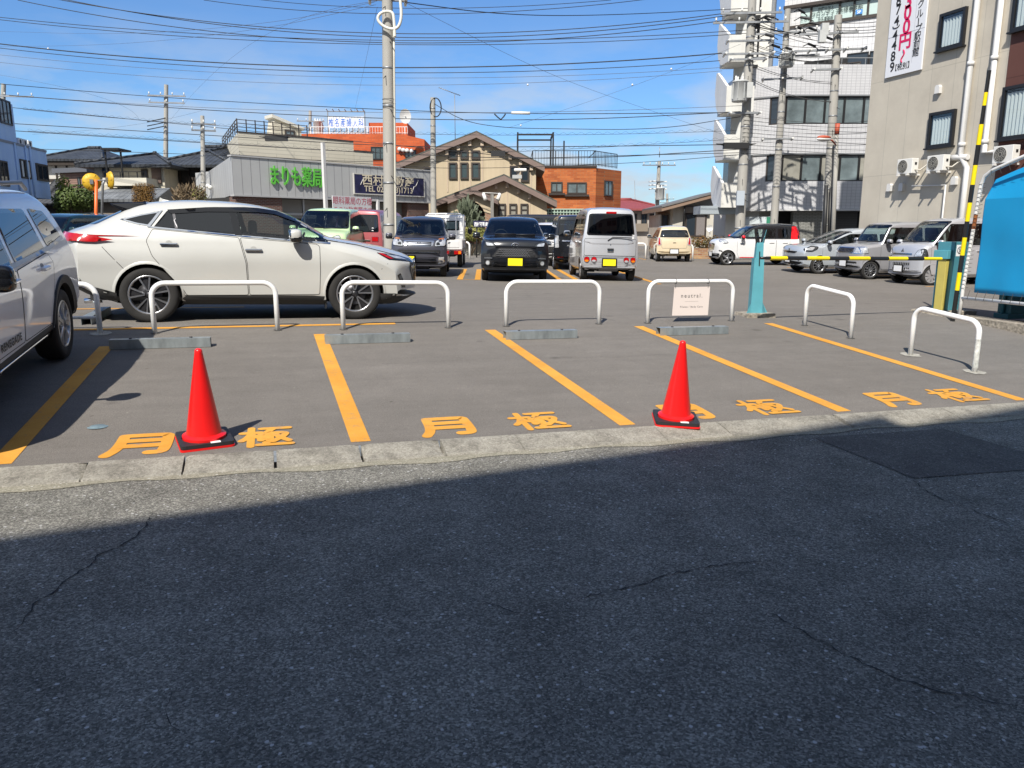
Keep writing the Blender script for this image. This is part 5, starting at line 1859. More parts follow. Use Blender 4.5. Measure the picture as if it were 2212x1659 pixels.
def cone(x, y, rz, label, lean=0):
 z = gz(x, y)
 t = thing('traffic_cone', label, 'traffic cone', (0, 0, 0), 'red traffic cones closing the empty bays')
 mb = MB()
 s_ = .185
 pts = [(a, b) for a, b in fillet([(-s_, -s_), (s_, -s_), (s_, s_), (-s_, s_)], .03, 3)]
 mb.prism(pts, lambda a, b, d: Vector((a * 1.03, b * 1.03, d)), .0, .014)
 prof = [(.155, .0), (.155, .05), (.135, .062), (.125, .066), (.1235, .075), (.028, .675), (.027, .69), (.022, .70), (.012, .706), (0, .707)]
 mb.lathe(prof, (0, 0, .012), 'z', 40)
 for k in (0, 1):
  a = 2.2 + k * pi
 mb.build('cone_body', CONER, t, sharp=50)
 mb = MB()
 n = len(pts)
 out = [(a, b) for a, b in pts]
 hole = [(.162 * cos(2 * pi * i / n + pi * 1.25 + .0), .162 * sin(2 * pi * i / n + pi * 1.25)) for i in range(n)]
 for i in range(n):
  j = (i + 1) % n
  mb.quad([(*out[i], .044), (*out[j], .044), (*hole[j], .044), (*hole[i], .044)])
  mb.quad([(*out[i], .016), (*out[j], .016), (*out[j], .044), (*out[i], .044)])
  mb.quad([(*hole[i], .044), (*hole[j], .044), (*hole[j], .016), (*hole[i], .016)])
 w = mb.build('weight_ring', CBASE, t, fix=True)
 mb = MB()
 mb.box(.02, .09, -.183, -.145, .0445, .0465)
 mb.build('label_sticker', WPLATE, w)
 nx = Vector((-SX, -SL, 1)).normalized()
 f = Vector((cos(rz), sin(rz), 0))
 f = (f - nx * f.dot(nx)).normalized()
 M = Matrix((f, nx.cross(f), nx)).transposed().to_4x4()
 M.translation = Vector((x, y, z + .003))
 t.matrix_world = M
 t.location = M.translation
 t.rotation_euler = M.to_euler()
 return t
cone(-.575, 6.02, radians(12), 'red traffic cone with black weight on the left 月極 marking')
cone(3.27, 5.82, radians(-22), 'red traffic cone with black weight on the right by the kerb')
# sign tied to the hoop
S0 = Vector((5.66, 10.262, 0))
t = thing('hanging_sign', 'pale pink rectangular sign for pilates tied under the top bar of a white hoop', 'sign', (5.60, 10.25, gz(5.6, 10.25) + .1))
zb, zt_ = -.085 + .105, -.085 + .545
lf = lambda a, b, d: Vector((5.632 + a, 10.255 - d, zb + b + .012 * (1 - a)))
mb = MB()
mb.prism([(0, 0), (.605, -.004), (.62, .425), (.02, .42)], lf, -.002, .002)
mb.build('sign_board', mat('sign_pink', (.74, .65, .60), .6), t)
INK = mat('ink_dark', (.03, .03, .032), .6)
text_mesh('neutral.', INK, t, lambda a, b, d: lf(.315 + a, .265 + b, d), .085, 'CENTER', .0035, .0, 1., spacing=1.35)
text_mesh('Pilates / Body Care', mat('ink_grey', (.12, .11, .11), .6), t, lambda a, b, d: lf(.315 + a, .115 + b, d), .038, 'CENTER', .0035, .0003, 1., spacing=1.25)
mb = MB()
mb.mesh([lf(.20, .205, .003), lf(.43, .205, .003), lf(.43, .208, .003), lf(.20, .208, .003)], [(0, 1, 2, 3)])
mb.build('rule_line', mat('ink_pale', (.35, .30, .28), .6), t, fix=False)
mb = MB()
for a in (.04, .585):
 c = lf(a, .47, 0)
 c = Vector((c.x, 10.262, gz(c.x, 10.26) + .61))
 mb.tube([c + Vector((0, .037 * cos(q), .037 * sin(q))) for q in [2 * pi * i / 12 for i in range(13)]], .004, 6, caps=False)
 mb.tube([c + Vector((0, -.012, -.035)), lf(a, .405, .004)], .003, 5)
mb.build('wire_tie', ALLOYD, t)
# ------------------------------------------------------------------ barrier gate
TEAL = mat('teal_paint', (.10, .34, .40), .38, var=.12, scale=3)
TEALD = mat('teal_paint_machine', (.07, .24, .29), .4, var=.12, scale=3)
YEL = mat('tape_yellow', (.90, .68, .005), .4, var=.06, scale=6)
BLK = mat('tape_black', (.016, .016, .016), .4)
ROUGHC = mat('rough_concrete', (.34, .30, .24), .95, var=.6, scale=18, bump=.8, bscale=22)
def oriented(base, right, fwd):
 right, fwd = Vector(right).normalized(), Vector(fwd).normalized()
 return lambda a, b, d: Vector(base) + right * a - fwd * d + Vector((0, 0, b))
# boom rest post
p = Vector((7.36, 10.70, gz(7.36, 10.70)))
rt, fw = camdir(78), camdir(-12)
t = thing('gate_post', 'teal steel post with a V-shaped cradle holding the end of the striped boom', 'gate post', p)
L = oriented(p, rt, fw)
mb = MB()
mb.prism([(-.25, -.02), (.25, -.02), (.24, .05), (-.24, .05)], L, -.2, .22)
mb.build('footing', ROUGHC, t)
mb = MB()
# folded sheet: broad face and a bright side face
mb.hexa([L(-.10, .05, .05), L(.075, .05, .11), L(.125, .05, -.06), L(-.075, .05, -.09), L(-.085, .92, .05), L(.06, .92, .09), L(.10, .92, -.05), L(-.065, .92, -.07)])
mb.hexa([L(-.065, .92, .045), L(.05, .92, .075), L(.10, .92, -.05), L(-.04, .92, -.06), L(-.055, 1.16, .045), L(.05, 1.16, .065), L(.095, 1.16, -.045), L(-.03, 1.16, -.05)])
mb.build('column', TEAL, t)
mb = MB()
for a0, a1 in ((-.10, -.17), (-.03, -.09), (.11, .19)):
 mb.hexa([L(a0, .05, .052), L(a1, .05, .06), L(a1, .05, .048), L(a0, .05, .045), L(a0 + .002, .19, .052), L(a0 - .004 * (1 if a1 < a0 else -1), .19, .052), L(a0, .19, .045), L(a0 + .002, .19, .045)])
mb.hexa([L(.06, .05, .112), L(.16, .05, .06), L(.15, .05, .05), L(.05, .05, .10), L(.068, .22, .108), L(.076, .22, .10), L(.074, .22, .094), L(.06, .22, .10)])
mb.build('gusset', TEAL, t)
mb = MB()
for a0, a1, bb in ((-.055, -.075, 1.38), (.055, .115, 1.36)):
 pass
mb.hexa([L(-.055, 1.15, .04), L(-.005, 1.15, .05), L(-.005, 1.15, .0), L(-.055, 1.15, -.0), L(-.095, 1.37, .04), L(-.055, 1.37, .05), L(-.055, 1.37, .0), L(-.095, 1.37, 0)])
mb.build('rubber_prong', BLK, t)
mb = MB()
mb.hexa([L(.035, 1.15, .06), L(.095, 1.15, .0), L(.085, 1.15, -.04), L(.03, 1.15, .02), L(.09, 1.36, .06), L(.13, 1.36, .0), L(.12, 1.36, -.04), L(.085, 1.36, .02)])
mb.build('prong', TEAL, t)
mb = MB()
mb.hexa([L(.025, 1.16, .045), L(.04, 1.16, .05), L(.04, 1.16, .0), L(.025, 1.16, .0), L(.062, 1.36, .045), L(.088, 1.36, .05), L(.088, 1.36, 0), L(.062, 1.36, 0)])
for z in (1.19, 1.255, 1.33):
 pass
mb.build('rubber_pad', BLK, t)
mb = MB()
for z in (1.175, 1.245, 1.32):
 k = (z - 1.15) / .22
 mb.obox(L(-.03 - .045 * k, z, .052), Vector(rt) * .01, Vector((0, 0, .008)), Vector(fw) * .006)
mb.build('bolt', CHROME, t)
mb = MB()
mb.hexa([L(-.02, .80, .0805), L(-.006, .80, .086), L(-.006, .80, .08), L(-.02, .80, .075), L(-.02, 1.02, .069), L(-.006, 1.02, .074), L(-.006, 1.02, .068), L(-.02, 1.02, .063)])
mb.build('slot', BLK, t)
# boom
A = at(1655, 557.5, 11.35)
B = at(2033, 559, 12.75)
t = thing('barrier_boom', 'horizontal boom with black and yellow bands across the car park exit', 'barrier boom', A)
d = (B - A)
cuts = [0, .02, .105, .21, .33, .44, .56, .67, .785, .885, 1.0]
mb = MB()
for i, (a, b) in enumerate(zip(cuts, cuts[1:])):
 mb.tube([A + d * a, A + d * b], .030 if i not in (0, 9) else (.026 if i == 9 else .024), 16, mi=i % 2)
mb.build('boom_tube', [BLK, YEL], t, sharp=40)
mb = MB()
mb.tube([A - d * .03, A + d * .02], .02, 10)
mb.build('end_cap', BLK, t)
# barrier machine
gp = gpt(2050, 683)
gp = Vector((11.13, 10.66, gz(11.13, 10.66)))
rt, fw = camdir(68), camdir(-22)
L = oriented(gp, rt, fw)
t = thing('barrier_machine', 'teal barrier machine cabinet with mustard yellow front and a no-entry sticker', 'barrier machine', gp)
mb = MB()
mb.prism([(-.42, -.03), (.42, -.03), (.42, .055), (-.40, .055)], L, -.3, .34)
bevel(mb.build('concrete_plinth', ROUGHC, t), .015)
mb = MB()
mb.hexa([L(-.07, .055, .17), L(.25, .055, .17), L(.25, .055, -.16), L(-.07, .055, -.16), L(-.07, 1.22, .17), L(.25, 1.22, .17), L(.25, 1.22, -.16), L(-.07, 1.22, -.16)])
bevel(mb.build('cabinet', TEALD, t), .008)
mb = MB()
mb.hexa([L(-.15, .055, .10), L(-.075, .055, .10), L(-.075, .055, -.06), L(-.15, .055, -.06), L(-.15, .93, .10), L(-.075, .93, .10), L(-.075, .93, -.06), L(-.15, .93, -.06)])
bevel(mb.build('yellow_housing', mat('mustard', (.52, .44, .11), .45, var=.1), t), .006)
mb = MB()
mb.hexa([L(-.18, .932, .13), L(-.075, .932, .13), L(-.075, .932, -.14), L(-.18, .932, -.14), L(-.18, 1.08, .13), L(-.075, 1.08, .13), L(-.075, 1.08, -.14), L(-.18, 1.08, -.14)])
bevel(mb.build('arm_head', TEAL, t), .006)
mb = MB()
mb.hexa([L(-.03, .98, .1705), L(.12, .98, .1705), L(.12, .98, .169), L(-.03, .98, .169), L(-.03, 1.17, .1725), L(.12, 1.17, .1725), L(.12, 1.17, .169), L(-.03, 1.17, .169)])
stk = mb.build('sticker', WPLATE, t)
mb = MB()
c = L(.045, 1.085, .176)
mb.tube([c + Vector(rt) * .055 * cos(q) + Vector((0, 0, .055 * sin(q))) for q in [2 * pi * i / 20 for i in range(21)]], .006, 6, caps=False)
mb.tube([c + Vector(rt) * -.04 + Vector((0, 0, .04)), c + Vector(rt) * .04 + Vector((0, 0, -.04))], .006, 6)
mb.tube([c + Vector((0, 0, .03)), c + Vector((0, 0, -.03))], .01, 6)
mb.build('no_entry_symbol', mat('sticker_grey', (.22, .22, .23), .5), stk)
# yellow-black height pole (leaning)
A, B = at(2058, 690, 12.55), at(2137, 152, 12.35)
A.z = gz(A.x, A.y) - .02
t = thing('striped_pole', 'tall leaning pole banded yellow and black beside the blue tarpaulin', 'pole', A)
fr = [(690 - q) / (690 - 154) for q in (690, 617, 577, 539, 500, 465, 425, 387, 346, 304, 262, 224, 197.5, 154)]
mb = MB()
for i, (a, b) in enumerate(zip(fr, fr[1:])):
 mb.tube([A + (B - A) * a, A + (B - A) * b], .034 if i < 10 else .028, 14, mi=i % 2)
mb.build('pole_tube', [BLK, YEL], t, sharp=40)
# ------------------------------------------------------------------ blue tarpaulin screen in a white tube frame
BLUE = mat('tarp_blue', (.008, .29, .58), .5, var=.05, scale=2, bump=.12, bscale=5)
RUSTW = mat('frame_white_rust', (.80, .79, .76), .45, var=.12, scale=9)
f = Fac.two(2092, 12.9, 2520, 9.8)
P = f.P
t = thing('tarp_screen', 'bright blue tarpaulin laced into a white tube frame at the right edge', 'tarpaulin screen', f.P(0, gz(f.O.x, f.O.y)))
g0 = gz(f.O.x, f.O.y)
Hf = f.ab(2120, 395)[1]
bl = [f.ab(*q) for q in ((2074, 683), (2124, 398), (2136, 372), (2165, 357), (2212, 343))]
x0 = f.a(2074)
mb = MB()
b0 = f.ab(2074, 640)
W_ = 6.0
top0 = f.ab(2121, 385)
ln = lambda k: f.P(*k)
pl = [f.P(0, g0 - .05), f.P(.02, g0 + .5), f.P(top0[0], top0[1] - .1), f.P(top0[0] + .06, top0[1] + .03), f.P(top0[0] + .2, top0[1] + .11)]
e2 = f.ab(2212, 338)
pl.append(f.P(e2[0], e2[1]))
pl.append(f.P(e2[0] + 3, e2[1] + .5))
mb.tube(pl, .03, 12)
zb = f.ab(2076, 643)[1]
mb.tube([f.P(.015, zb), f.P(6, zb + .02)], .028, 12)
mb.tube([f.P(2.6, g0 - .1), f.P(2.6, zb + 1.7)], .028, 12)
fr_ = mb.build('tube_frame', RUSTW, t)
mb = MB()
k0 = top0[0] - .0
mb.tube([pl[1] + (pl[2] - pl[1]) * .58, pl[1] + (pl[2] - pl[1]) * .72], .0306, 12, caps=False)
mb.build('rust_stain', mat('rust', (.30, .10, .03), .9, var=.6, scale=20), t)
# cloth: a sheet between the tubes
mb = MB()
lb = [f.ab(2105, 632), f.ab(2116, 512), f.ab(2128, 398)]
nU, nV = 40, 16
vs = []
zb2 = f.ab(2105, 632)[1]
aL0, aL1 = f.ab(2103, 632)[0], f.ab(2129, 402)[0]
fp_ = [f.ab(2127, 385), f.ab(2165, 367), f.ab(2212, 347)]
fp_.append((7.0, fp_[2][1] + (7 - fp_[2][0]) * (fp_[2][1] - fp_[1][1]) / (fp_[2][0] - fp_[1][0])))
zf = f.ab(2133, 430)[1]
for j in range(nV + 4):
 for i in range(nU + 1):
  r_ = (i / nU) ** 1.6
  a1 = aL1 + r_ * (6 - aL1)
  a0 = aL0 + r_ * (6 - aL0)
  if j < nV:
   q = j / (nV - 1)
   a, z, o = a0 + (a1 - a0) * q * .93, zb2 + (zf - zb2) * q, .010 * sin(a1 * 9) * (1 - q) + .006 * sin(q * 9 + a1 * 2)
  else:
   q = (j - nV + 1) / 4
   a, z, o = a0 + (a1 - a0) * (.93 + .07 * q), zf + (interp(fp_, a1) - .03 - zf) * q, -.16 * q * min(1, (interp(fp_, a1) - zf) / .25)
  vs.append(f.P(a, z, -.02 + o))
nV += 3
fs = [(j * (nU + 1) + i, j * (nU + 1) + i + 1, (j + 1) * (nU + 1) + i + 1, (j + 1) * (nU + 1) + i) for j in range(nV) for i in range(nU)]
mb.mesh(vs, fs, 0, True)
o = mb.build('tarpaulin', BLUE, t, fix=False, sharp=12)
sm = o.modifiers.new('solid', 'SOLIDIFY')
sm.thickness = .004
# lacing wire round the frame
WIRE = mat('wire_grey', (.10, .09, .08), .6, .4)
for i in range(26):
 c = pl[1] + (pl[2] - pl[1]) * (i / 25)
 e = c + f.d * .10
 MB().tube([c + f.d * -.032, c + f.n * .034, e + Vector((0, 0, .02))], .0035, 5).build('lacing_loop', WIRE, t, fix=False)
for i in range(20):
 a = .16 + i * .17
 c = f.P(a, zb)
 MB().tube([c + Vector((0, 0, -.03)), c + f.n * .032, f.P(a + .01, zb2 + .03, .0)], .0035, 5).build('lacing_loop', WIRE, t, fix=False)
for i in range(16):
 c = pl[4] + (pl[6] - pl[4]) * (i / 21)
 MB().tube([c + Vector((0, 0, .033)), c + f.n * .034, c + Vector((0, 0, -.09))], .0035, 5).build('lacing_loop', WIRE, t, fix=False)
# fold along the top: a narrow hem
# concrete base of the fence and teal weights behind
mb = MB()
f.box(mb, -.05, 6, g0 - .12, g0 + .045, -.22, .10)
mb.build('concrete_strip', ROUGHC, t)
for a in (.32, 1.52):
 mb = MB()
 f.box(mb, a - .14, a + .16, g0 + .02, g0 + .10, -1.0, -.5)
 f.box(mb, a - .12, a + .15, g0 + .1001, g0 + .62, -.95, -.55)
 fb_ = bevel(mb.build('weight_block', mat('teal_dark', (.03, .12, .13), .5), t), .01)
 mb = MB()
 mb.tube([f.P(a + .02, g0 + .1, -.52), f.P(a + .02, g0 + 1.2, -.52)], .025, 8)
 mb.build('upright', TEALD, fb_)
# ------------------------------------------------------------------ buildings
def brick(name, f, c1, c2, mortar, bw, bh, msize=.012, rough=.8, offset=.5, var=.25, vert=False, spec=.3):
 "masonry, tiles or siding laid out along facade f"
 def fn(t, co):
  dt = N(t, 'VectorMath', _operation='DOT_PRODUCT')
  dt.inputs[1].default_value = (f.d.x, f.d.y, 0)
  t.links.new(co, dt.inputs[0])
  dn = N(t, 'VectorMath', _operation='DOT_PRODUCT')
  dn.inputs[1].default_value = (f.n.x, f.n.y, 0)
  t.links.new(co, dn.inputs[0])
  ad = N(t, 'Math', _operation='ADD')
  t.links.new(dt.outputs['Value'], ad.inputs[0])
  t.links.new(dn.outputs['Value'], ad.inputs[1])
  sp = N(t, 'SeparateXYZ')
  t.links.new(co, sp.inputs[0])
  cb = N(t, 'CombineXYZ')
  t.links.new(ad.outputs[0], cb.inputs[0])
  t.links.new(sp.outputs['Z'], cb.inputs[1])
  br = t.nodes.new('ShaderNodeTexBrick')
  br.offset = offset
  br.inputs['Color1'].default_value = (*c1, 1)
  br.inputs['Color2'].default_value = (*c2, 1)
  br.inputs['Mortar'].default_value = (*mortar, 1)
  br.inputs['Scale'].default_value = 1
  br.inputs['Mortar Size'].default_value = msize
  br.inputs['Brick Width'].default_value = bw
  br.inputs['Row Height'].default_value = bh
  t.links.new(cb.outputs[0], br.inputs['Vector'])
  n = N(t, 'TexNoise', Scale=.9, Detail=6., Roughness=.65)
  t.links.new(co, n.inputs['Vector'])
  c = mixc(t, var, br.outputs['Color'], ramp(t, n.outputs['Fac'], [(.3, .25), (.7, .7)]), 'OVERLAY')
  return c, None, .01
 return node_mat(name, fn, rough, spec)
def render_wall(name, col, var=.12, streak=True, rough=.85):
 def fn(t, co):
  n = N(t, 'TexNoise', Scale=.5, Detail=7., Roughness=.62)
  t.links.new(co, n.inputs['Vector'])
  mp = N(t, 'Mapping')
  mp.inputs['Scale'].default_value = (3., 3., .12)
  t.links.new(co, mp.inputs[0])
  n2 = N(t, 'TexNoise', Scale=1., Detail=5., Roughness=.6)
  t.links.new(mp.outputs[0], n2.inputs['Vector'])
  n3 = N(t, 'TexNoise', Scale=45., Detail=3.)
  t.links.new(co, n3.inputs['Vector'])
  c = ramp(t, n.outputs['Fac'], [(.3, tuple(x * (1 - var) for x in col)), (.7, tuple(min(1, x * (1 + var * .5)) for x in col))])
  if streak:
   c = mixc(t, .35, c, ramp(t, n2.outputs['Fac'], [(.3, .33), (.62, .56)]), 'OVERLAY')
  return c, n3.outputs['Fac'], .004
 return node_mat(name, fn, rough, .25)
FRB = mat('frame_black', (.015, .015, .016), .45)
FRD = mat('frame_bronze', (.045, .035, .03), .5)
FRS = mat('frame_silver', (.45, .46, .47), .4, .6)
PANE = mat('window_pane', (.025, .035, .045), .04, coat=.0, spec=.8)
PANEG = mat('window_pane_grey', (.16, .20, .21), .08, spec=.8, var=.5, scale=.9)
PANEW = mat('window_pane_shade', (.30, .29, .25), .25, spec=.6, var=.25, scale=1.4)
CURT = mat('curtain_white', (.62, .66, .66), .8)
HGLASS = glassmat('hotel_glass', (.93, .95, .95))
WHITEP = mat('white_pipe', (.66, .65, .63), .5, var=.05)
GREYM = mat('grey_metal', (.25, .26, .27), .5, .4)
def roof_tiles(name, f, col=(.045, .05, .058)):
 def fn(t, co):
  dt = N(t, 'VectorMath', _operation='DOT_PRODUCT')
  dt.inputs[1].default_value = (f.d.x * 22, f.d.y * 22, 0)
  t.links.new(co, dt.inputs[0])
  s1 = N(t, 'Math', _operation='SINE')
  t.links.new(dt.outputs['Value'], s1.inputs[0])
  sp = N(t, 'SeparateXYZ')
  t.links.new(co, sp.inputs[0])
  m = N(t, 'Math', _operation='MULTIPLY')
  m.inputs[1].default_value = 7.5
  t.links.new(sp.outputs['Z'], m.inputs[0])
  fr = N(t, 'Math', _operation='FRACT')
  t.links.new(m.outputs[0], fr.inputs[0])
  ad = N(t, 'Math', _operation='ADD')
  t.links.new(s1.outputs[0], ad.inputs[0])
  t.links.new(fr.outputs[0], ad.inputs[1])
  n = N(t, 'TexNoise', Scale=1.5, Detail=5.)
  t.links.new(co, n.inputs['Vector'])
  c = ramp(t, n.outputs['Fac'], [(.3, tuple(x * .7 for x in col)), (.7, tuple(x * 1.5 for x in col))])
  return c, ad.outputs[0], .03
 return node_mat(name, fn, .55, .4)
def block(f, parent, name, m, a0, a1, b0, b1, depth, o=0):
 mb = MB()
 f.box(mb, a0, a1, b0, b1, o - depth, o)
 return mb.build(name, m, parent)
def railing(f, parent, a0, a1, b0, h, o, m, step=.16, post=1.5, r=.018, name='railing', ret=0):
 mb = MB()
 f.box(mb, a0, a1, b0 + h - .04, b0 + h, o - .02, o + .02)
 f.box(mb, a0, a1, b0 + .08, b0 + .11, o - .015, o + .015)
 n = max(1, int((a1 - a0) / step))
 for k in range(n + 1):
  a = a0 + (a1 - a0) * k / n
  w = .03 if k % max(1, int(post / step)) == 0 else .010
  f.box(mb, a - w, a + w, b0, b0 + h - .041, o - .012, o + .012)
 if ret:
  f.box(mb, a0 - .02, a0 + .02, b0 + h - .04, b0 + h, o - ret, o - .021)
  f.box(mb, a1 - .02, a1 + .02, b0 + h - .04, b0 + h, o - ret, o - .021)
 return mb.build(name, m, parent)
# ---- hotel on the right: wall along the lot's far axis
d0 = ray(1854, 502)
HX = 21.0
f = Fac((HX, HX * d0.y / d0.x), (0, -1))
hotel = thing('hotel_building', 'tall beige panelled building at the right with brown section and air conditioners', 'building', f.P(0, 0))
LEN = 20
BEI = brick('hotel_panels', f, (.52, .475, .395), (.495, .45, .375), (.40, .37, .31), .92, 3.25, .010, .8, 0, .22)
ab = f.a(2136)
block(f, hotel, 'wall', BEI, 0, ab, -.4, 17, 9)
block(f, hotel, 'brown_wall', brick('hotel_brown', f, (.115, .05, .04), (.11, .047, .038), (.07, .03, .025), 30, 1.9, .012, .7, 0, .12), ab + .002, LEN, -.4, 17, 9, .03)
for (u0, v0, u1, v1, cu) in ((2036, 32, 2084, 97, 1), (2013, 245, 2060, 314, 1), (2171, 218, 2258, 285, 1), (2196, 5, 2280, 45, 1)):
 a0, a1, b0, b1 = f.rect(u0, v0, u1, v1)
 o = 0.03 if a0 > ab else 0
 if v0 == 5:
  b0 = f.ab(2186, 71)[1]
  b1 = b0 + 1.75
 if u0 == 2171:
  b0 = f.ab(2160, 304)[1]
  b1 = b0 + 1.5
 w = window(f, hotel, a0, a1, b0, b1, FRB, HGLASS, 0, .09, o, .12, curtain=CURT)
 mb = MB()
 f.box(mb, a0 - .06, a1 + .06, b0 - .05, b0 - .002, o, o + .16)
 mb.build('sill', FRB, w)
# banner
a0, a1 = f.ab(1915, 168)[0], f.ab(1993, 150)[0]
b0 = f.ab(1993, 150)[1]
ban = block(f, hotel, 'banner_sign', mat('banner_white', (.72, .73, .76), .5), a0, a1, b0, b0 + 7.5, .06, .075)
mb = MB()
for q in (.0, 2.1, 4.2):
 f.box(mb, a0, a1, b0 + 1.3 + q, b0 + 1.318 + q, .0765, .078)
f.box(mb, a0 + (a1 - a0) * .72, a0 + (a1 - a0) * .727, b0 + .3, b0 + 7, .0765, .0785)
mb.build('seam_line', mat('seam_grey', (.42, .42, .46), .6), ban)
INKB = mat('banner_black', (.02, .018, .018), .6)
INKM = mat('banner_magenta', (.62, .01, .10), .6)
def z8(x, y):
 return f.ab((3100 + x / 2.989) / 1.736, y / 2.989 / 1.736)
for ch, x, y, h, m in (('8', 830, 5, .44, INKB), ('7', 825, 105, .44, INKB), ('4', 808, 232, .44, INKB), ('4', 790, 392, .44, INKB), ('4', 779, 505, .44, INKB), ('8', 766, 630, .44, INKB), ('9', 755, 750, .44, INKB),
      ('3', 942, 5, .66, INKM), ('0', 931, 135, .66, INKM), ('0', 917, 293, .66, INKM), ('円', 900, 455, .58, INKM),
      ('グ', 1083, 38, .30, INKB), ('ル', 1068, 150, .30, INKB), ('プ', 1052, 318, .30, INKB), ('駅', 1040, 405, .30, INKB), ('前', 1030, 498, .30, INKB), ('館', 1020, 585, .30, INKB),
      ('【税別】', 868, 742, .23, INKB)):
 a, b = z8(x, y)
 k = .36 if ch.isascii() else .38
 text_mesh(ch, m, ban, lambda p, q, dd: f.P(a + p, b + q - h * k, .078 + dd), h, 'CENTER', .004, .018 if m is INKM else .009 if ch.isascii() else .003)
mb = MB()
a, b = z8(1050, 246)
f.box(mb, a - .018, a + .018, b - .12, b + .12, .078, .082)
mb.build('lettering', INKB, ban)
mb = MB()
a, b = z8(800, 303)
pts = [f.P(a + .15 * cos(q), b + .08 * sin(q) + .04, .082) for q in [pi + pi * k / 12 for k in range(13)]]
mb.tube(pts, .016, 6)
a, b = z8(874, 632)
mb.tube([f.P(a + .06 * sin(q * 6.0), b + .2 - .4 * q, .082) for q in [k / 12 for k in range(13)]], .026, 6, mi=1)
mb.build('lettering', [INKB, INKM], ban)
# downpipes with jogs
def pipe(pts, r=.055, name='downpipe', m=WHITEP):
 P = [f.P(a, b, .10) for a, b in pts]
 mb = MB()
 mb.tube(P, r, 12)
 for a, b in pts[:2]:
  pass
 for k in range(-1, 6):
  z = 1.5 + k * 2.4
  for (a, b), (c, e) in zip(pts, pts[1:]):
   if min(b, e) < z < max(b, e) and abs(a - c) < .05:
    mb.tube([f.P(a, z, .10), f.P(a, z + .12, .10)], r * 1.25, 12)
 mb.build(name, m, hotel)
p1a = f.a(2087 - 13)
aa = f.ab(2100, 160)[0]
a2, bj = f.ab(2094, 362)
pipe([(aa, 17), (aa, bj + .45), (aa - .0, bj + .4), (a2, bj), (a2, -.2)], .085)
ac_ = f.ab(2150, 160)[0]
bq = f.ab(2128, 330)[1]
pipe([(ac_, 17), (ac_, bq), (ac_ + .5, bq)], .085)
a3, b3 = f.ab(2062, 345)
a4, b4 = f.ab(2047, 372)
pipe([(a2, bj + .32), (a4 + .1, bj + .35)], .09, 'pipe_cover')
a5, b5 = f.ab(2048, 400)
pipe([(a5 - 1.4, b5 + .05), (a5, b5), (a5, -.2)], .028, 'drain_pipe')
def aircon(px, py, lab):
 f2 = Fac(f.O + f.n * .47, f.d)
 a, b = f2.ab(px, py)
 t = thing('air_conditioner', lab, 'air conditioner', f.P(a, b), 'outdoor air conditioner units on the beige wall')
 W, Hh, D = .66, .49, .27
 mb = MB()
 f.box(mb, a, a + W, b, b + Hh, .20, .20 + D)
 bevel(mb.build('casing', mat('ac_white', (.72, .71, .67), .45), t), .015)
 mb = MB()
 c = (a + .255, b + .245)
 R = .205
 pts = [f.P(c[0] + R * cos(q), c[1] + R * sin(q), .4735) for q in [2 * pi * k / 28 for k in range(28)]]
 mb.quad(pts)
 fan = mb.build('fan_opening', mat('fan_dark', (.05, .05, .045), .7), t, fix=False)
 mb = MB()
 for rr in (.06, .11, .16, .205):
  mb.tube([f.P(c[0] + rr * cos(q), c[1] + rr * sin(q), .480) for q in [2 * pi * k / 24 for k in range(25)]], .006, 5, caps=False)
 for k in range(12):
  q = 2 * pi * k / 12
  mb.tube([f.P(c[0] + .04 * cos(q), c[1] + .04 * sin(q), .481), f.P(c[0] + R * cos(q), c[1] + R * sin(q), .481)], .004, 4)
 mb.build('grille', mat('ac_grille', (.35, .34, .31), .5), fan, fix=False)
 mb = MB()
 for q in (.1, .5):
  f.box(mb, a + q, a + q + .05, b - .06, b - .002, .0, .56)
 mb.build('bracket', WHITEP, t)
 mb = MB()
 mb.tube([f.P(a + W, b + .12, .34), f.P(a + W + .15, b + .10, .25), f.P(a + W + .25, b + .25, .1), f.P(a + W + .45, b + .32, .08)], .025, 8)
 mb.build('hose', mat('hose_beige', (.6, .56, .48), .6), t)
 mb = MB()
 f.box(mb, a + W + .001, a + W + .012, b + .28, b + .36, .28, .36)
 mb.build('handle_recess', BLACKP, t)
 return t
aircon(1936, 377, 'leftmost of the three air conditioners on the beige wall')
aircon(2000, 371, 'middle air conditioner on the beige wall, beside the white pipe cover')
aircon(2142, 354, 'rightmost air conditioner, on the brown wall above the blue tarpaulin')
def vent(u, v, s=1):
 a, b = f.ab(u, v)
 mb = MB()
 pr = [(0, -.16), (.13, -.16), (.13, .04), (.09, .12), (0, .16)]
 for q in (0,):
  mb.prism([(-.09, -.13), (.09, -.13), (.09, .07), (.05, .13), (-.05, .13), (-.09, .07)], lambda x, y, dd: f.P(a + x * s, b + y * s, dd), .0, .12)
 mb.build('vent_hood', WHITEP, hotel)
for u, v in ((2030, 193), (1925, 405), (1951, 404), (2065, 390)):
 vent(u, v)
c_ = mat('cable_dark', (.02, .02, .021), .6)
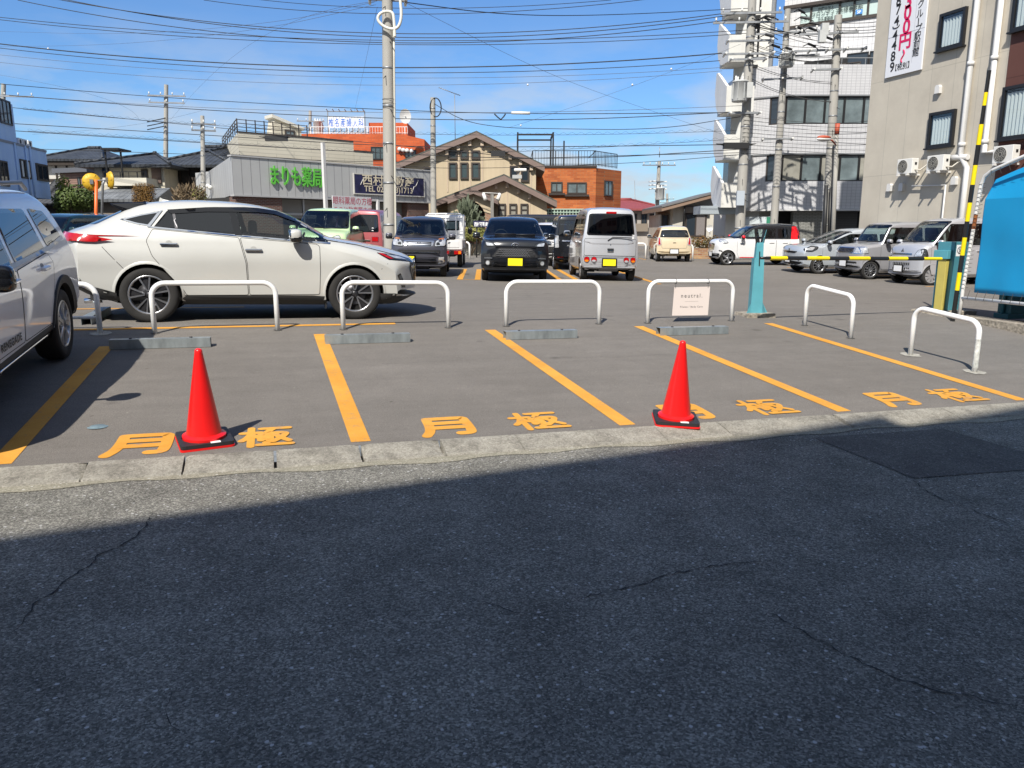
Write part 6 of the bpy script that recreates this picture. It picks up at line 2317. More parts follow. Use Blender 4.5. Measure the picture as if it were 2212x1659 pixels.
# ---- grey tiled office
fl = Fac.two(1598, 42.1, 1680, 41.0)
fb = Fac.two(1680, 41.0, 1960, 41.0)
f5 = Fac(at(1664, 502, 44.8), camdir(123))
TILE = brick('office_tile', fb, (.60, .60, .61), (.57, .57, .58), (.36, .36, .38), .23, .075, .012, .35, 0, .15, spec=.5)
TILE5 = brick('office_tile_upper', f5, (.64, .64, .65), (.62, .62, .63), (.44, .44, .46), .23, .30, .012, .35, 0, .15, spec=.5)
CONW = render_wall('white_concrete', (.66, .65, .61), .15)
office = thing('office_building', 'white tiled office block with ribbon windows and law office lettering on the glass', 'building', fb.P(0, 0))
w_b = fb.a(1960)
zz = lambda v: fb.ab(1720, v)[1]
lv = [zz(139), zz(205), zz(268), zz(331), zz(391), zz(451)]
mb = MB()
A0, A1 = fl.P(0, 0), fl.P(fl.w, 0)
B0, B1 = fb.P(.0, 0), fb.P(w_b, 0)
def slab(z0, z1, grow=0., name='wall', m=TILE, back=5.0):
 mb = MB()
 c = [A0 + fl.n * grow, A1 + (fl.n + fb.n) * grow * .6, B1 + fb.n * grow, B1 - fb.n * back, A0 - fb.n * (back - 1)]
 n = len(c)
 lo = [Vector((p.x, p.y, z0)) for p in c]
 hi = [Vector((p.x, p.y, z1)) for p in c]
 mb.mesh(lo + hi, [tuple(range(n))[::-1], tuple(range(n, 2 * n))] + [(i, (i + 1) % n, n + (i + 1) % n, n + i) for i in range(n)])
 return mb.build(name, m, office)
slab(lv[1], lv[0])
slab(lv[3], lv[2])
slab(lv[5], lv[4])
slab(lv[1] - .06, lv[1] - .002, .06, 'ledge', GREYM)
slab(lv[3] - .06, lv[3] - .002, .06, 'ledge', GREYM)
slab(lv[5] - .10, lv[5] - .002, .10, 'ledge', mat('ledge_pale', (.55, .55, .55), .6))
slab(lv[2] + .002, lv[1] - .065, -.14, 'glass_core', PANE)
slab(lv[4] + .002, lv[3] - .065, -.14, 'glass_core', PANE)
for k, (z0, z1) in enumerate(((lv[2], lv[1] - .06), (lv[4], lv[3] - .06))):
 n = 5
 W = fb.a(1885)
 for i in range(n):
  a0, a1 = .02 + (W - .02) * i / n, .02 + (W - .02) * (i + 1) / n
  window(fb, office, a0 + .004, a1 - .004, z0 + .004, z1 - .004, FRB, PANEG if k == 0 or i % 2 else PANEW, 0, .05, -.13, .10)
 window(fl, office, fl.w * .60, fl.w - .03, z0 + .004, z1 - .004, FRD, PANE, 1, .05, -.13, .10)
 block(fl, office, 'wall', TILE, 0, fl.w * .59, z0, z1, .3)
# ground floor: recess with roller shutters
gzf = gz(B0.x, B0.y)
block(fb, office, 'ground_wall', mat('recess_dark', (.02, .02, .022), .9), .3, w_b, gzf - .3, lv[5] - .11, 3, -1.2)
for a0, a1 in ((2.55, 4.6), (4.75, 6.8)):
 mb = MB()
 n = 26
 for i in range(n):
  z = gzf + 2.3 * i / n
  fb.box(mb, a0, a1, z, z + 2.3 / n * .86, -1.19, -1.14)
 mb.build('roller_shutter', mat('shutter_brown', (.09, .085, .085), .5, .3), office)
block(fb, office, 'tiled_pier', brick('pier_tile', fb, (.30, .30, .28), (.28, .28, .26), (.12, .12, .11), .30, .075, .014, .5, .5, .2), .9, 2.45, gzf - .2, lv[5] - .11, .4, -.4)
# clinic signboard at ground level, left
sg0 = fl.ab(1612, 463)
mb = MB()
fl.box(mb, .1, fl.w - .05, gzf + .3, lv[5] - .4, .02, .07)
sgn = mb.build('clinic_sign', mat('sign_pale', (.55, .60, .62), .5), office)
text_mesh('ストドリ医院', INKB, sgn, lambda p, q, dd: fl.P(.12 + p, gzf + 1.15 + q, .071 + dd), .30, 'LEFT', .004, .004)
text_mesh('眼科・小児科・内科', mat('ink_soft', (.2, .22, .24), .6), sgn, lambda p, q, dd: fl.P(.12 + p, gzf + 1.9 + q, .071 + dd), .17, 'LEFT', .004)
mb = MB()
fl.box(mb, fl.w - .6, fl.w - .06, gzf + .3, lv[5] - .41, .0705, .075)
mb.build('green_panel', mat('sign_green', (.03, .22, .13), .5), sgn)
# upper storeys, set back and turned
W5 = 8.5
zt5 = f5.ab(1701, 21)[1]
zb5 = f5.ab(1701, 58)[1]
block(f5, office, 'upper_wall', TILE5, 0, W5, 3, zb5, 3.5)
block(f5, office, 'upper_wall', TILE5, 0, W5, zt5, zt5 + 3, 3.5)
block(f5, office, 'upper_wall', TILE5, 0, f5.a(1698), zb5, zt5, 3.5)
block(f5, office, 'glass_core', PANE, f5.a(1698), W5, zb5, zt5, 3.3, -.15)
xs5 = [f5.ab(u, 40)[0] for u in (1701, 1724, 1751, 1812, 1843, 1873, 1900)] + [W5]
PANEM = mat('pane_mint', (.50, .62, .60), .35, spec=.4, var=.08, scale=.8)
for a0, a1 in zip(xs5, xs5[1:]):
 window(f5, office, a0 + .003, a1 - .003, zb5 + .003, zt5 - .003, FRD, PANEM, 0, .05, -.12, .10)
mb = MB()
f5.box(mb, xs5[0] - .2, W5, zt5 + .001, zt5 + .16, .002, .18)
f5.box(mb, xs5[0] - .2, W5, zb5 - .12, zb5 - .001, .002, .08)
mb.build('window_hood', FRD, office)
def z6(x, y):
 return f5.ab((2600 + x / 2.765) / 1.736, y / 2.765 / 1.736)
INKG = mat('ink_glass', (.03, .05, .05), .6)
for s_, x, y, h, al in (('弁護士法人', 1375, 88, .19, 'CENTER'), ('ひたちの', 1140, 190, .26, 'CENTER'), ('フロンティア', 1370, 135, .28, 'CENTER'), ('法律事', 1582, 90, .30, 'CENTER'), ('務所', 1706, 72, .30, 'CENTER'), ('牛久事務所', 1370, 190, .18, 'CENTER')):
 a, b = z6(x, y)
 text_mesh(s_, INKG, office, lambda p, q, dd: f5.P(a + p, b + q - h * .36, -.012 + dd), h, al, .004, .004, .86)
a, b = z6(1718, 122)
mb = MB()
f5.box(mb, a - .17, a + .17, b - .11, b + .11, -.012, -.004)
s5 = mb.build('floor_sign', mat('sign_blue', (.05, .24, .60), .5), office)
text_mesh('5F', WPLATE, s5, lambda p, q, dd: f5.P(a + p, b + q - .075, -.004 + dd), .2, 'CENTER', .004, .004)
# dark recessed windows of the fourth floor
a0, a1, b0, b1 = f5.rect(1833, 110, 1960, 139)
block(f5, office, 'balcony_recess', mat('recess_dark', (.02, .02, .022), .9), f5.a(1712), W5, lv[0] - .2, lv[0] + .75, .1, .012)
for k in range(4):
 aa0 = f5.a(1800) + k * 1.1
 window(f5, office, aa0, aa0 + 1.05, lv[0] - .3, lv[0] + .9 + .0, FRB, PANE, 0, .05, .014, .08)
for k in range(3):
 aa0 = f5.a(1715) + k * .95
 window(f5, office, aa0, aa0 + .9, lv[0] - .3, lv[0] + .45, FRD, PANEW, 0, .04, .014, .08)
# flat handrail above the bay
mb = MB()
fb.box(mb, .3, w_b, lv[0] + .35, lv[0] + .39, -.3, -.26)
for k in range(7):
 fb.box(mb, .35 + k * 1.2, .38 + k * 1.2, lv[0], lv[0] + .349, -.295, -.265)
mb.build('handrail', GREYM, office)
# ---- stair tower with stepped white balconies, left of the office
tower = thing('balcony_tower', 'white concrete tower of stacked balconies with slanted fins beside the office block', 'building', at(1590, 502, 43))
ft = Fac.two(1566, 42.6, 1612, 42.2)
block(ft, tower, 'wall', CONW, 0, ft.w + .6, -.3, 19, 4)
fk = Fac.two(1554, 40.9, 1612, 40.9)
fs = Fac.two(1530, 43.2, 1554, 40.9)
SHADW = render_wall('white_concrete_fin', (.72, .72, .71), .1)
zK = [fk.ab(1600, v)[1] for v in (394.5, 290.5, 185, 75, -35)]
for k, zt in enumerate(zK):
 hgt = 1.25
 wK = fk.w
 mb = MB()
 fk.box(mb, 0, wK, zt - hgt, zt, -.14, 0)
 mb.build('balcony_front', CONW, tower)
 mb = MB()
 L_s = fs.w
 poly = [(L_s - .02, zt - hgt), (L_s - .02, zt), (L_s - .12, zt + .02), (.34, zt + .98), (.14, zt + .98), (0, zt - .05), (.35, zt - .8), (.9, zt - hgt + .08)]
 mb.prism(poly, lambda a, b, dd: fs.P(a, b, dd), -.14, 0)
 mb.build('balcony_fin', SHADW, tower)
 mb = MB()
 c = [fk.P(.05, 0, -.1), fk.P(wK, 0, -.1), fk.P(wK, 0, -1.9), fs.P(.3, 0, -.1)]
 lo = [Vector((p.x, p.y, zt - hgt + .02)) for p in c]
 hi = [Vector((p.x, p.y, zt - hgt + .6)) for p in c]
 mb.mesh(lo + hi, [(3, 2, 1, 0), (4, 5, 6, 7)] + [(i, (i + 1) % 4, 4 + (i + 1) % 4, 4 + i) for i in range(4)])
 mb.build('balcony_floor', CONW, tower)
 mb = MB()
 mb.prism([(wK * .5, zt), (wK * .86, zt), (wK * .82, zt + 1.1), (wK * .70, zt + 1.1)], lambda a, b, dd: fk.P(a, b, dd), -.55, -.4)
 mb.build('inner_fin', CONW, tower)
 mb = MB()
 ft.box(mb, ft.w * .62, ft.w + .1, zt - .9, zt + 1.25, .004, .03)
 mb.build('door_opening', mat('recess_dark', (.02, .02, .022), .9), tower)
f0 = Fac.two(1540, 44.5, 1600, 42.1)
block(f0, tower, 'base_wall', CONW, 0, f0.w, -.3, 2.5, 2)
mb = MB()
fk.box(mb, -.9, fk.w, 2.2, 2.62, -2.2, -.6)
mb.build('canopy', mat('canopy_grey', (.33, .37, .40), .6), tower)
mb = MB()
mb.tube([f0.P(f0.w * .55, -.2, .06), f0.P(f0.w * .55, 2.4, .06)], .05, 8)
mb.build('drainpipe', mat('pipe_green', (.10, .30, .22), .6), tower)
# ------------------------------------------------------------------ houses and shops behind the car park
def hip_roof(mb, P, a0, a1, b0, d0, d1, h, inset_, over=.4, mi=0):
 "P(a, b, o); hipped roof over a rectangle a0..a1, depth d0 (front) .. d1 (back, negative)"
 a0, a1, d0, d1 = a0 - over, a1 + over, d0 + over, d1 - over
 dm = (d0 + d1) / 2
 c = [P(a0, b0, d0), P(a1, b0, d0), P(a1, b0, d1), P(a0, b0, d1)]
 r = [P(a0 + inset_, b0 + h, dm), P(a1 - inset_, b0 + h, dm)]
 lo = [p - Vector((0, 0, .16)) for p in c]
 v = c + r + lo
 mb.mesh(v, [(0, 1, 5, 4), (1, 2, 5), (2, 3, 4, 5), (3, 0, 4), (0, 6, 7, 1), (1, 7, 8, 2), (2, 8, 9, 3), (3, 9, 6, 0), (6, 9, 8, 7)], mi)
 # ridge caps
 mb.tube([r[0] + Vector((0, 0, .05)), r[1] + Vector((0, 0, .05))], .14, 6, mi)
 for a, b in ((c[0], r[0]), (c[1], r[1])):
  mb.tube([a + Vector((0, 0, .04)), b + Vector((0, 0, .04))], .09, 6, mi)
def gable(f, parent, name, m, apex, left, right, thick, o0, o1, soffit=None):
 "two roof slabs from (a, b) points"
 mb = MB()
 for e in (left, right):
  n = Vector((-(apex[1] - e[1]), (apex[0] - e[0]))).normalized()
  if n.y < 0:
   n = -n
  q = n * thick
  pts = [e, apex, (apex[0], apex[1] - thick / max(.3, n.y)), (e[0], e[1] - thick / max(.3, n.y))]
  mb.prism(pts, lambda a, b, dd: f.P(a, b, dd), o0, o1)
 return mb.build(name, m, parent)
GABR = mat('gable_board', (.20, .145, .125), .7, var=.1)
SLATE = mat('slate_roof', (.09, .10, .085), .8, var=.4, scale=5)
# ---- cream house with big gable
f = Fac.two(840, 46, 1220, 46)
house = thing('gabled_house', 'cream house with a wide brown-edged gable, lower gabled wing and arched porch', 'house', f.P(7, 0))
CREAM = render_wall('cream_stucco', (.52, .43, .30), .08)
g0 = gz(f.O.x, f.O.y) - .2
ap, le, ri = f.ab(1030, 287), f.ab(853, 357), f.ab(1176, 360)
mb = MB()
wl, wr = f.a(878), f.a(1157)
sl = lambda a: le[1] + (ap[1] - le[1]) * (a - le[0]) / (ap[0] - le[0]) if a < ap[0] else ri[1] + (ap[1] - ri[1]) * (ri[0] - a) / (ri[0] - ap[0])
mb.prism([(wl, g0), (wr, g0), (wr, sl(wr) - .2), (ap[0], ap[1] - .25), (wl, sl(wl) - .2)], lambda a, b, dd: f.P(a, b, dd), -10, 0)
mb.build('wall', CREAM, house)
gable(f, house, 'roof', GABR, (ap[0], ap[1]), le, ri, .28, -10.4, .42)
mb = MB()
for e in (le, ri):
 n = (e[0] - ap[0], e[1] - ap[1])
 mb.prism([(e[0], e[1] + .004), (ap[0], ap[1] + .004), (ap[0], ap[1] + .07), (e[0], e[1] + .07)], lambda a, b, dd: f.P(a, b, dd), -10.4, .43)
mb.build('roofing', SLATE, house)
CW = mat('pane_sky', (.06, .085, .09), .05, spec=.9)
for u0, u1 in ((969, 988), (994, 1012), (1018, 1037)):
 window(f, house, *[f.rect(u0, 325, u1, 344)[i] for i in (0, 1, 2, 3)], FRD, CW, 0, .09, 0, .10)
 window(f, house, *[f.rect(u0, 351, u1, 387)[i] for i in (0, 1, 2, 3)], FRD, CW, 0, .09, 0, .10)
for u0, u1 in ((1101, 1119), (1125, 1143)):
 window(f, house, *[f.rect(u0, 358, u1, 393)[i] for i in (0, 1, 2, 3)], FRD, PANE, 0, .09, 0, .10)
window(f, house, *[f.rect(914, 361, 933, 395)[i] for i in (0, 1, 2, 3)], FRD, PANE, 0, .09, 0, .10)
mb = MB()
for u in (968.5, 993, 1017, 1043, 1102, 1124, 1147):
 a = f.a(u)
 t_ = sl(a) - .3
 f.box(mb, a - .03, a + .03, f.ab(u, 415)[1], t_, .002, .035)
 f.box(mb, a - .09, a + .09, t_ - .28, t_ + .05, .036, .25)
mb.build('wall_batten', mat('batten', (.50, .40, .30), .7), house)
# wing
fw_ = Fac(f.O + f.n * 2.2, f.d)
a_, l_, r_ = fw_.ab(1089, 380), fw_.ab(935, 438), fw_.ab(1202, 437)
sw = lambda a: l_[1] + (a_[1] - l_[1]) * (a - l_[0]) / (a_[0] - l_[0]) if a < a_[0] else r_[1] + (a_[1] - r_[1]) * (r_[0] - a) / (r_[0] - a_[0])
w0, w1 = fw_.a(968), fw_.a(1181)
mb = MB()
mb.prism([(w0, g0), (w1, g0), (w1, sw(w1) - .2), (a_[0], a_[1] - .25), (w0, sw(w0) - .2)], lambda a, b, dd: fw_.P(a, b, dd), -2.19, 0)
mb.build('wing_wall', CREAM, house)
gable(fw_, house, 'wing_roof', GABR, a_, l_, r_, .26, -2.15, .5)
mb = MB()
for e in (l_, r_):
 mb.prism([(e[0], e[1] + .004), (a_[0], a_[1] + .004), (a_[0], a_[1] + .07), (e[0], e[1] + .07)], lambda a, b, dd: fw_.P(a, b, dd), -2.15, .51)
mb.build('wing_roofing', SLATE, house)
for u0, u1 in ((1076, 1093), (1100, 1117), (1124, 1141)):
 window(fw_, house, *[fw_.rect(u0, 440, u1, 492)[i] for i in (0, 1, 2, 3)], FRD, PANEW, 0, .09, 0, .10, hbar=.74)
mb = MB()
for u in (1072, 1096, 1120, 1144):
 a = fw_.a(u)
 t_ = sw(a) - .3
 fw_.box(mb, a - .025, a + .025, g0, t_, .002, .03)
 fw_.box(mb, a - .08, a + .08, t_ - .25, t_ + .05, .031, .22)
mb.build('wall_batten', mat('batten', (.50, .40, .30), .7), house)
# porch with an arch
fp = Fac(f.O + f.n * 4.2, f.d)
a_, l_, r_ = fp.ab(1023, 408), fp.ab(968, 430), fp.ab(1076, 431)
p0, p1 = fp.a(974), fp.a(1066)
PB = brick('porch_brick', fp, (.42, .24, .14), (.30, .14, .085), (.34, .28, .22), .22, .075, .012, .85)
zc = fp.ab(1000, 461)[1]
q0, q1 = p0 + .45, p1 - .45
arch = []
for k in range(13):
 q = k / 12
 arch.append((q0 + (q1 - q0) * q, zc + .62 * sin(pi * q) ** .7 if 0 < q < 1 else zc))
mb = MB()
mb.prism([(p0, zc), (q0, zc)] + arch[1:-1] + [(q1, zc), (p1, zc), (p1, r_[1] - .1), (a_[0], a_[1] - .25), (p0, l_[1] - .1)], lambda a, b, dd: fp.P(a, b, dd), -.35, 0)
mb.build('porch_arch', CREAM, house)
gable(fp, house, 'porch_roof', GABR, a_, l_, r_, .24, -2.0, .35)
for x0, x1 in ((p0, q0), (q1, p1)):
 block(fp, house, 'porch_pier', PB, x0, x1, g0, zc - .002, .4, -.0)
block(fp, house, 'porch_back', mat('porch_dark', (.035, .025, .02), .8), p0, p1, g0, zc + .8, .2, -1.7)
mb = MB()
fp.box(mb, q0 + .9, q0 + 1.9, g0, g0 + 2.1, -1.69, -1.62)
fp.box(mb, q0 + .1, q0 + .8, g0 + .3, g0 + 2.0, -1.69, -1.64)
mb.build('porch_door', mat('door_brown', (.10, .05, .035), .4, coat=.3), house)
# aerial on the roof
mb = MB()
b_ = f.P(f.a(982), sl(f.a(982)) - .1, -3)
tp = at(982, 204, 49)
b_ = Vector((tp.x, tp.y, b_.z))
mb.tube([b_, tp], .022, 6)
dd_ = camdir(75)
mb.tube([tp - dd_ * .95 + Vector((0, 0, .35)), tp + dd_ * .35 - Vector((0, 0, .05))], .02, 6)
for k in range(10):
 c = tp - dd_ * (.95 - k * .13) + Vector((0, 0, .35 - .04 * k))
 mb.tube([c - camdir(-15) * .22, c + camdir(-15) * .22], .008, 4)
t = thing('roof_aerial', 'thin television aerial on a mast above the cream gabled house', 'aerial', b_)
mb.build('mast', GREYM, t)
# ---- pharmacy with grey sheet cladding
f = Fac.two(511, 34.4, 933, 43)
shop = thing('pharmacy_shop', 'low shop with grey sheet-metal cladding, green pharmacy lettering and blue signboard', 'shop', f.P(0, 0))
CLAD = brick('grey_cladding_sheet', f, (.46, .465, .46), (.45, .455, .45), (.27, .27, .275), .44, 40, .018, .5, 0, .10)
ct = f.ab(500, 337)[1]
cb = f.ab(505, 420)[1]
g0 = gz(f.O.x, f.O.y) - .5
Q_ = at(460, 502, 43)
def wedge(name, m, F, w, Q, z0, z1, parent, back=7):
 "prism over a four-sided footprint whose left side runs back to Q"
 c = [F.P(0, 0), F.P(w, 0), F.P(w, 0, -back), Vector((Q.x, Q.y, 0)) - F.n * 1.5, Vector((Q.x, Q.y, 0))]
 mb = MB()
 lo = [Vector((p.x, p.y, z0)) for p in c]
 hi = [Vector((p.x, p.y, z1)) for p in c]
 mb.mesh(lo + hi, [(4, 3, 2, 1, 0), (5, 6, 7, 8, 9)] + [(i, (i + 1) % 5, 5 + (i + 1) % 5, 5 + i) for i in range(5)])
 return mb.build(name, m, parent)
wedge('cladding', CLAD, f, f.w, Q_, cb, ct, shop)
mb = MB()
f.box(mb, -.03, f.w + .03, ct + .001, ct + .06, -.3, .04)
f.box(mb, -.01, f.w + .01, cb - .07, cb - .001, -.3, .03)
mb.build('trim', mat('trim_grey', (.42, .42, .42), .5), shop)
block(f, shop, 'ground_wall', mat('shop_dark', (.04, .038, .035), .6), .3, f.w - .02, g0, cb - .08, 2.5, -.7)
PBR = brick('shop_brick', f, (.16, .06, .045), (.10, .045, .035), (.20, .17, .15), .21, .07, .014, .85)
for a0, a1 in ((.1, 2.4), (f.w - 1.6, f.w - .1)):
 block(f, shop, 'brick_pier', PBR, a0, a1, g0, cb - .08, .5, -.1)
mb = MB()
x = 2.5
mb2 = MB()
while x < f.w - 1.9:
 f.box(mb, x, x + .09, g0, cb - .08, -.68, -.55)
 f.box(mb2, x + .1, x + 1.28, g0 + 2.1, cb - .1, -.66, -.6)
 x += 1.3
f.box(mb, 2.5, f.w - 1.7, g0 + 2.25, g0 + 2.35, -.68, -.58)
mb.build('shop_frame', FRS, shop)
mb2.build('shutter', mat('shutter_grey', (.22, .22, .21), .6), shop)
GRN = mat('letter_green', (.12, .50, .06), .45)
a0, b0 = f.ab(580, 402)
a1, b1 = f.ab(696, 402)
hz = .95
o = text_mesh('まりも薬局', GRN, shop, lambda p, q, dd: f.P((a0 + a1) / 2 + p, f.ab(640, 401)[1] + .05 + q, .03 + dd), hz, 'CENTER', .07, .014, (a1 - a0) / (5.0 * hz) * 1.0)
sm = o.modifiers.new('thick', 'SOLIDIFY')
sm.thickness = .06
sm.offset = -1
o.name = 'green_lettering'
a0, b1 = f.ab(763, 376)
a1, b0 = f.ab(914, 424)
NAVY = mat('sign_navy', (.022, .022, .075), .45, var=.5, scale=3)
mb = MB()
f.box(mb, a0, a1, b0, b1, .02, .08)
sg = mb.build('blue_signboard', NAVY, shop)
mb = MB()
for q in ((a0 - .05, a1 + .05, b1, b1 + .05), (a0 - .05, a1 + .05, b0 - .05, b0), (a0 - .05, a0, b0, b1), (a1, a1 + .05, b0, b1)):
 f.box(mb, *q, .02, .09)
mb.build('sign_frame', mat('frame_pale', (.55, .54, .50), .6), sg)
GOLD = mat('letter_gold', (.70, .62, .46), .5)
text_mesh('西村不動産', GOLD, sg, lambda p, q, dd: f.P((a0 + a1) / 2 - .12 + p, b0 + (b1 - b0) * .52 + q, .081 + dd), .55, 'CENTER', .02, .008, 1.25)
text_mesh('TEL 029(873)1713', GOLD, sg, lambda p, q, dd: f.P((a0 + a1) / 2 - .12 + p, b0 + (b1 - b0) * .12 + q, .081 + dd), .40, 'CENTER', .02, .006, 1.06)
mb = MB()
rnd = random.Random(5)
f.box(mb, a0 + 1.0, a1 - 1.1, b0 + (b1 - b0) * .455, b0 + (b1 - b0) * .47, .081, .084)
for k in range(2):
 c = (a0 + .35, b0 + .35) if k == 0 else (a1 - .85, b0 + .15)
 P = [(c[0] + .08 * j + rnd.uniform(-.03, .03), c[1] + .12 * j + rnd.uniform(-.06, .1)) for j in range(7)]
 for (x0, y0), (x1, y1) in zip(P, P[1:]):
  mb.tube([f.P(x0, min(y0, b1 - .1), .084), f.P(x1, min(y1, b1 - .1), .084)], .02, 4)
mb.build('flourish', mat('flourish_white', (.62, .60, .56), .6), sg)
# ---- cream siding building behind the pharmacy
f2 = Fac.two(528, 45, 806, 50.5)
sid = thing('siding_building', 'pale cream siding building with roof railing and roof hut behind the pharmacy', 'building', f2.P(0, 0))
SIDE = brick('cream_siding', f2, (.58, .54, .44), (.55, .51, .41), (.42, .39, .32), 2.2, .22, .018, .7, .5, .12)
zt = f2.ab(513, 286)[1]
wS = f2.w
Q2 = at(494, 502, 54)
wedge('wall', SIDE, f2, wS * .86, Q2, 0, zt, sid, 6)
block(f2, sid, 'wall', SIDE, wS * .862, wS * 1.02, 0, zt - .55, 8)
block(f2, sid, 'lower_wall', SIDE, .0, wS * 1.06, 0, zt - 1.95, 1.0, 1.0)
mb = MB()
f2.box(mb, 0, wS * .86, zt + .001, zt + .08, -.3, .03)
f2.box(mb, wS * .862, wS * 1.03, zt - .55, zt - .47, -.3, .031)
f2.box(mb, 0, wS * 1.06, zt - 1.949, zt - 1.88, .0, 1.03)
mb.build('coping', FRD, sid)
mb = MB()
for k in range(3):
 f2.box(mb, -.02, wS * .5, zt + .3 + .2 * k, zt + .335 + .2 * k, -.12, -.09)
 mb.tube([f2.P(0, zt + .315 + .2 * k, -.1), Vector((Q2.x, Q2.y, zt + .315 + .2 * k))], .025, 5)
for k in range(9):
 f2.box(mb, wS * .5 * k / 8, wS * .5 * k / 8 + .05, zt + .08, zt + .76, -.13, -.08)
 q = f2.P(0, 0, -.1) + (Vector((Q2.x, Q2.y, 0)) - f2.P(0, 0, -.1)) * (k / 8)
 mb.tube([q + Vector((0, 0, zt)), q + Vector((0, 0, zt + .76))], .03, 5)
mb.build('roof_railing', FRD, sid)
fh = Fac(f2.O - f2.n * 2.5, f2.d)
h0, h1 = fh.a(599), fh.a(662)
zh = fh.ab(605, 256)[1]
mb = MB()
mb.prism([(h0, zt), (h1, zt), (h1, zh - .55), (h0 + .25, zh)], lambda a, b, dd: fh.P(a, b, dd), -.9, 0)
hut = mb.build('roof_hut', SIDE, sid)
mb = MB()
mb.prism([(h0 + .05, zh + .02), (h1 + .15, zh - .6), (h1 + .15, zh - .42), (h0 + .05, zh + .2)], lambda a, b, dd: fh.P(a, b, dd), -1, .12)
mb.build('hut_roof', mat('hut_roof_pale', (.60, .58, .52), .6), hut)
window(fh, sid, h0 + .85, h0 + 1.5, zt + .15, zt + .7, FRD, PANEG, 0, .08, 0, .08, hbar=.5)
mb = MB()
for a0, a1 in ((.9, 3.3), (4.3, 5.2), (5.6, 6.6), (7.8, 9.6), (10.3, 12.6)):
 f2.box(mb, a0 * wS / 14, a1 * wS / 14, zt - 3.25, zt - 2.9, 1.005, 1.05)
mb.build('strip_window', FRB, sid)
mb = MB()
for a in (3.9, 6.2):
 f2.box(mb, a, a + .07, zt - 3.2, zt - 1.95, 1.005, 1.06)
mb.build('downpipe', GREYM, sid)
# ---- red brick clinic with rooftop sign
f3 = Fac.two(640, 60, 925, 60)
clin = thing('brick_clinic', 'red brick clinic with white roof railing and rooftop signboard behind the utility pole', 'building', f3.P(6, 0))
RBR = brick('red_brick', f3, (.56, .115, .035), (.44, .075, .022), (.34, .11, .06), .48, .14, .012, .8, .5, .3)
z1 = f3.ab(800, 289)[1]
block(f3, clin, 'wall', RBR, 0, f3.a(870), 0, z1, 9)
mb = MB()
mb.prism([(f3.a(870), 0), (f3.a(921), 0), (f3.a(921), f3.ab(921, 301)[1]), (f3.a(870), z1)], lambda a, b, dd: f3.P(a, b, dd), -9, -.002)
mb.build('side_wall', RBR, clin)
block(f3, clin, 'rear_wall', RBR, f3.a(921), f3.a(968), 0, f3.ab(950, 311)[1], 6, -3)
z2 = f3.ab(830, 259)[1]
block(f3, clin, 'penthouse', RBR, f3.a(797), f3.a(880), z1 + .002, z2, 5, -1.5)
railing(f3, clin, f3.a(680), f3.a(885), z1, .55, -.25, mat('rail_white', (.75, .75, .74), .5), .2)
for r_ in ((801, 317, 832, 345), (875, 324, 899, 341)):
 window(f3, clin, *f3.rect(*r_), FRB, CW, 2, .08, 0, .08)
mb = MB()
for u in (846, 852, 858):
 mb.tube([f3.P(f3.a(u), 1, .08), f3.P(f3.a(u), z1 - .1, .08)], .07, 8)
mb.build('downpipe', WHITEP, clin)
mb = MB()
for u, v in ((864, 323), (872, 325), (880, 326), (890, 327)):
 a, b = f3.ab(u, v)
 mb.ball(f3.P(a, b, .2), .16, .16, .16)
mb.build('wall_lamp', WHITEP, clin)
t = thing('rooftop_sign', 'rooftop signboard of six white panels with blue characters on a steel frame', 'sign', f3.P(f3.a(757), z1, -1))
fs_ = Fac(f3.O - f3.n * 1.0, f3.d)
a0, a1 = fs_.a(719), fs_.a(795)
n = 6
zb_, zt_ = fs_.ab(757, 276)[1], fs_.ab(757, 252)[1]
for i, ch in enumerate('椎名産婦人科'):
 x0 = a0 + (a1 - a0) * i / n + .03
 x1 = a0 + (a1 - a0) * (i + 1) / n - .03
 mb = MB()
 fs_.box(mb, x0, x1, zb_, zt_, -.05, .0)
 pn = mb.build('sign_panel', mat('panel_white', (.80, .82, .85), .5), t)
 text_mesh(ch, mat('letter_blue', (.035, .14, .52), .5), pn, lambda p, q, dd: fs_.P((x0 + x1) / 2 + p, zb_ + .12 + q, dd), (zt_ - zb_) * .84, 'CENTER', .01, .008, .52)
mb = MB()
for q in (a0 - .05, a1 + .02):
 fs_.box(mb, q, q + .06, z1, zt_ + .45, -.14, -.06)
for k in range(7):
 x = a0 + (a1 - a0) * k / 6
 fs_.box(mb, x - .03, x + .03, z1, zb_, -.14, -.08)
 mb.tube([fs_.P(x, zt_ + .4, -.1), fs_.P(x, zt_ + .5, .5)], .03, 5)
 mb.tube([fs_.P(x, z1, -.1), fs_.P(x + .4, zb_, -1.0)], .03, 5)
fs_.box(mb, a0, a1, zt_ + .36, zt_ + .42, -.13, -.07)
mb.build('steel_frame', GREYM, t)
t = thing('satellite_dish', 'white satellite dish on the red brick clinic penthouse', 'satellite dish', f3.P(f3.a(877), z2, -2))
mb = MB()
c = at(875.5, 251, 58)
e = (Vector((0, 0, CAMH)) - c).normalized()
u_ = Vector((0, 0, 1)).cross(e).normalized()
w_ = e.cross(u_)
rr = [(0, -.1), (.25, -.07), (.4, -.02), (.46, .0)]
vs = []
for r_, h_ in rr:
 for k in range(20):
  q = 2 * pi * k / 20
  vs.append(c + u_ * r_ * cos(q) * .9 + w_ * r_ * 1.1 * sin(q) + e * h_)
mb.mesh(vs, [(i * 20 + k, i * 20 + (k + 1) % 20, (i + 1) * 20 + (k + 1) % 20, (i + 1) * 20 + k) for i in range(3) for k in range(20)], 0, True)
mb.tube([c - e * .1, Vector((c.x, c.y, z2))], .04, 6)
mb.build('dish', WHITEP, t, fix=False)
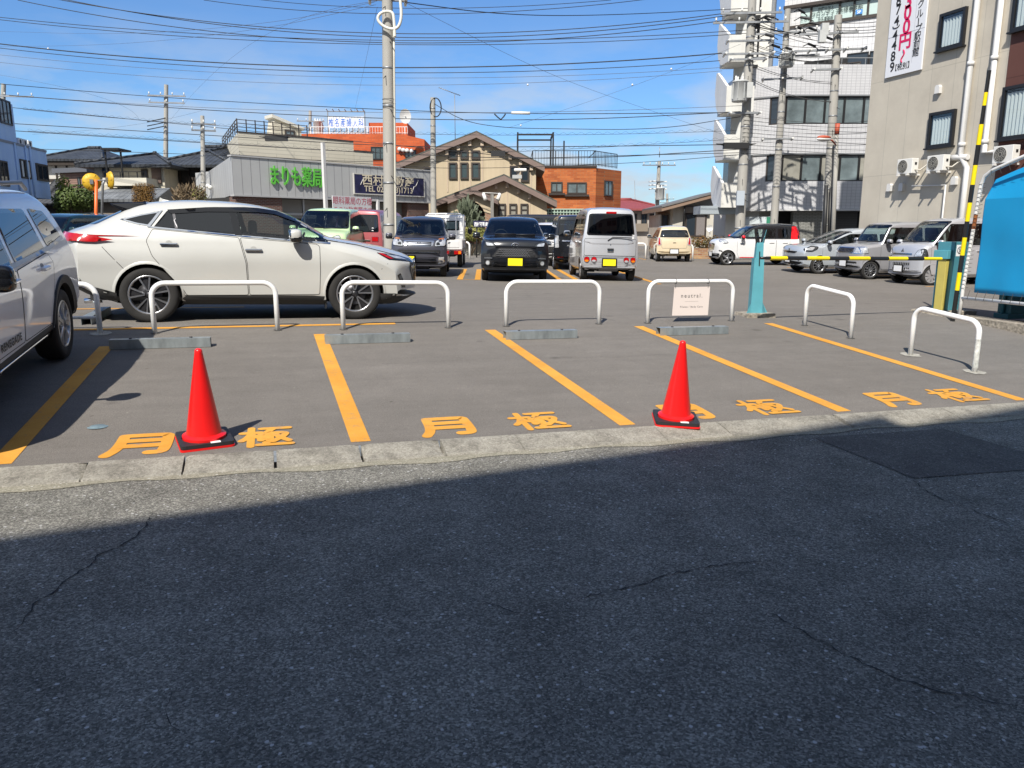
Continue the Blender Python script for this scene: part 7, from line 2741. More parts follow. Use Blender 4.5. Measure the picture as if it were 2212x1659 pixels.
for i, (u, v) in enumerate(((825, 257), (894, 264))):
 pass
# ---- orange brick building on the right of the house
f4 = Fac.two(1150, 51, 1285, 51)
br2 = thing('brick_building', 'orange brick building with roof fence right of the cream house', 'building', f4.P(2, 0))
OBR = brick('orange_brick', f4, (.52, .155, .045), (.36, .085, .025), (.34, .17, .09), .42, .12, .010, .85, .5, .3)
z4 = f4.ab(1230, 362)[1]
block(f4, br2, 'wall', OBR, 0, f4.w, 0, z4, 8)
f4s = Fac(f4.P(f4.w, 0), camdir(38))
block(f4s, br2, 'side_wall', OBR, 0, 3.2, 0, z4 - .02, .4)
ws_ = f4s.a(1336)
mb = MB()
f4.box(mb, -.05, f4.w + .05, z4 + .001, z4 + .14, -8, .06)
mb.build('coping', FRD, br2)
for r_ in ((1190, 393, 1215, 416), (1225, 394, 1267, 419)):
 w = window(f4, br2, *f4.rect(*r_), FRD, PANEG, 1, .08, 0, .08)
 a0, a1, b0, b1 = f4.rect(*r_)
 mb = MB()
 f4.box(mb, a0 - .15, a1 + .15, b0 - .16, b0 - .03, .002, .18)
 mb.build('sill', FRD, w)
window(f4s, br2, 1.0, 2.0, f4s.ab(1318, 424)[1], f4s.ab(1318, 391)[1], FRD, PANEG, 1, .08, 0, .08)
mb = MB()
LAT = mat('lattice_mint', (.42, .55, .46), .6)
a0, a1 = f4.a(1163), f4.a(1284)
zb_, zt_ = .3, f4.ab(1230, 453)[1]
f4.box(mb, a0, a1, zt_, zt_ + .06, .05, .12)
k = a0
while k < a1:
 f4.box(mb, k, k + .05, zb_, zt_, .06, .09)
 k += .2
k = zb_
while k < zt_:
 f4.box(mb, a0, a1, k, k + .05, .0905, .12)
 k += .2
mb.build('lattice_screen', LAT, br2)
block(f4, br2, 'lower_recess', mat('recess_green', (.06, .09, .08), .8), a0, a1, 0, zt_ - .02, .05, .045)
railing(f4, br2, f4.a(1150), f4.w, z4 + .14, .95, -.3, FRB, .18, ret=5)
railing(f4s, br2, .2, 3.1, z4 + .14, .95, -.3, FRB, .18)
mb = MB()
zr = z4 + .1
for (x, o_) in ((-1.0, -1), (1.3, -1), (-1.0, -4), (1.3, -4), (2.2, -4)):
 f4.box(mb, x, x + .1, zr, zr + 2.0, o_ - .1, o_)
for o_ in (-1, -4):
 f4.box(mb, -1.0, 1.4, zr + 2.0, zr + 2.1, o_ - .1, o_)
f4.box(mb, -1.0, -.9, zr + 2.1, zr + 2.2, -4.1, -1)
f4.box(mb, 1.3, 1.4, zr + 2.1, zr + 2.2, -4.1, -1)
mb.build('pergola', FRB, br2)
# ---- small house with long sloping eaves
f6 = Fac.two(1436, 48, 1556, 48)
sh = thing('eaves_house', 'small pale house with one long sloping roof behind the beige hatchback', 'house', f6.P(2, 0))
PALE = render_wall('pale_stucco', (.56, .53, .46), .08)
r0, r1 = f6.ab(1424, 450), f6.ab(1560, 414)
g0 = -.2
mb = MB()
x0, x1 = f6.a(1452), f6.a(1560)
zr_ = lambda a: r0[1] + (r1[1] - r0[1]) * (a - r0[0]) / (r1[0] - r0[0])
mb.prism([(x0, g0), (x1, g0), (x1, zr_(x1) - .2), (x0, zr_(x0) - .2)], lambda a, b, dd: f6.P(a, b, dd), -6, 0)
mb.build('wall', PALE, sh)
mb = MB()
mb.prism([(r0[0], r0[1] - .2), (r1[0], r1[1] - .2), (r1[0], r1[1] + .02), (r0[0], r0[1] + .02)], lambda a, b, dd: f6.P(a, b, dd), -6.3, .8)
mb.build('eave_board', mat('eave_brown', (.25, .17, .12), .7), sh)
mb = MB()
mb.prism([(r0[0], r0[1] + .021), (r1[0], r1[1] + .021), (r1[0], r1[1] + .12), (r0[0], r0[1] + .12)], lambda a, b, dd: f6.P(a, b, dd), -6.3, .85)
mb.build('roof', mat('roof_grey', (.16, .16, .16), .7, var=.2), sh)
block(f6, sh, 'side_wing', PALE, f6.a(1432), x0 - .002, g0, r0[1] - .35, 4, -1.0)
a0, a1, b0, b1 = f6.rect(1480, 460, 1524, 512)
window(f6, sh, a0, a1, b0, b1, FRD, PANE, 1, .1, 0, .1)
mb = MB()
f6.box(mb, a0 - .1, a1 + .1, b1 + .001, b1 + .35, .002, .3)
mb.build('shutter_box', mat('shutter_box', (.22, .19, .16), .6), sh)
mb = MB()
n = 14
for k in range(n):
 q = (a1 - a0) * .48 * k / n
 f6.box(mb, a0 + (a1 - a0) * .52 + q, a0 + (a1 - a0) * .52 + q + .03, b0 + .1, b1 - .1, .05, .07)
mb.build('slatted_shutter', mat('slat_grey', (.30, .27, .26), .6), sh)
a0, a1, b0, b1 = f6.rect(1436, 463, 1450, 492)
window(Fac(f6.O - f6.n * 1.0, f6.d), sh, a0, a1, b0, b1, FRD, PANE, 0, .08, 0, .08)
mb = MB()
mb.tube([f6.P(f6.a(1472), r0[1] + .1, .6), f6.P(f6.a(1472), 2.3, .5), f6.P(f6.a(1472), g0, .1)], .05, 8)
mb.build('downpipe', FRB, sh)
# ---- red-roofed house far behind
f7 = Fac.two(1335, 68, 1428, 68)
rr_ = thing('red_roof_house', 'distant two-storey house with a dull red hipped roof', 'house', f7.P(2, 0))
block(f7, rr_, 'wall', render_wall('far_wall', (.42, .38, .34), .1), -2, f7.w - .3, -.5, f7.ab(1380, 452)[1], 6)
mb = MB()
hip_roof(mb, f7.P, -2, f7.w - .3, f7.ab(1380, 451)[1], 0, -6, .85, 2.6, .7)
mb.build('roof', mat('roof_dull_red', (.26, .06, .06), .6, var=.2), rr_)
for u in (1362, 1384, 1402):
 window(f7, rr_, f7.a(u), f7.a(u + 13), f7.ab(u, 486)[1], f7.ab(u, 462)[1], FRD, PANE, 1, .08)
mb = MB()
f7.box(mb, 1, f7.w - 1.2, f7.ab(1380, 500)[1], f7.ab(1380, 483)[1], .3, .36)
mb.build('balcony_rail', mat('rail_brown', (.22, .18, .14), .7), rr_)
# ---- tiled-roof houses at the left
KAW = None
def jhouse(name, label, u0, u1, Y, ve, vr, ins, wallm, over=.7, dep=7, az=90):
 f = Fac(at(u0, 502, Y), camdir(az))
 w = f.a(u1)
 t = thing(name, label, 'house', f.P(w / 2, 0))
 ze = f.ab((u0 + u1) / 2, ve)[1]
 zr = f.ab((u0 + u1) / 2, vr)[1]
 block(f, t, 'wall', wallm, 0, w, -.6, ze + .05, dep)
 mb = MB()
 hip_roof(mb, f.P, 0, w, ze, 0, -dep, (zr - ze), ins, over)
 mb.build('roof', roof_tiles('kawara_' + name + str(int(u0)), f), t)
 return f, t, w, ze
WOOD = mat('dark_timber', (.035, .026, .02), .8, var=.3)
fa, ta, wa, za = jhouse('tiled_house', 'old white-walled house with black tiled hip roof left of the brown annexe', 114, 228, 60, 345, 310, 2.2, render_wall('white_plaster', (.60, .58, .53), .1))
mb = MB()
fa.box(mb, -.2, wa + .2, za - 1.6, za - 1.4, .01, .06)
for k in range(6):
 fa.box(mb, wa * k / 5 - .06, wa * k / 5 + .06, za - 4, za, .01, .07)
fa.box(mb, -.3, wa + .3, za - .45, za - .2, .3, .6)
mb.build('timber_frame', WOOD, ta)
mb = MB()
fa.box(mb, wa * .62, wa * .98, za - 4.2, za - 1.9, .08, .12)
mb.build('shutter', WOOD, ta)
fB, tB, wB, zB = jhouse('tiled_house', 'cream two-storey house with tiled hip roof and balcony behind the traffic mirrors', 217, 365, 45.5, 357, 320, 2.6, render_wall('cream_plaster', (.56, .52, .42), .1))
a0, a1, b0, b1 = fB.rect(221, 362, 238, 388)
window(fB, tB, a0, a1, b0, b1, FRB, PANE, 1, .07)
a0, a1, b0, b1 = fB.rect(305, 366, 322, 398)
window(fB, tB, a0, a1, b0, b1, FRD, PANE, 1, .07)
a0, a1, b0, b1 = fB.rect(328, 362, 350, 396)
mb = MB()
fB.box(mb, a0, a1, b0, b1, .01, .12)
mb.build('shutter', mat('shutter_wood', (.13, .09, .075), .7, var=.2), tB)
zbal = fB.ab(300, 388)[1]
block(fB, tB, 'balcony', mat('balcony_cream', (.60, .57, .48), .7), fB.a(262), fB.a(352), zbal - .42, zbal, 1.5, 1.5)
railing(Fac(fB.O + fB.n * 1.4, fB.d), tB, fB.a(262), fB.a(350), zbal, .35, 0, FRB, .4, 1.2)
mb = MB()
for a in (fB.a(266), fB.a(298)):
 fB.box(mb, a, a + .08, zbal, zbal + 1.5, 1.2, 1.28)
fB.box(mb, fB.a(264), fB.a(300), zbal + 1.5, zbal + 1.6, .0, 1.5)
mb.build('balcony_canopy', FRB, tB)
# lower tiled roof in front
fl_ = Fac.two(186, 43, 352, 43)
zl0, zl1 = fl_.ab(270, 431)[1], fl_.ab(270, 403)[1]
mb = MB()
w_ = fl_.w
mb.mesh([fl_.P(-.2, zl0, .5), fl_.P(w_, zl0, .5), fl_.P(w_, zl1, -1.4), fl_.P(.9, zl1, -1.4), fl_.P(-.2, zl0 - .15, .5), fl_.P(w_, zl0 - .15, .5), fl_.P(w_, zl0 - .15, -3), fl_.P(-.2, zl0 - .15, -3)],
  [(0, 1, 2, 3), (0, 4, 5, 1), (4, 7, 6, 5), (0, 3, 7, 4), (1, 5, 6, 2), (3, 2, 6, 7)])
mb.build('lower_roof', roof_tiles('lower_tiles', fl_, (.16, .17, .18)), tB)
block(fl_, tB, 'lower_wall', mat('lower_wall', (.20, .17, .14), .8, var=.2), 0, w_, -.6, zl0 - .16, 2)
fC, tC, wC, zC = jhouse('tiled_house', 'dark timber house with big black tiled hip roof left of the pharmacy', 368, 494, 47.5, 358, 305, 3.4, render_wall('grey_plaster', (.45, .42, .36), .1), .8)
a0, a1, b0, b1 = fC.rect(371, 365, 470, 415)
block(fC, tC, 'dark_opening', mat('dark_opening', (.02, .018, .016), .6), a0, a1, b0, b1, .1, .11)
mb = MB()
for k in range(6):
 x = a0 + (a1 - a0) * k / 5
 fC.box(mb, x - .05, x + .05, b0, b1, .111, .18)
k = a0 + .9
while k < a1:
 fC.box(mb, k, k + .12, b0, b0 + .9, .3, .33)
 k += .17
mb.build('timber_slats', WOOD, tC)
fD = Fac.two(143, 50.5, 210, 49.5)
tD = thing('brown_annexe', 'small brown-clad building with a flat dark roof between the tiled houses', 'house', fD.P(1, 0))
zD = fD.ab(170, 373)[1]
block(fD, tD, 'wall', brick('brown_siding', fD, (.25, .16, .125), (.24, .15, .12), (.16, .10, .08), 3, .14, .02, .7, .5, .1), 0, fD.w, -.6, zD, 4)
mb = MB()
fD.box(mb, -.25, fD.w + .05, zD + .001, zD + .28, -4, .35)
mb.build('roof', mat('flat_roof', (.10, .105, .12), .6), tD)
a0, a1, b0, b1 = fD.rect(168, 383, 176, 405)
window(fD, tD, a0, a1, b0, b1, FRB, PANEG, 0, .06)
# low tiled lean-to beside the blue building
fE = Fac.two(95, 44, 135, 44)
tE = thing('lean_to', 'low dark lean-to with tiled roof beside the blue building', 'shed', fE.P(.5, 0))
block(fE, tE, 'wall', WOOD, 0, fE.w, -.5, fE.ab(110, 440)[1], 3)
mb = MB()
za_, zb_ = fE.ab(110, 440)[1], fE.ab(104, 405)[1]
mb.mesh([fE.P(-.2, za_, .5), fE.P(fE.w + .3, za_, .5), fE.P(fE.w * .5, zb_, -2), fE.P(-.2, zb_ + .6, -2)], [(0, 1, 2, 3)])
o = mb.build('roof', roof_tiles('leanto_tiles', fE, (.07, .07, .07)), tE, fix=False)
sm = o.modifiers.new('solid', 'SOLIDIFY')
sm.thickness = .12
# ---- pale blue building at the left edge
fF = Fac(at(-60, 502, 33), camdir(-10))
bl_ = thing('blue_building', 'pale blue concrete building in shade at the left edge, upper floor overhanging', 'building', fF.P(3, 0))
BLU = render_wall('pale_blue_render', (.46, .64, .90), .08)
kx = lambda u: fF.a(u + 14)
zt = fF.ab(60, 317)[1]
zb = fF.ab(60, 425)[1]
xr = kx(105)
block(fF, bl_, 'upper_wall', BLU, -6, xr, zb, zt, 6)
block(fF, bl_, 'top_storey', BLU, -6, kx(48), zt + .002, fF.ab(30, 226)[1], 5, -.05)
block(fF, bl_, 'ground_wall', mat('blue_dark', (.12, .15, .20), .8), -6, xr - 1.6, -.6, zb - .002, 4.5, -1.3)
mb = MB()
for u in (66, 84):
 a = kx(u)
 fF.box(mb, a, a + .3, -.6, zb - .002, -.6, -.3)
mb.build('post', mat('post_blue', (.10, .20, .34), .6), bl_)
for (u0, v0, u1, v1), m_, cu in (((46, 346, 66, 386), 0, 1), ((79, 355, 103, 391), 1, 0), ((0, 348, 18, 402), 0, 0)):
 a0, a1 = kx(u0), kx(u1)
 um = (u0 + u1) / 2
 b0, b1 = fF.ab(um, v1)[1], fF.ab(um, v0)[1]
 w = window(fF, bl_, a0, a1, b0, b1, FRD, PANE, 1, .07)
 if cu:
  mb = MB()
  fF.box(mb, a0 + .08, a0 + .3, b0 + .08, b1 - .08, .035, .045)
  fF.box(mb, a1 - .3, a1 - .08, b0 + .08, b1 - .08, .035, .045)
  mb.build('curtain', CURT, w)
a0, a1 = kx(18), kx(42)
window(fF, bl_, a0, a1, zt + .8, zt + 1.9, FRD, PANE, 2, .07, -.05)
mb = MB()
fF.box(mb, kx(49), kx(84), zt + .002, zt + .75, -1.2, -1.1)
mb.build('roof_parapet', mat('parapet_dark', (.06, .055, .05), .8), bl_)
mb = MB()
for u in (38, 60, 69):
 mb.tube([fF.P(kx(u), zb, .05), fF.P(kx(u), zt, .05)], .04, 8)
mb.build('downpipe', BLU, bl_)
mb = MB()
fF.box(mb, -6, xr + .02, zt - .06, zt + .05, .001, .03)
mb.build('parapet_edge', mat('parapet_grey', (.25, .27, .30), .7), bl_)
for i, u in enumerate((56, 66, 76)):
 t = thing('roof_unit', 'small white condenser on the ledge of the pale blue building', 'air conditioner', fF.P(kx(u), zt), 'condensers on the blue building ledge')
 mb = MB()
 fF.box(mb, kx(u), kx(u) + .42, zt + .04, zt + .36, -.32, -.12)
 bevel(mb.build('casing', mat('ac_white', (.72, .71, .67), .45), t), .02)
 mb = MB()
 c = (kx(u) + .18, zt + .20)
 mb.quad([fF.P(c[0] + .11 * cos(q), c[1] + .11 * sin(q), -.117) for q in [2 * pi * k / 16 for k in range(16)]])
 mb.build('fan_opening', mat('fan_dark', (.05, .05, .045), .7), t, fix=False)
# ---- the building across the road, behind the camera, whose shadow covers the road
HR = 13.0
pts = []
for (x, y) in ((-1.49, 4.55), (5.32, 5.67)):
 p = Vector((x, y, ROADZ(x, y)))
 k = (HR - p.z) / -SUN_DIR.z
 pts.append(p - SUN_DIR * k)
dd = (pts[1] - pts[0])
dd.z = 0
dd.normalize()
fr_ = Fac(pts[1], -dd)
rb = thing('apartment_block', 'block across the road that throws the long shadow over the asphalt', 'building', fr_.P(0, 0))
block(fr_, rb, 'wall', render_wall('rear_wall', (.40, .38, .35), .1), 0, 40, -.6, HR, 12)
block(fr_, rb, 'wall', render_wall('rear_wall_low', (.40, .38, .35), .1), -30, -.002, -.6, HR - .42, 12)
for fl0 in range(4):
 for k in range(-6, 9):
  window(fr_, rb, k * 3.6 + .8, k * 3.6 + 2.8, 1.0 + fl0 * 3.1, 2.6 + fl0 * 3.1, FRS, PANE, 1, .07)
# ------------------------------------------------------------------ poles, cables, signs, plants
PCON = render_wall('pole_concrete', (.40, .385, .35), .12)
STEELP = mat('galv_steel', (.30, .31, .32), .5, .6, var=.25)
INSUL = mat('insulator_white', (.75, .74, .70), .3)
CABLE = mat('cable_black', (.013, .013, .014), .55)
CABLEG = mat('cable_grey', (.10, .10, .11), .6)
XF = mat('transformer_grey', (.50, .51, .50), .45, var=.1)
def upole(label, base, top, r0, r1, rings=(), steps=True, group='concrete utility poles', stepdir=None):
 t = thing('utility_pole', label, 'utility pole', base, group)
 mb = MB()
 mb.tube([base - Vector((0, 0, .3)), base + (top - base) * .5, top], r0, 16, r1=r1)
 mb.build('shaft', PCON, t, sharp=40)
 mb = MB()
 ax = (top - base)
 for q in rings:
  p = base + ax * q
  rr = (r0 + (r1 - r0) * q) * 1.03
  mb.tube([p, p + Vector((0, 0, .06))], rr, 16)
 if rings:
  mb.build('band', STEELP, t)
 if steps:
  mb = MB()
  n = int(ax.length / .9)
  sd = stepdir or camdir(170)
  for k in range(2, n):
   p = base + ax * (k / n)
   s = 1 if k % 2 else -1
   rr = r0 + (r1 - r0) * k / n
   e = (sd * .8 + camdir(90) * s * .35).normalized() if stepdir is None else sd * s
   MB().tube([p + e * rr * .9, p + e * (rr + .16) + Vector((0, 0, -.1 if stepdir is None else .0))], .012, 5).build('climbing_step', ALLOYD, t)
 return t
def crossarm(t, c, d, half, n=3, m=STEELP, up=True, off=0.):
 d = Vector(d).normalized()
 mb = MB()
 mb.obox(c, d * half, Vector((-d.y, d.x, 0)) * .04, Vector((0, 0, .04)))
 arm = mb.build('crossarm', m, t)
 for i in range(n):
  mb = MB()
  q = c + d * half * (-.92 + 1.84 * i / max(1, n - 1))
  if up:
   mb.lathe([(.0, .0), (.02, .0), (.02, .06), (.045, .08), (.045, .1), (.03, .12), (.042, .14), (.038, .17), (0, .18)], q + Vector((0, 0, .04)), 'z', 10)
  else:
   e = Vector((-d.y, d.x, 0))
   for s in (1, -1):
    mb.tube([q + e * .05 * s, q + e * .4 * s - Vector((0, 0, .02))], .045, 8)
  mb.build('insulator', INSUL, arm)
 return arm
def transformer(t, c, r=.28, h=.75):
 mb = MB()
 mb.lathe([(0, 0), (r * .95, 0), (r, .03), (r, h - .05), (r * 1.06, h - .04), (r * 1.06, h), (r * .9, h + .03), (0, h + .05)], c, 'z', 20)
 o = mb.build('transformer', XF, t)
 mb = MB()
 for a in (.5, 1.6, 2.8):
  q = Vector(c) + Vector((cos(a), sin(a), 0)) * r * .6
  mb.lathe([(.04, 0), (.05, .06), (.035, .1), (.045, .14), (.03, .2), (0, .21)], q + Vector((0, 0, h + .03)), 'z', 8)
 mb.build('bushing', INSUL, o)
 mb = MB()
 for k in range(8):
  a = 2 * pi * k / 8
  q = Vector(c) + Vector((cos(a), sin(a), 0)) * (r + .015)
  mb.obox(q + Vector((0, 0, h * .5)), Vector((cos(a), sin(a), 0)) * .03, Vector((-sin(a), cos(a), 0)) * .008, Vector((0, 0, h * .38)))
 mb.build('cooling_fin', XF, o)
 return o
# main pole in the car park
b = foot(843, 23.5)
tp = at(836, -60, 23.5)
mp = upole('thick concrete pole standing in the car park with a white cable loop near its top', b, tp, .185, .148, (.16, .305, .44, .565, .69), True)
mb = MB()
off = camdir(110) * .17
mb.tube([b + off * 1.18 + Vector((0, 0, z)) + (tp - b) * 0 + Vector(((tp - b).x, (tp - b).y, 0)) * (z / (tp - b).z) * 1.0 for z in lin(0, 6.8, 10)], .03, 8)
mb.build('conduit', mat('conduit_cream', (.60, .58, .50), .5), mp)
c = at(843, 45, 23.3)
mb = MB()
pts = []
R3 = camdir(90)
for (u, v) in ((866, -30), (864, -5), (868, 35), (862, 58), (850, 64), (833, 60), (820, 50), (815, 40), (820, 30), (832, 24), (848, 26), (851, 40), (853, 80)):
 pts.append(at(u, v, 23.2))
q = [(p.x, p.y, p.z) for p in pts]
for _ in range(2):
 r = [q[0]]
 for a, e in zip(q, q[1:]):
  r.append(tuple(a[i] * .75 + e[i] * .25 for i in range(3)))
  r.append(tuple(a[i] * .25 + e[i] * .75 for i in range(3)))
 q = r + [q[-1]]
mb.tube(q, .042, 8)
mb.build('cable_loop', mat('loop_cream', (.70, .69, .62), .5), mp)
mb = MB()
for z in (.1,):
 p = at(840, 215, 23.5)
 for k in range(3):
  mb.tube([p + R3 * .19 * cos(q) + camdir(0) * .19 * sin(q) + Vector((0, 0, -.12 * k)) for q in [2 * pi * j / 14 for j in range(15)]], .006, 4, caps=False)
mb.build('wire_wrap', ALLOYD, mp)
tp2 = at(838, 3, 23.5)
crossarm(mp, tp2 + Vector((0, 0, .05)), camdir(80), .55, 2, up=False)
# short pole beside the cream house
b = foot(938, 40.5)
up2 = upole('slim concrete pole with a looped service cable in front of the cream gabled house', b, at(935, 211, 40.5), .17, .125, (.72, .82, .93), False)
mb = MB()
cc = at(941, 232, 40.4)
mb.tube([cc + Vector((R3.x * .28 * cos(q), R3.y * .28 * cos(q), .45 * sin(q))) for q in [2 * pi * k / 18 for k in range(19)]], .03, 6, caps=False)
mb.build('cable_coil', CABLE, up2)
# far poles on the left
b = foot(363, 50)
p3 = upole('grey utility pole with two crossarms rising behind the tiled houses', b, at(359, 183, 50), .17, .12, (.3, .5, .7), True)
for v, h_, n in ((207, 1.1, 4), (222, 1.05, 3)):
 crossarm(p3, at(360, v, 49.8), camdir(80), h_, n)
for v in (255, 264, 272):
 mb = MB()
 c = at(358, v, 49.7)
 mb.tube([c, c - camdir(80) * 1.1 - Vector((0, 0, .25))], .028, 6)
 mb.build('cable_sleeve', CABLE, p3)
b = foot(446, 42)
p4 = upole('thin utility pole with bracket lamp arms left of the pharmacy', b, at(437, 250, 42), .15, .10, (.5, .7), True)
for v in (268, 282):
 crossarm(p4, at(440, v, 41.9), camdir(70), .6, 3)
mb = MB()
for s, v in ((1, 405), (-1, 408), (.4, 402)):
 mb.ball(at(546 / 1.0 - 100 + s * 8, v, 41.5), .12, .12, .12)
mb.build('flood_lamp', INSUL, p4)
b = foot(672, 66)
p5 = upole('distant utility pole between the cream roof hut and the clinic sign', b, at(670, 239, 66), .17, .12, (), False)
for v in (262, 276):
 crossarm(p5, at(671, v, 65.8), camdir(80), 1.1, 4)
transformer(p5, at(688, 290, 65.5), .35, 1.0)
b = foot(1413, 62)
p6 = upole('distant utility pole leaning slightly beside the red-roofed house', b, at(1424, 348, 62), .2, .13, (.4, .6), True)
crossarm(p6, at(1424, 357, 61.8), camdir(88), 1.3, 6, up=True)
for v in (392, 400, 408):
 crossarm(p6, at(1421, v, 61.8), camdir(60), .6, 2, up=False)
transformer(p6, at(1425, 432, 61.5), .35, .9)
mb = MB()
tp = at(1424.5, 340, 62)
mb.tube([tp, tp + Vector((0, 0, .8))], .03, 5)
mb.build('lightning_spike', STEELP, p6)
b = foot(1441, 110)
p7 = upole('faint tiny utility pole with many crossarms beyond the small pale house', b, at(1441, 418, 110), .2, .15, (), False)
for v in (430, 438, 446):
 crossarm(p7, at(1441, v, 109.8), camdir(88), 1.0, 4)
t = thing('radio_mast', 'thin radio mast above the red-roofed house', 'mast', foot(1370, 90))
mb = MB()
mb.tube([foot(1370, 90), at(1371, 390, 90)], .09, 6, r1=.03)
mb.lathe([(0, 0), (.25, .0), (.25, .5), (0, .5)], at(1370, 440, 90), 'z', 8)
mb.build('mast_tube', GREYM, t)
b = foot(5, 48)
p8 = upole('grey pole behind the pale blue building at the left edge', b, at(8, 181, 48), .18, .12, (), False)
crossarm(p8, at(25, 208, 48), camdir(80), 1.2, 4)
# cluster of poles in front of the office block
b = foot(1592, 36)
pa = upole('tall thick pole with transformer and many crossarms in front of the white balconies', b, at(1627, -30, 36), .24, .17, (.12, .25, .36, .5, .62, .72, .82, .9), True)
R4 = camdir(95)
for v, h_, n in ((28, 1.3, 4), (48, 1.6, 4), (88, 1.0, 2), (116, 1.1, 3), (128, .8, 3), (244, .7, 2)):
 u = 1627 - (v + 30) * .069
 crossarm(pa, at(u, v, 35.8), R4, h_, n, up=v < 60)
transformer(pa, at(1597, 220, 35.6), .33, .85)
mb = MB()
p = at(1616, 195, 35.5)
mb.obox(p, R4 * .18, camdir(5) * .12, Vector((0, 0, .32)))
mb.build('junction_box', XF, pa)
mb = MB()
p = at(1599, 428, 35.6)
mb.obox(p, R4 * .17, camdir(5) * .1, Vector((0, 0, .32)))
mb.build('meter_box', mat('box_blue_grey', (.42, .47, .52), .5), pa)
b = foot(1664, 37)
pb = upole('middle pole of the cluster in front of the office block, carrying a round transformer', b, at(1702, 20, 37), .19, .13, (.3, .45, .6, .75, .88), True)
for v, h_, n in ((70, 1.4, 4), (122, 1.5, 4), (170, .9, 3), (300, .7, 2)):
 u = 1702 - (v - 20) * .0817
 crossarm(pb, at(u, v, 36.8), camdir(105), h_, n, up=v < 130)
transformer(pb, at(1698, 145, 36.4), .30, .55)
b = foot(1779, 35.5)
pc = upole('right pole of the cluster, with steel bands, before the shaded office wall', b, at(1811, 33, 35.5), .225, .16, (.15, .3, .47, .6, .70, .78, .86, .93), True)
for v, h_, n in ((72, 1.2, 3), (108, 1.6, 5), (150, .6, 2)):
 u = 1811 - (v - 33) * .0675
 crossarm(pc, at(u - 18, v, 35.3), camdir(100), h_, n, up=v < 100)
mb = MB()
for (u, v) in ((1790, 75), (1795, 60)):
 mb.obox(at(u - 14, v + 4, 35), R4 * .14, camdir(5) * .14, Vector((0, 0, .24)))
mb.build('switch_gear', XF, pc)
mb = MB()
q = foot(1776, 35.1)
mb.tube([q, at(1785, 400, 35.1)], .09, 8)
mb.tube([foot(1786, 35.1), at(1795, 405, 35.1)], .07, 8)
mb.build('cable_guard', BLACKP, pc)
b = foot(1795, 34.5)
t = thing('street_lamp', 'slim rusty-topped lamp post with an orange lamp head beside the right pole', 'street lamp', b)
tp = at(1808, 285, 34.5)
mb = MB()
mb.tube([b - Vector((0, 0, .2)), tp], .10, 10, r1=.08)
mb.build('post', PCON, t)
mb = MB()
RUSTO = mat('rust_orange', (.50, .10, .05), .6, var=.3)
mb.tube([tp - Vector((0, 0, .1)), tp + Vector((0, 0, .35))], .10, 10)
mb.tube([at(1805, 312, 34.4), at(1797, 303, 34.2), at(1785, 300, 34.0)], .035, 8)
mb.build('lamp_arm', RUSTO, t)
mb = MB()
c = at(1780, 297, 33.9)
mb.ball(c, .34, .16, .09)
mb.build('lamp_head', RUSTO, t)
mb = MB()
mb.ball(c - Vector((0, 0, .07)), .36, .15, .09)
mb.build('lamp_glass', INSUL, t)
# ---- overhead cables: each a run from the left, sagging, to the pole cluster
def cable(pts, r, label, m=CABLE, group='black overhead cables across the sky', n=40, wob=0., name='overhead_cable'):
 "pts: (u, v, Y) seen positions along the run; smoothed"
 P = [at(*p) for p in pts]
 if len(P) == 3:                # quadratic through three points
  a, b_, c_ = P
  t1 = (b_ - a).length / ((b_ - a).length + (c_ - b_).length)
  ctrl = (b_ - a * (1 - t1) ** 2 - c_ * t1 ** 2) / (2 * t1 * (1 - t1))
  Q = [a * (1 - t) ** 2 + ctrl * 2 * t * (1 - t) + c_ * t * t for t in lin(0, 1, n)]
 elif len(P) == 2:
  Q = [P[0] + (P[1] - P[0]) * t for t in lin(0, 1, n)]
  L = (P[1] - P[0]).length
  Q = [q - Vector((0, 0, L * .012 * 4 * t * (1 - t))) for q, t in zip(Q, lin(0, 1, n))]
 else:
  q = [tuple(p) for p in P]
  for _ in range(3):
   w = [q[0]]
   for a, e in zip(q, q[1:]):
    w.append(tuple(a[i] * .75 + e[i] * .25 for i in range(3)))
    w.append(tuple(a[i] * .25 + e[i] * .75 for i in range(3)))
   q = w + [q[-1]]
  Q = [Vector(p) for p in q]
 mb = MB()
 r *= .72
 mb.tube(Q, r, 5)
 if wob:
  L = 0
  pts2 = []
  for a, e in zip(Q, Q[1:]):
   seg = (e - a).length
   k = max(1, int(seg / .07))
   for j in range(k):
    x = L + seg * j / k
    pts2.append(a + (e - a) * (j / k) + Vector((0, 0, .02 + wob * (.5 + .5 * sin(x * 2 * pi / .42)))))
   L += seg
  mb.tube(pts2, r * .45, 4)
 ob = mb.build(name, m, fix=False)
 return tagit(ob, label, 'cable', group)
YL, YR = 38, 36
top3 = 'one of three thick black cables from the top left corner to the transformer pole'
for p in (((40, -18, YL), (830, 72, 37), (1592, 25, YR)), ((90, -12, YL), (830, 80, 37), (1588, 31, YR)), ((38, 0, YL), (830, 92, 37), (1584, 41, YR))):
 cable(p, .024, top3)
two = 'one of a close pair of black cables running just below the top three'
cable(((-40, 33, YL), (830, 87, 37), (1625, 64, YR)), .020, two)
cable(((-40, 38, YL), (830, 96, 37), (1625, 71, YR)), .020, two)
cable(((-40, 90, YL), (830, 146, 37), (1560, 115, YR)), .034, 'thick grey-black bundled cable across the middle of the sky')
cable(((-40, 99, YL), (830, 157, 37), (1555, 131, YR)), .021, 'black cable just under the thick bundled cable in mid sky')
cable(((-40, 114, YL), (830, 168, 37), (1555, 146, YR)), .012, 'thin cable below the mid-sky bundle, upper of two', CABLEG)
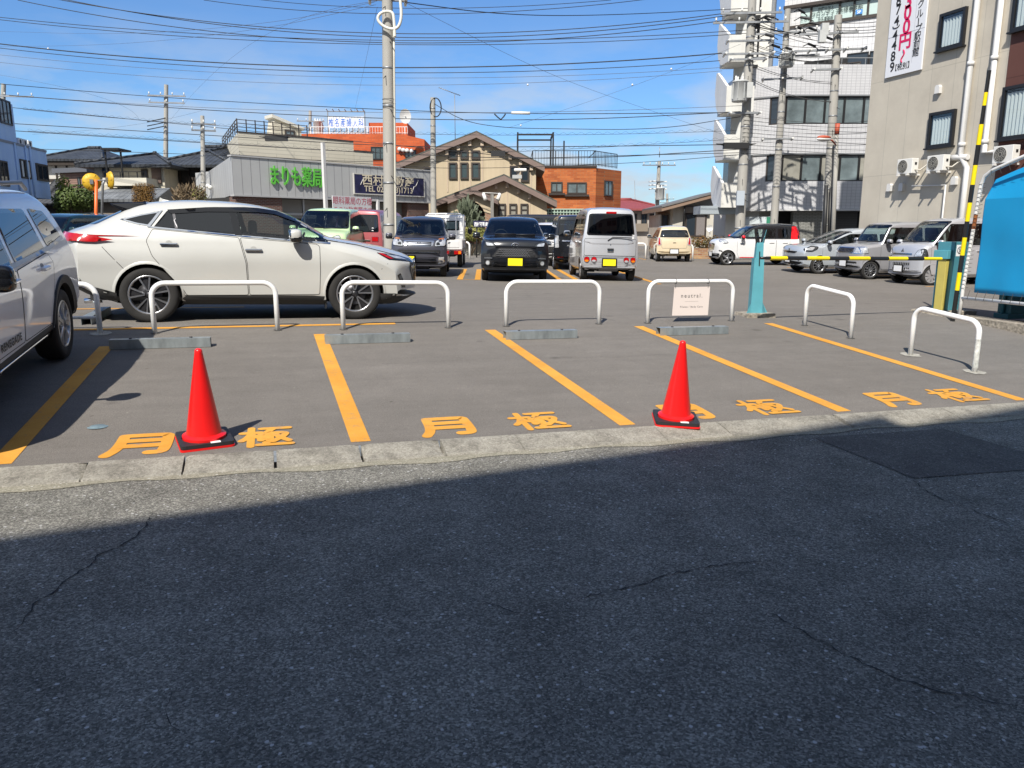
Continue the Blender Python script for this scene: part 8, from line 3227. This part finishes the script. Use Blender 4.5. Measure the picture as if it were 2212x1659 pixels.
cable(((-40, 130, YL), (830, 184, 37), (1560, 153, YR)), .012, 'thin cable below the mid-sky bundle, lower of two', CABLEG)
cable(((-40, 178, 44), (360, 212, 49.7), (830, 238, 40), (1150, 247, 38), (1600, 243, YR)), .024, 'pair of twisted cables passing the top crossarm of the pole behind the tiled houses')
cable(((-40, 200, 44), (830, 243, 40), (1606, 228, YR)), .014, 'slack cable rising to the right beside the twisted pair', CABLEG)
cable(((20, 206, 44), (400, 236, 44), (830, 258, 40), (1240, 260, 38), (1600, 241, YR)), .026, 'twisted black service cable sagging past the short pole coil')
cable(((50, 236, 42), (830, 288, 40), (1590, 282, YR)), .013, 'cable carrying a wavy spiral hanger wire, upper of two', wob=.09, n=60)
cable(((-40, 226, 42), (420, 271, 44), (1150, 343, 40)), .022, 'dark cable descending from the left edge towards the slim house pole')
cable(((-40, 263, 42), (420, 290, 44), (850, 318, 41), (1230, 317, 38), (1605, 312, YR)), .026, 'heavy black cable crossing in front of the cream gable')
cable(((-40, 278, 42), (330, 302, 44), (840, 333, 41), (1230, 346, 38), (1605, 322, YR)), .026, 'twisted cable crossing the tiled roofs and the gable lower down')
cable(((60, 283, 42), (480, 309, 44), (850, 335, 41), (1100, 330, 38), (1605, 300, YR)), .013, 'cable carrying a wavy spiral hanger wire, lower of two', wob=.09, n=60)
cable(((-40, 318, 42), (450, 334, 44), (830, 354, 41), (1250, 338, 38), (1600, 330, YR)), .020, 'black cable just above the pharmacy roof edge')
cable(((480, 332, 43), (830, 357, 41), (1000, 366, 40), (1390, 352, 38), (1610, 333, YR)), .018, 'lowest cable crossing the cream gable windows')
cable(((938, 224, 40.4), (1000, 262, 39.5), (1085, 276, 39), (1180, 278, 38.5), (1420, 281, 37.5), (1600, 252, YR)), .022, 'drooping service cable from the coil on the slim pole')
cable(((846, 1, 23.4), (1085, 33, 28), (1300, 34, 33), (1615, 18, YR)), .020, 'black cable from the car park pole top to the transformer pole')
cable(((440, 0, 36), (830, 30, 34), (1400, -2, 34)), .018, 'cable skimming the top edge of the picture left of the pole, lower')
cable(((550, -2, 36), (830, 17, 34), (1320, 0, 34)), .016, 'cable skimming the top edge of the picture left of the pole, upper')
for p, lab in ((((815, 2, 23.4), (520, 110, 50), (366, 262, 80)), 'thin diagonal wire rising from the tiled houses to the car park pole'),
    (((815, 15, 23.4), (786, 150, 40), (766, 240, 55)), 'thin wire dropping steeply from the car park pole to the clinic roof'),
    (((812, 10, 23.4), (560, 66, 30), (250, 98, 40), (-30, 101, 50)), 'dashed thin wire curving left from the car park pole, lower'),
    (((810, 4, 23.4), (600, 50, 30), (280, 76, 40), (-30, 67, 50)), 'dashed thin wire curving left from the car park pole, upper'),
    (((865, 0, 23.4), (1150, 145, 30), (1310, 207, 34), (1560, 290, 40)), 'thin diagonal wire falling to the right from the car park pole'),
    (((1100, 275, 39), (1310, 206, 37), (1600, 95, YR)), 'thin diagonal wire with white beads rising to the transformer pole'),
    (((-30, 157, 44), (200, 205, 46), (300, 258, 52)), 'thin wire slanting down at the left towards the tiled roofs'),
    (((70, 290, 42), (300, 268, 47), (445, 236, 52)), 'thin wire slanting up above the tiled roofs')):
 cable(p, .0075, lab, CABLEG, 'thin grey wires slanting across the sky')
for u, v, Y in ((1140, 183, 36), (1366, 183, 36.6), (1450, 149, 36.2), (104, 105, 40), (1125, 271, 38.9)):
 tagit(MB().ball(at(u, v, Y), .045, .045, .045).build('wire_bead', INSUL, fix=False), 'tiny white marker bead strung on a thin wire against the sky', 'wire bead', 'white beads on the sky wires')
# sleeves and closures on cables
for u, v, Y, L, lab in ((1590, 315, 35.7, .75, 'black splice closure on the cable beside the tall transformer pole'), (597, 299, 41.5, .75, 'black splice closure hanging before the cream siding wall'), (1076, 332, 38, .45, 'dark splice closure before the cream gable')):
 t = thing('splice_closure', lab, 'cable closure', at(u, v, Y))
 mb = MB()
 c = at(u, v, Y)
 mb.obox(c, R3 * L * .75, camdir(0) * .12, Vector((0, 0, .13)))
 mb.build('closure_box', BLACKP, t)
 for s in (1, -1):
  MB().tube([c + R3 * L * .75 * s + Vector((0, 0, .05)), c + R3 * L * 1.2 * s + Vector((0, 0, .09))], .05, 6, r1=.015).build('cable_end', CABLE, t)
t = thing('cable_cover', 'white straight cable cover tube hanging on the sky cable right of the aerial', 'cable cover', at(1125, 244, 38))
mb = MB()
mb.tube([at(1105, 243.5, 38), at(1145, 244.5, 37.9)], .07, 8)
mb.build('cover_tube', INSUL, t)
mb = MB()
mb.tube([at(1068, 246, 38), at(1076, 254, 38), at(1082, 258, 38), at(1088, 252, 38), at(1092, 246, 38)], .03, 6)
mb.build('loop', CABLE, t)
t = thing('street_light', 'white flat floodlight on a cable bracket in front of the cream house windows', 'flood light', at(1123, 368, 37))
mb = MB()
c = at(1124, 367, 37)
mb.obox(c, R3 * .29, camdir(0) * .15, Vector((0, 0, .06)))
bevel(mb.build('lamp_head', INSUL, t), .03)
mb = MB()
c2 = at(1117, 382, 37)
mb.obox(c2, R3 * .22, camdir(0) * .12, Vector((0, 0, .08)))
mb.tube([c2, c], .03, 6)
mb.build('control_box', mat('box_grey', (.40, .41, .41), .5), t)
# short runs between the clustered poles
random.seed(21)
for k in range(16):
 v0 = random.uniform(20, 170)
 u0 = 1627 - v0 * .069
 v1 = v0 + random.uniform(20, 60)
 u1 = 1811 - v1 * .0675
 cable(((u0, v0, 35.8), ((u0 + u1) / 2, (v0 + v1) / 2 + random.uniform(2, 14), 36), (u1, v1, 35.4)), .016, 'black jumper cable strung between the clustered poles before the office block', CABLE, 'jumper cables between the clustered poles', 14, name='jumper_cable')
for k in range(10):
 v0 = 250 + k * 9
 cable(((1606 - k * .6, v0, 35.8), (1740, v0 + 14 - k, 35.2), (1905, v0 + 6 + (k % 3) * 6, 31)), .014, 'thin black cable crossing the office block from the pole cluster to the hotel', CABLE, 'cables from the poles to the hotel', 16, name='wall_cable')
for k, (v0, v1) in enumerate(((50, 46), (60, 55), (66, 62), (72, 68), (80, 76))):
 cable(((1808, v0, 35.3), (1850, (v0 + v1) / 2 + 2, 34), (1895, v1, 31)), .018, 'black cable from the right pole of the cluster to the hotel wall', CABLE, 'cables from the right pole to the hotel', 8, name='wall_cable')
for k in range(14):
 u = random.choice((1640, 1655, 1685, 1715, 1735, 1755, 1770))
 v = random.uniform(25, 125)
 c = at(u, v, 35.6)
 e = camdir(random.uniform(60, 120))
 mb = MB()
 mb.tube([c, c + e * .25 + Vector((0, 0, .12)), c + e * .5 + Vector((0, 0, .08)), c + e * .8 - Vector((0, 0, .1))], .02, 6)
 mb.tube([c + e * .25 + Vector((0, 0, .12)), c + e * .62 + Vector((0, 0, .02))], .055, 6)
 tagit(mb.build('line_clamp', [CABLE], fix=False), 'black dead-end clamp in the tangle between the clustered poles', 'line clamp', 'line clamps between the clustered poles')
# ---- traffic mirrors
b = foot(212, 31)
t = thing('traffic_mirror', 'pair of round traffic mirrors with yellow backs on an orange post', 'traffic mirror', b)
OR = mat('post_orange', (.80, .16, .03), .45)
tp = at(208, 388, 31)
mb = MB()
mb.tube([b, tp], .065, 10)
mb.build('post', OR, t)
YB = mat('mirror_yellow', (.62, .38, .02), .5, var=.35, scale=5)
for (u, v, az, nm) in ((198, 393, 150, 1), (238, 389, 100, 2)):
 c = at(u, v, 31)
 e = camdir(az + 180)          # the mirror faces away from the car park
 e = camdir(-25 if nm == 1 else 45)
 u_ = Vector((0, 0, 1)).cross(e).normalized()
 w_ = e.cross(u_)
 rr = [(0, -.10), (.18, -.09), (.30, -.04), (.325, .0), (.34, .02), (.33, .04), (0, .05)]
 mb = MB()
 vs = [c + (u_ * cos(q) + w_ * sin(q)) * r_ + e * h_ for r_, h_ in rr for q in [2 * pi * k / 24 for k in range(24)]]
 mb.mesh(vs, [(i * 24 + k, i * 24 + (k + 1) % 24, (i + 1) * 24 + (k + 1) % 24, (i + 1) * 24 + k) for i in range(6) for k in range(24)], 0, True)
 for k in range(6):
  q = 2 * pi * k / 6
  mb.tube([c - e * .105, c + (u_ * cos(q) + w_ * sin(q)) * .3 - e * .05], .018, 5)
 d_ = mb.build('mirror_disc', YB, t)
 mb = MB()
 mb.tube([c - e * .12, Vector((tp.x, tp.y, c.z - .02))], .025, 6)
 mb.obox(c - e * .13, u_ * .06, e * .03, w_ * .09)
 mb.build('bracket', STEELP, d_)
t = thing('guard_pole', 'thin pale steel pole just right of the orange mirror post', 'pole', foot(223, 33))
mb = MB()
mb.tube([foot(223, 33), at(222, 398, 33), at(226, 388, 33)], .05, 8)
mb.build('tube', STEELP, t)
# ---- tall white sign frame with pink lettering
fs = Fac.two(703, 32.5, 820, 35.2)
t = thing('sign_frame', 'white sign with faded pink characters on white posts behind the mint green wagon', 'sign', fs.P(0, 0))
mb = MB()
g0 = gz(fs.O.x, fs.O.y)
zt = fs.ab(704, 309)[1]
fs.box(mb, .0, .14, g0, zt, -.05, .07)
z1, z0 = fs.ab(711, 428)[1], fs.ab(711, 449)[1]
fs.box(mb, .15, fs.w, z1, z1 + .05, -.03, .0)
fs.box(mb, fs.w - .12, fs.w, g0, z1 - .002, -.05, .05)
mb.build('post', WHITEP, t)
mb = MB()
fs.box(mb, .45, fs.w - .5, z1 - .95, z1 + .12, .002, .03)
bd = mb.build('sign_board', mat('board_white', (.74, .74, .74), .5), t)
PK = mat('letter_pink', (.62, .16, .20), .6)
zc = z1 - .20
text_mesh('眼科薬局の方様', PK, bd, lambda p, q, dd: fs.P(fs.w / 2 + p, zc + q, .031 + dd), .34, 'CENTER', .003, .002, .98)
text_mesh('ここに駐車願ます', PK, bd, lambda p, q, dd: fs.P(fs.w / 2 + p, zc - .38 + q, .031 + dd), .32, 'CENTER', .003, .002, .9)
# ---- small blue estate agent sign on a post
b = foot(1030, 35.5)
fs = Fac.two(1023, 35.5, 1056, 35.5)
t = thing('roadside_sign', 'small dark blue signboard with white characters on a thin black post beside the black SUV', 'sign', b)
mb = MB()
mb.tube([b, at(1030, 479, 35.55)], .03, 6)
mb.build('post', BLACKP, t)
z0, z1 = fs.ab(1040, 490.5)[1], fs.ab(1040, 477)[1]
mb = MB()
fs.box(mb, 0, fs.w, z0, z1, .03, .06)
bd = mb.build('sign_board', NAVY, t)
text_mesh('西村不動産', WPLATE, bd, lambda p, q, dd: fs.P(fs.w / 2 + p, z0 + .05 + q, .061 + dd), .2, 'CENTER', .003, .006, .62)
# ---- timber post with two floodlights
b = foot(1064, 37.5)
t = thing('lamp_post', 'grey timber post with two white spotlights on a crossbar in front of the porch', 'lamp post', b)
tp = at(1063, 417, 37.5)
mb = MB()
mb.obox((b + tp) / 2, R3 * .075, camdir(0) * .075, (tp - b) / 2)
mb.build('timber_post', mat('weathered_timber', (.24, .23, .21), .9, var=.35, stretch=(6, 6, .4)), t)
mb = MB()
mb.tube([at(1042, 416, 37.4), at(1082, 418, 37.4)], .015, 6)
for u in (1044, 1080):
 s = 1 if u > 1060 else -1
 mb.tube([at(u, 418, 37.4), at(u - s * 5, 432, 37.3)], .07, 10, r1=.10)
mb.build('spotlight', INSUL, t)
# ------------------------------------------------------------------ plants
def foliage_mat(name, c1, c2):
 def fn(t, co):
  n = N(t, 'TexNoise', Scale=3.5, Detail=4.)
  t.links.new(co, n.inputs['Vector'])
  return ramp(t, n.outputs['Fac'], [(.3, c1), (.7, c2)]), None, 0
 return node_mat(name, fn, .6, .3)
def leafball(mb, c, rx, ry, rz, n, s, rnd, flat=0., up=0.):
 for _ in range(n):
  while True:
   p = Vector((rnd.uniform(-1, 1), rnd.uniform(-1, 1), rnd.uniform(-1 if not flat else -flat, 1)))
   L = p.length
   if .35 < L < 1:
    break
  q = c + Vector((p.x * rx, p.y * ry, p.z * rz))
  d = (p.normalized() + Vector((rnd.uniform(-.8, .8), rnd.uniform(-.8, .8), rnd.uniform(-.3, .8) + up))).normalized()
  e = d.orthogonal().normalized()
  e = Matrix.Rotation(rnd.uniform(0, 6.28), 3, d) @ e
  g = d.cross(e)
  k = s * rnd.uniform(.6, 1.3)
  if up:
   mb.quad([q - e * k * .25, q + d * k * 1.6 - e * k * .1, q + d * k * 1.6 + e * k * .1, q + e * k * .25])
  else:
   mb.quad([q - e * k * .5, q - g * k * .28, q + e * k * .5, q + g * k * .28])
def shrub(name, label, base, blobs, m, n, s, trunk=True, seed=1, up=0., cat='shrub', group=None, core=None):
 rnd = random.Random(seed)
 t = thing(name, label, cat, base, group)
 if trunk:
  mb = MB()
  for c, rx, ry, rz in blobs:
   mb.tube([base, base + (c - base) * .5 + Vector((.03, .02, 0)), c], .05, 6, r1=.015)
   for k in range(5):
    e = Vector((rnd.uniform(-1, 1) * rx, rnd.uniform(-1, 1) * ry, rnd.uniform(-.3, .8) * rz)) * .8
    mb.tube([base + (c - base) * rnd.uniform(.4, .9), c + e], .018, 4, r1=.006)
  mb.build('trunk', mat('bark', (.10, .075, .05), .9, var=.3), t)
 mb = MB()
 tot = sum(rx * ry * rz for _, rx, ry, rz in blobs)
 for c, rx, ry, rz in blobs:
  leafball(mb, c, rx, ry, rz, int(n * rx * ry * rz / tot), s, rnd, up=up)
 mb.build('foliage', m, t, fix=False)
 return t
GR1 = foliage_mat('leaf_mid_green', (.03, .055, .012), (.10, .135, .03))
GR2 = foliage_mat('leaf_brown_hedge', (.10, .052, .010), (.22, .12, .03))
GR3 = foliage_mat('leaf_grey_green', (.09, .11, .07), (.20, .23, .16))
GR4 = foliage_mat('leaf_golden', (.13, .14, .03), (.30, .29, .09))
GR5 = foliage_mat('leaf_autumn', (.06, .075, .02), (.22, .09, .03))
GR6 = foliage_mat('leaf_yellow_green', (.09, .12, .015), (.22, .24, .04))
def bl(u, v, Y, rx, rz, ry=None):
 return (at(u, v, Y), rx, ry or rx, rz)
shrub('garden_tree', 'bushy green tree beside the pale blue building', foot(160, 38), [bl(150, 432, 38, .75, .55), bl(172, 425, 38, .8, .6), bl(188, 436, 38.4, .6, .5), bl(138, 441, 37.8, .5, .45)], GR1, 2600, .17, seed=2, cat='tree')
shrub('garden_tree', 'narrow yellow-green shrub at the corner of the brown annexe', foot(139, 41), [bl(138, 402, 41, .4, .6), bl(140, 418, 41, .45, .5), bl(136, 434, 41, .4, .5)], GR6, 1000, .14, seed=3, cat='tree')
shrub('clipped_hedge', 'brownish hedge clipped into a rounded block beyond the crossover roof', foot(310, 38), [bl(u_, v_, 38, .34, .30, .34) for u_ in (299, 310, 321) for v_ in (408, 418, 429, 440)], GR2, 6500, .06, seed=4)
t = shrub('bare_bush', 'leafless twiggy bush beside the thin utility pole', foot(405, 40), [bl(395, 425, 40, .5, .5), bl(412, 422, 40, .6, .55)], foliage_mat('twig_brown', (.14, .10, .06), (.25, .19, .12)), 420, .15, seed=5, up=.8)
shrub('bare_bush', 'olive leafy bush beside the thin utility pole', foot(430, 40.5), [bl(428, 424, 40.5, .45, .55), bl(436, 434, 40.5, .4, .4)], GR4, 700, .11, seed=6)
shrub('spiky_shrub', 'tall grey-green spiky shrub in front of the arched porch', foot(1008, 40), [bl(1008, 478, 40, .45, .95), bl(1018, 490, 40, .5, .7), bl(998, 494, 40, .4, .6)], GR3, 1500, .24, seed=7, up=1.2)
shrub('golden_bush', 'yellow-green bush over the low garden wall by the blue sign', foot(1018, 38), [bl(1005, 507, 38, .45, .35), bl(1024, 503, 38, .5, .4), bl(1040, 507, 38, .45, .35)], GR4, 1500, .12, seed=8)
fs = Fac.two(985, 38.4, 1075, 38.4)
t = thing('garden_wall', 'low pale concrete planter wall under the golden bush', 'wall', fs.P(0, 0))
mb = MB()
g0 = gz(fs.O.x, fs.O.y)
fs.box(mb, 0, fs.w, g0 - .2, g0 + .55, -.3, 0)
bevel(mb.build('wall_block', CONC, t), .02)
fs = Fac.two(1493, 37.6, 1550, 36.8)
t = thing('brick_planter', 'low planter wall of mixed red and buff bricks behind the white car', 'planter', fs.P(0, 0))
g0 = gz(fs.O.x, fs.O.y)
mb = MB()
fs.box(mb, -.3, fs.w, g0 - .2, g0 + .48, -.5, 0)
mb.build('brick_wall', brick('planter_brick', fs, (.40, .26, .13), (.22, .075, .04), (.30, .24, .18), .25, .085, .012, .85), t)
shrub('planter_hedge', 'green and rusty hedge growing in the brick planter', fs.P(.6, g0 + .4, -.25), [(fs.P(.1 + .32 * k, g0 + .72 + .05 * (k % 2), -.3), .34, .3, .36) for k in range(5)], GR5, 2000, .085, seed=9)
t = thing('parabolic_dish', 'white dish antenna leaning by the base wall of the balcony tower', 'satellite dish', foot(1532, 41))
mb = MB()
c = at(1533, 493, 41)
e = camdir(200)
u_ = Vector((0, 0, 1)).cross(e).normalized()
w_ = e.cross(u_)
vs = [c + (u_ * cos(q) + w_ * sin(q)) * r_ + e * h_ for r_, h_ in ((0, -.06), (.09, -.045), (.15, -.01), (.175, 0)) for q in [2 * pi * k / 20 for k in range(20)]]
mb.mesh(vs, [(i * 20 + k, i * 20 + (k + 1) % 20, (i + 1) * 20 + (k + 1) % 20, (i + 1) * 20 + k) for i in range(3) for k in range(20)], 0, True)
mb.tube([c - e * .05, foot(1532, 41)], .03, 6)
mb.build('dish', INSUL, t, fix=False)
# low distant roofs closing the gaps at the horizon
for (u0, u1, Y, ve, vr, lab) in ((-40, 120, 75, 455, 430, 'low dim house roof in the far gap behind the pale blue building'), (1390, 1470, 95, 478, 462, 'low dim house roof in the far gap right of the red roof')):
 jhouse('distant_house', lab, u0, u1, Y, ve, vr, 3, render_wall('distant_wall' + str(u0), (.35, .33, .30), .1))
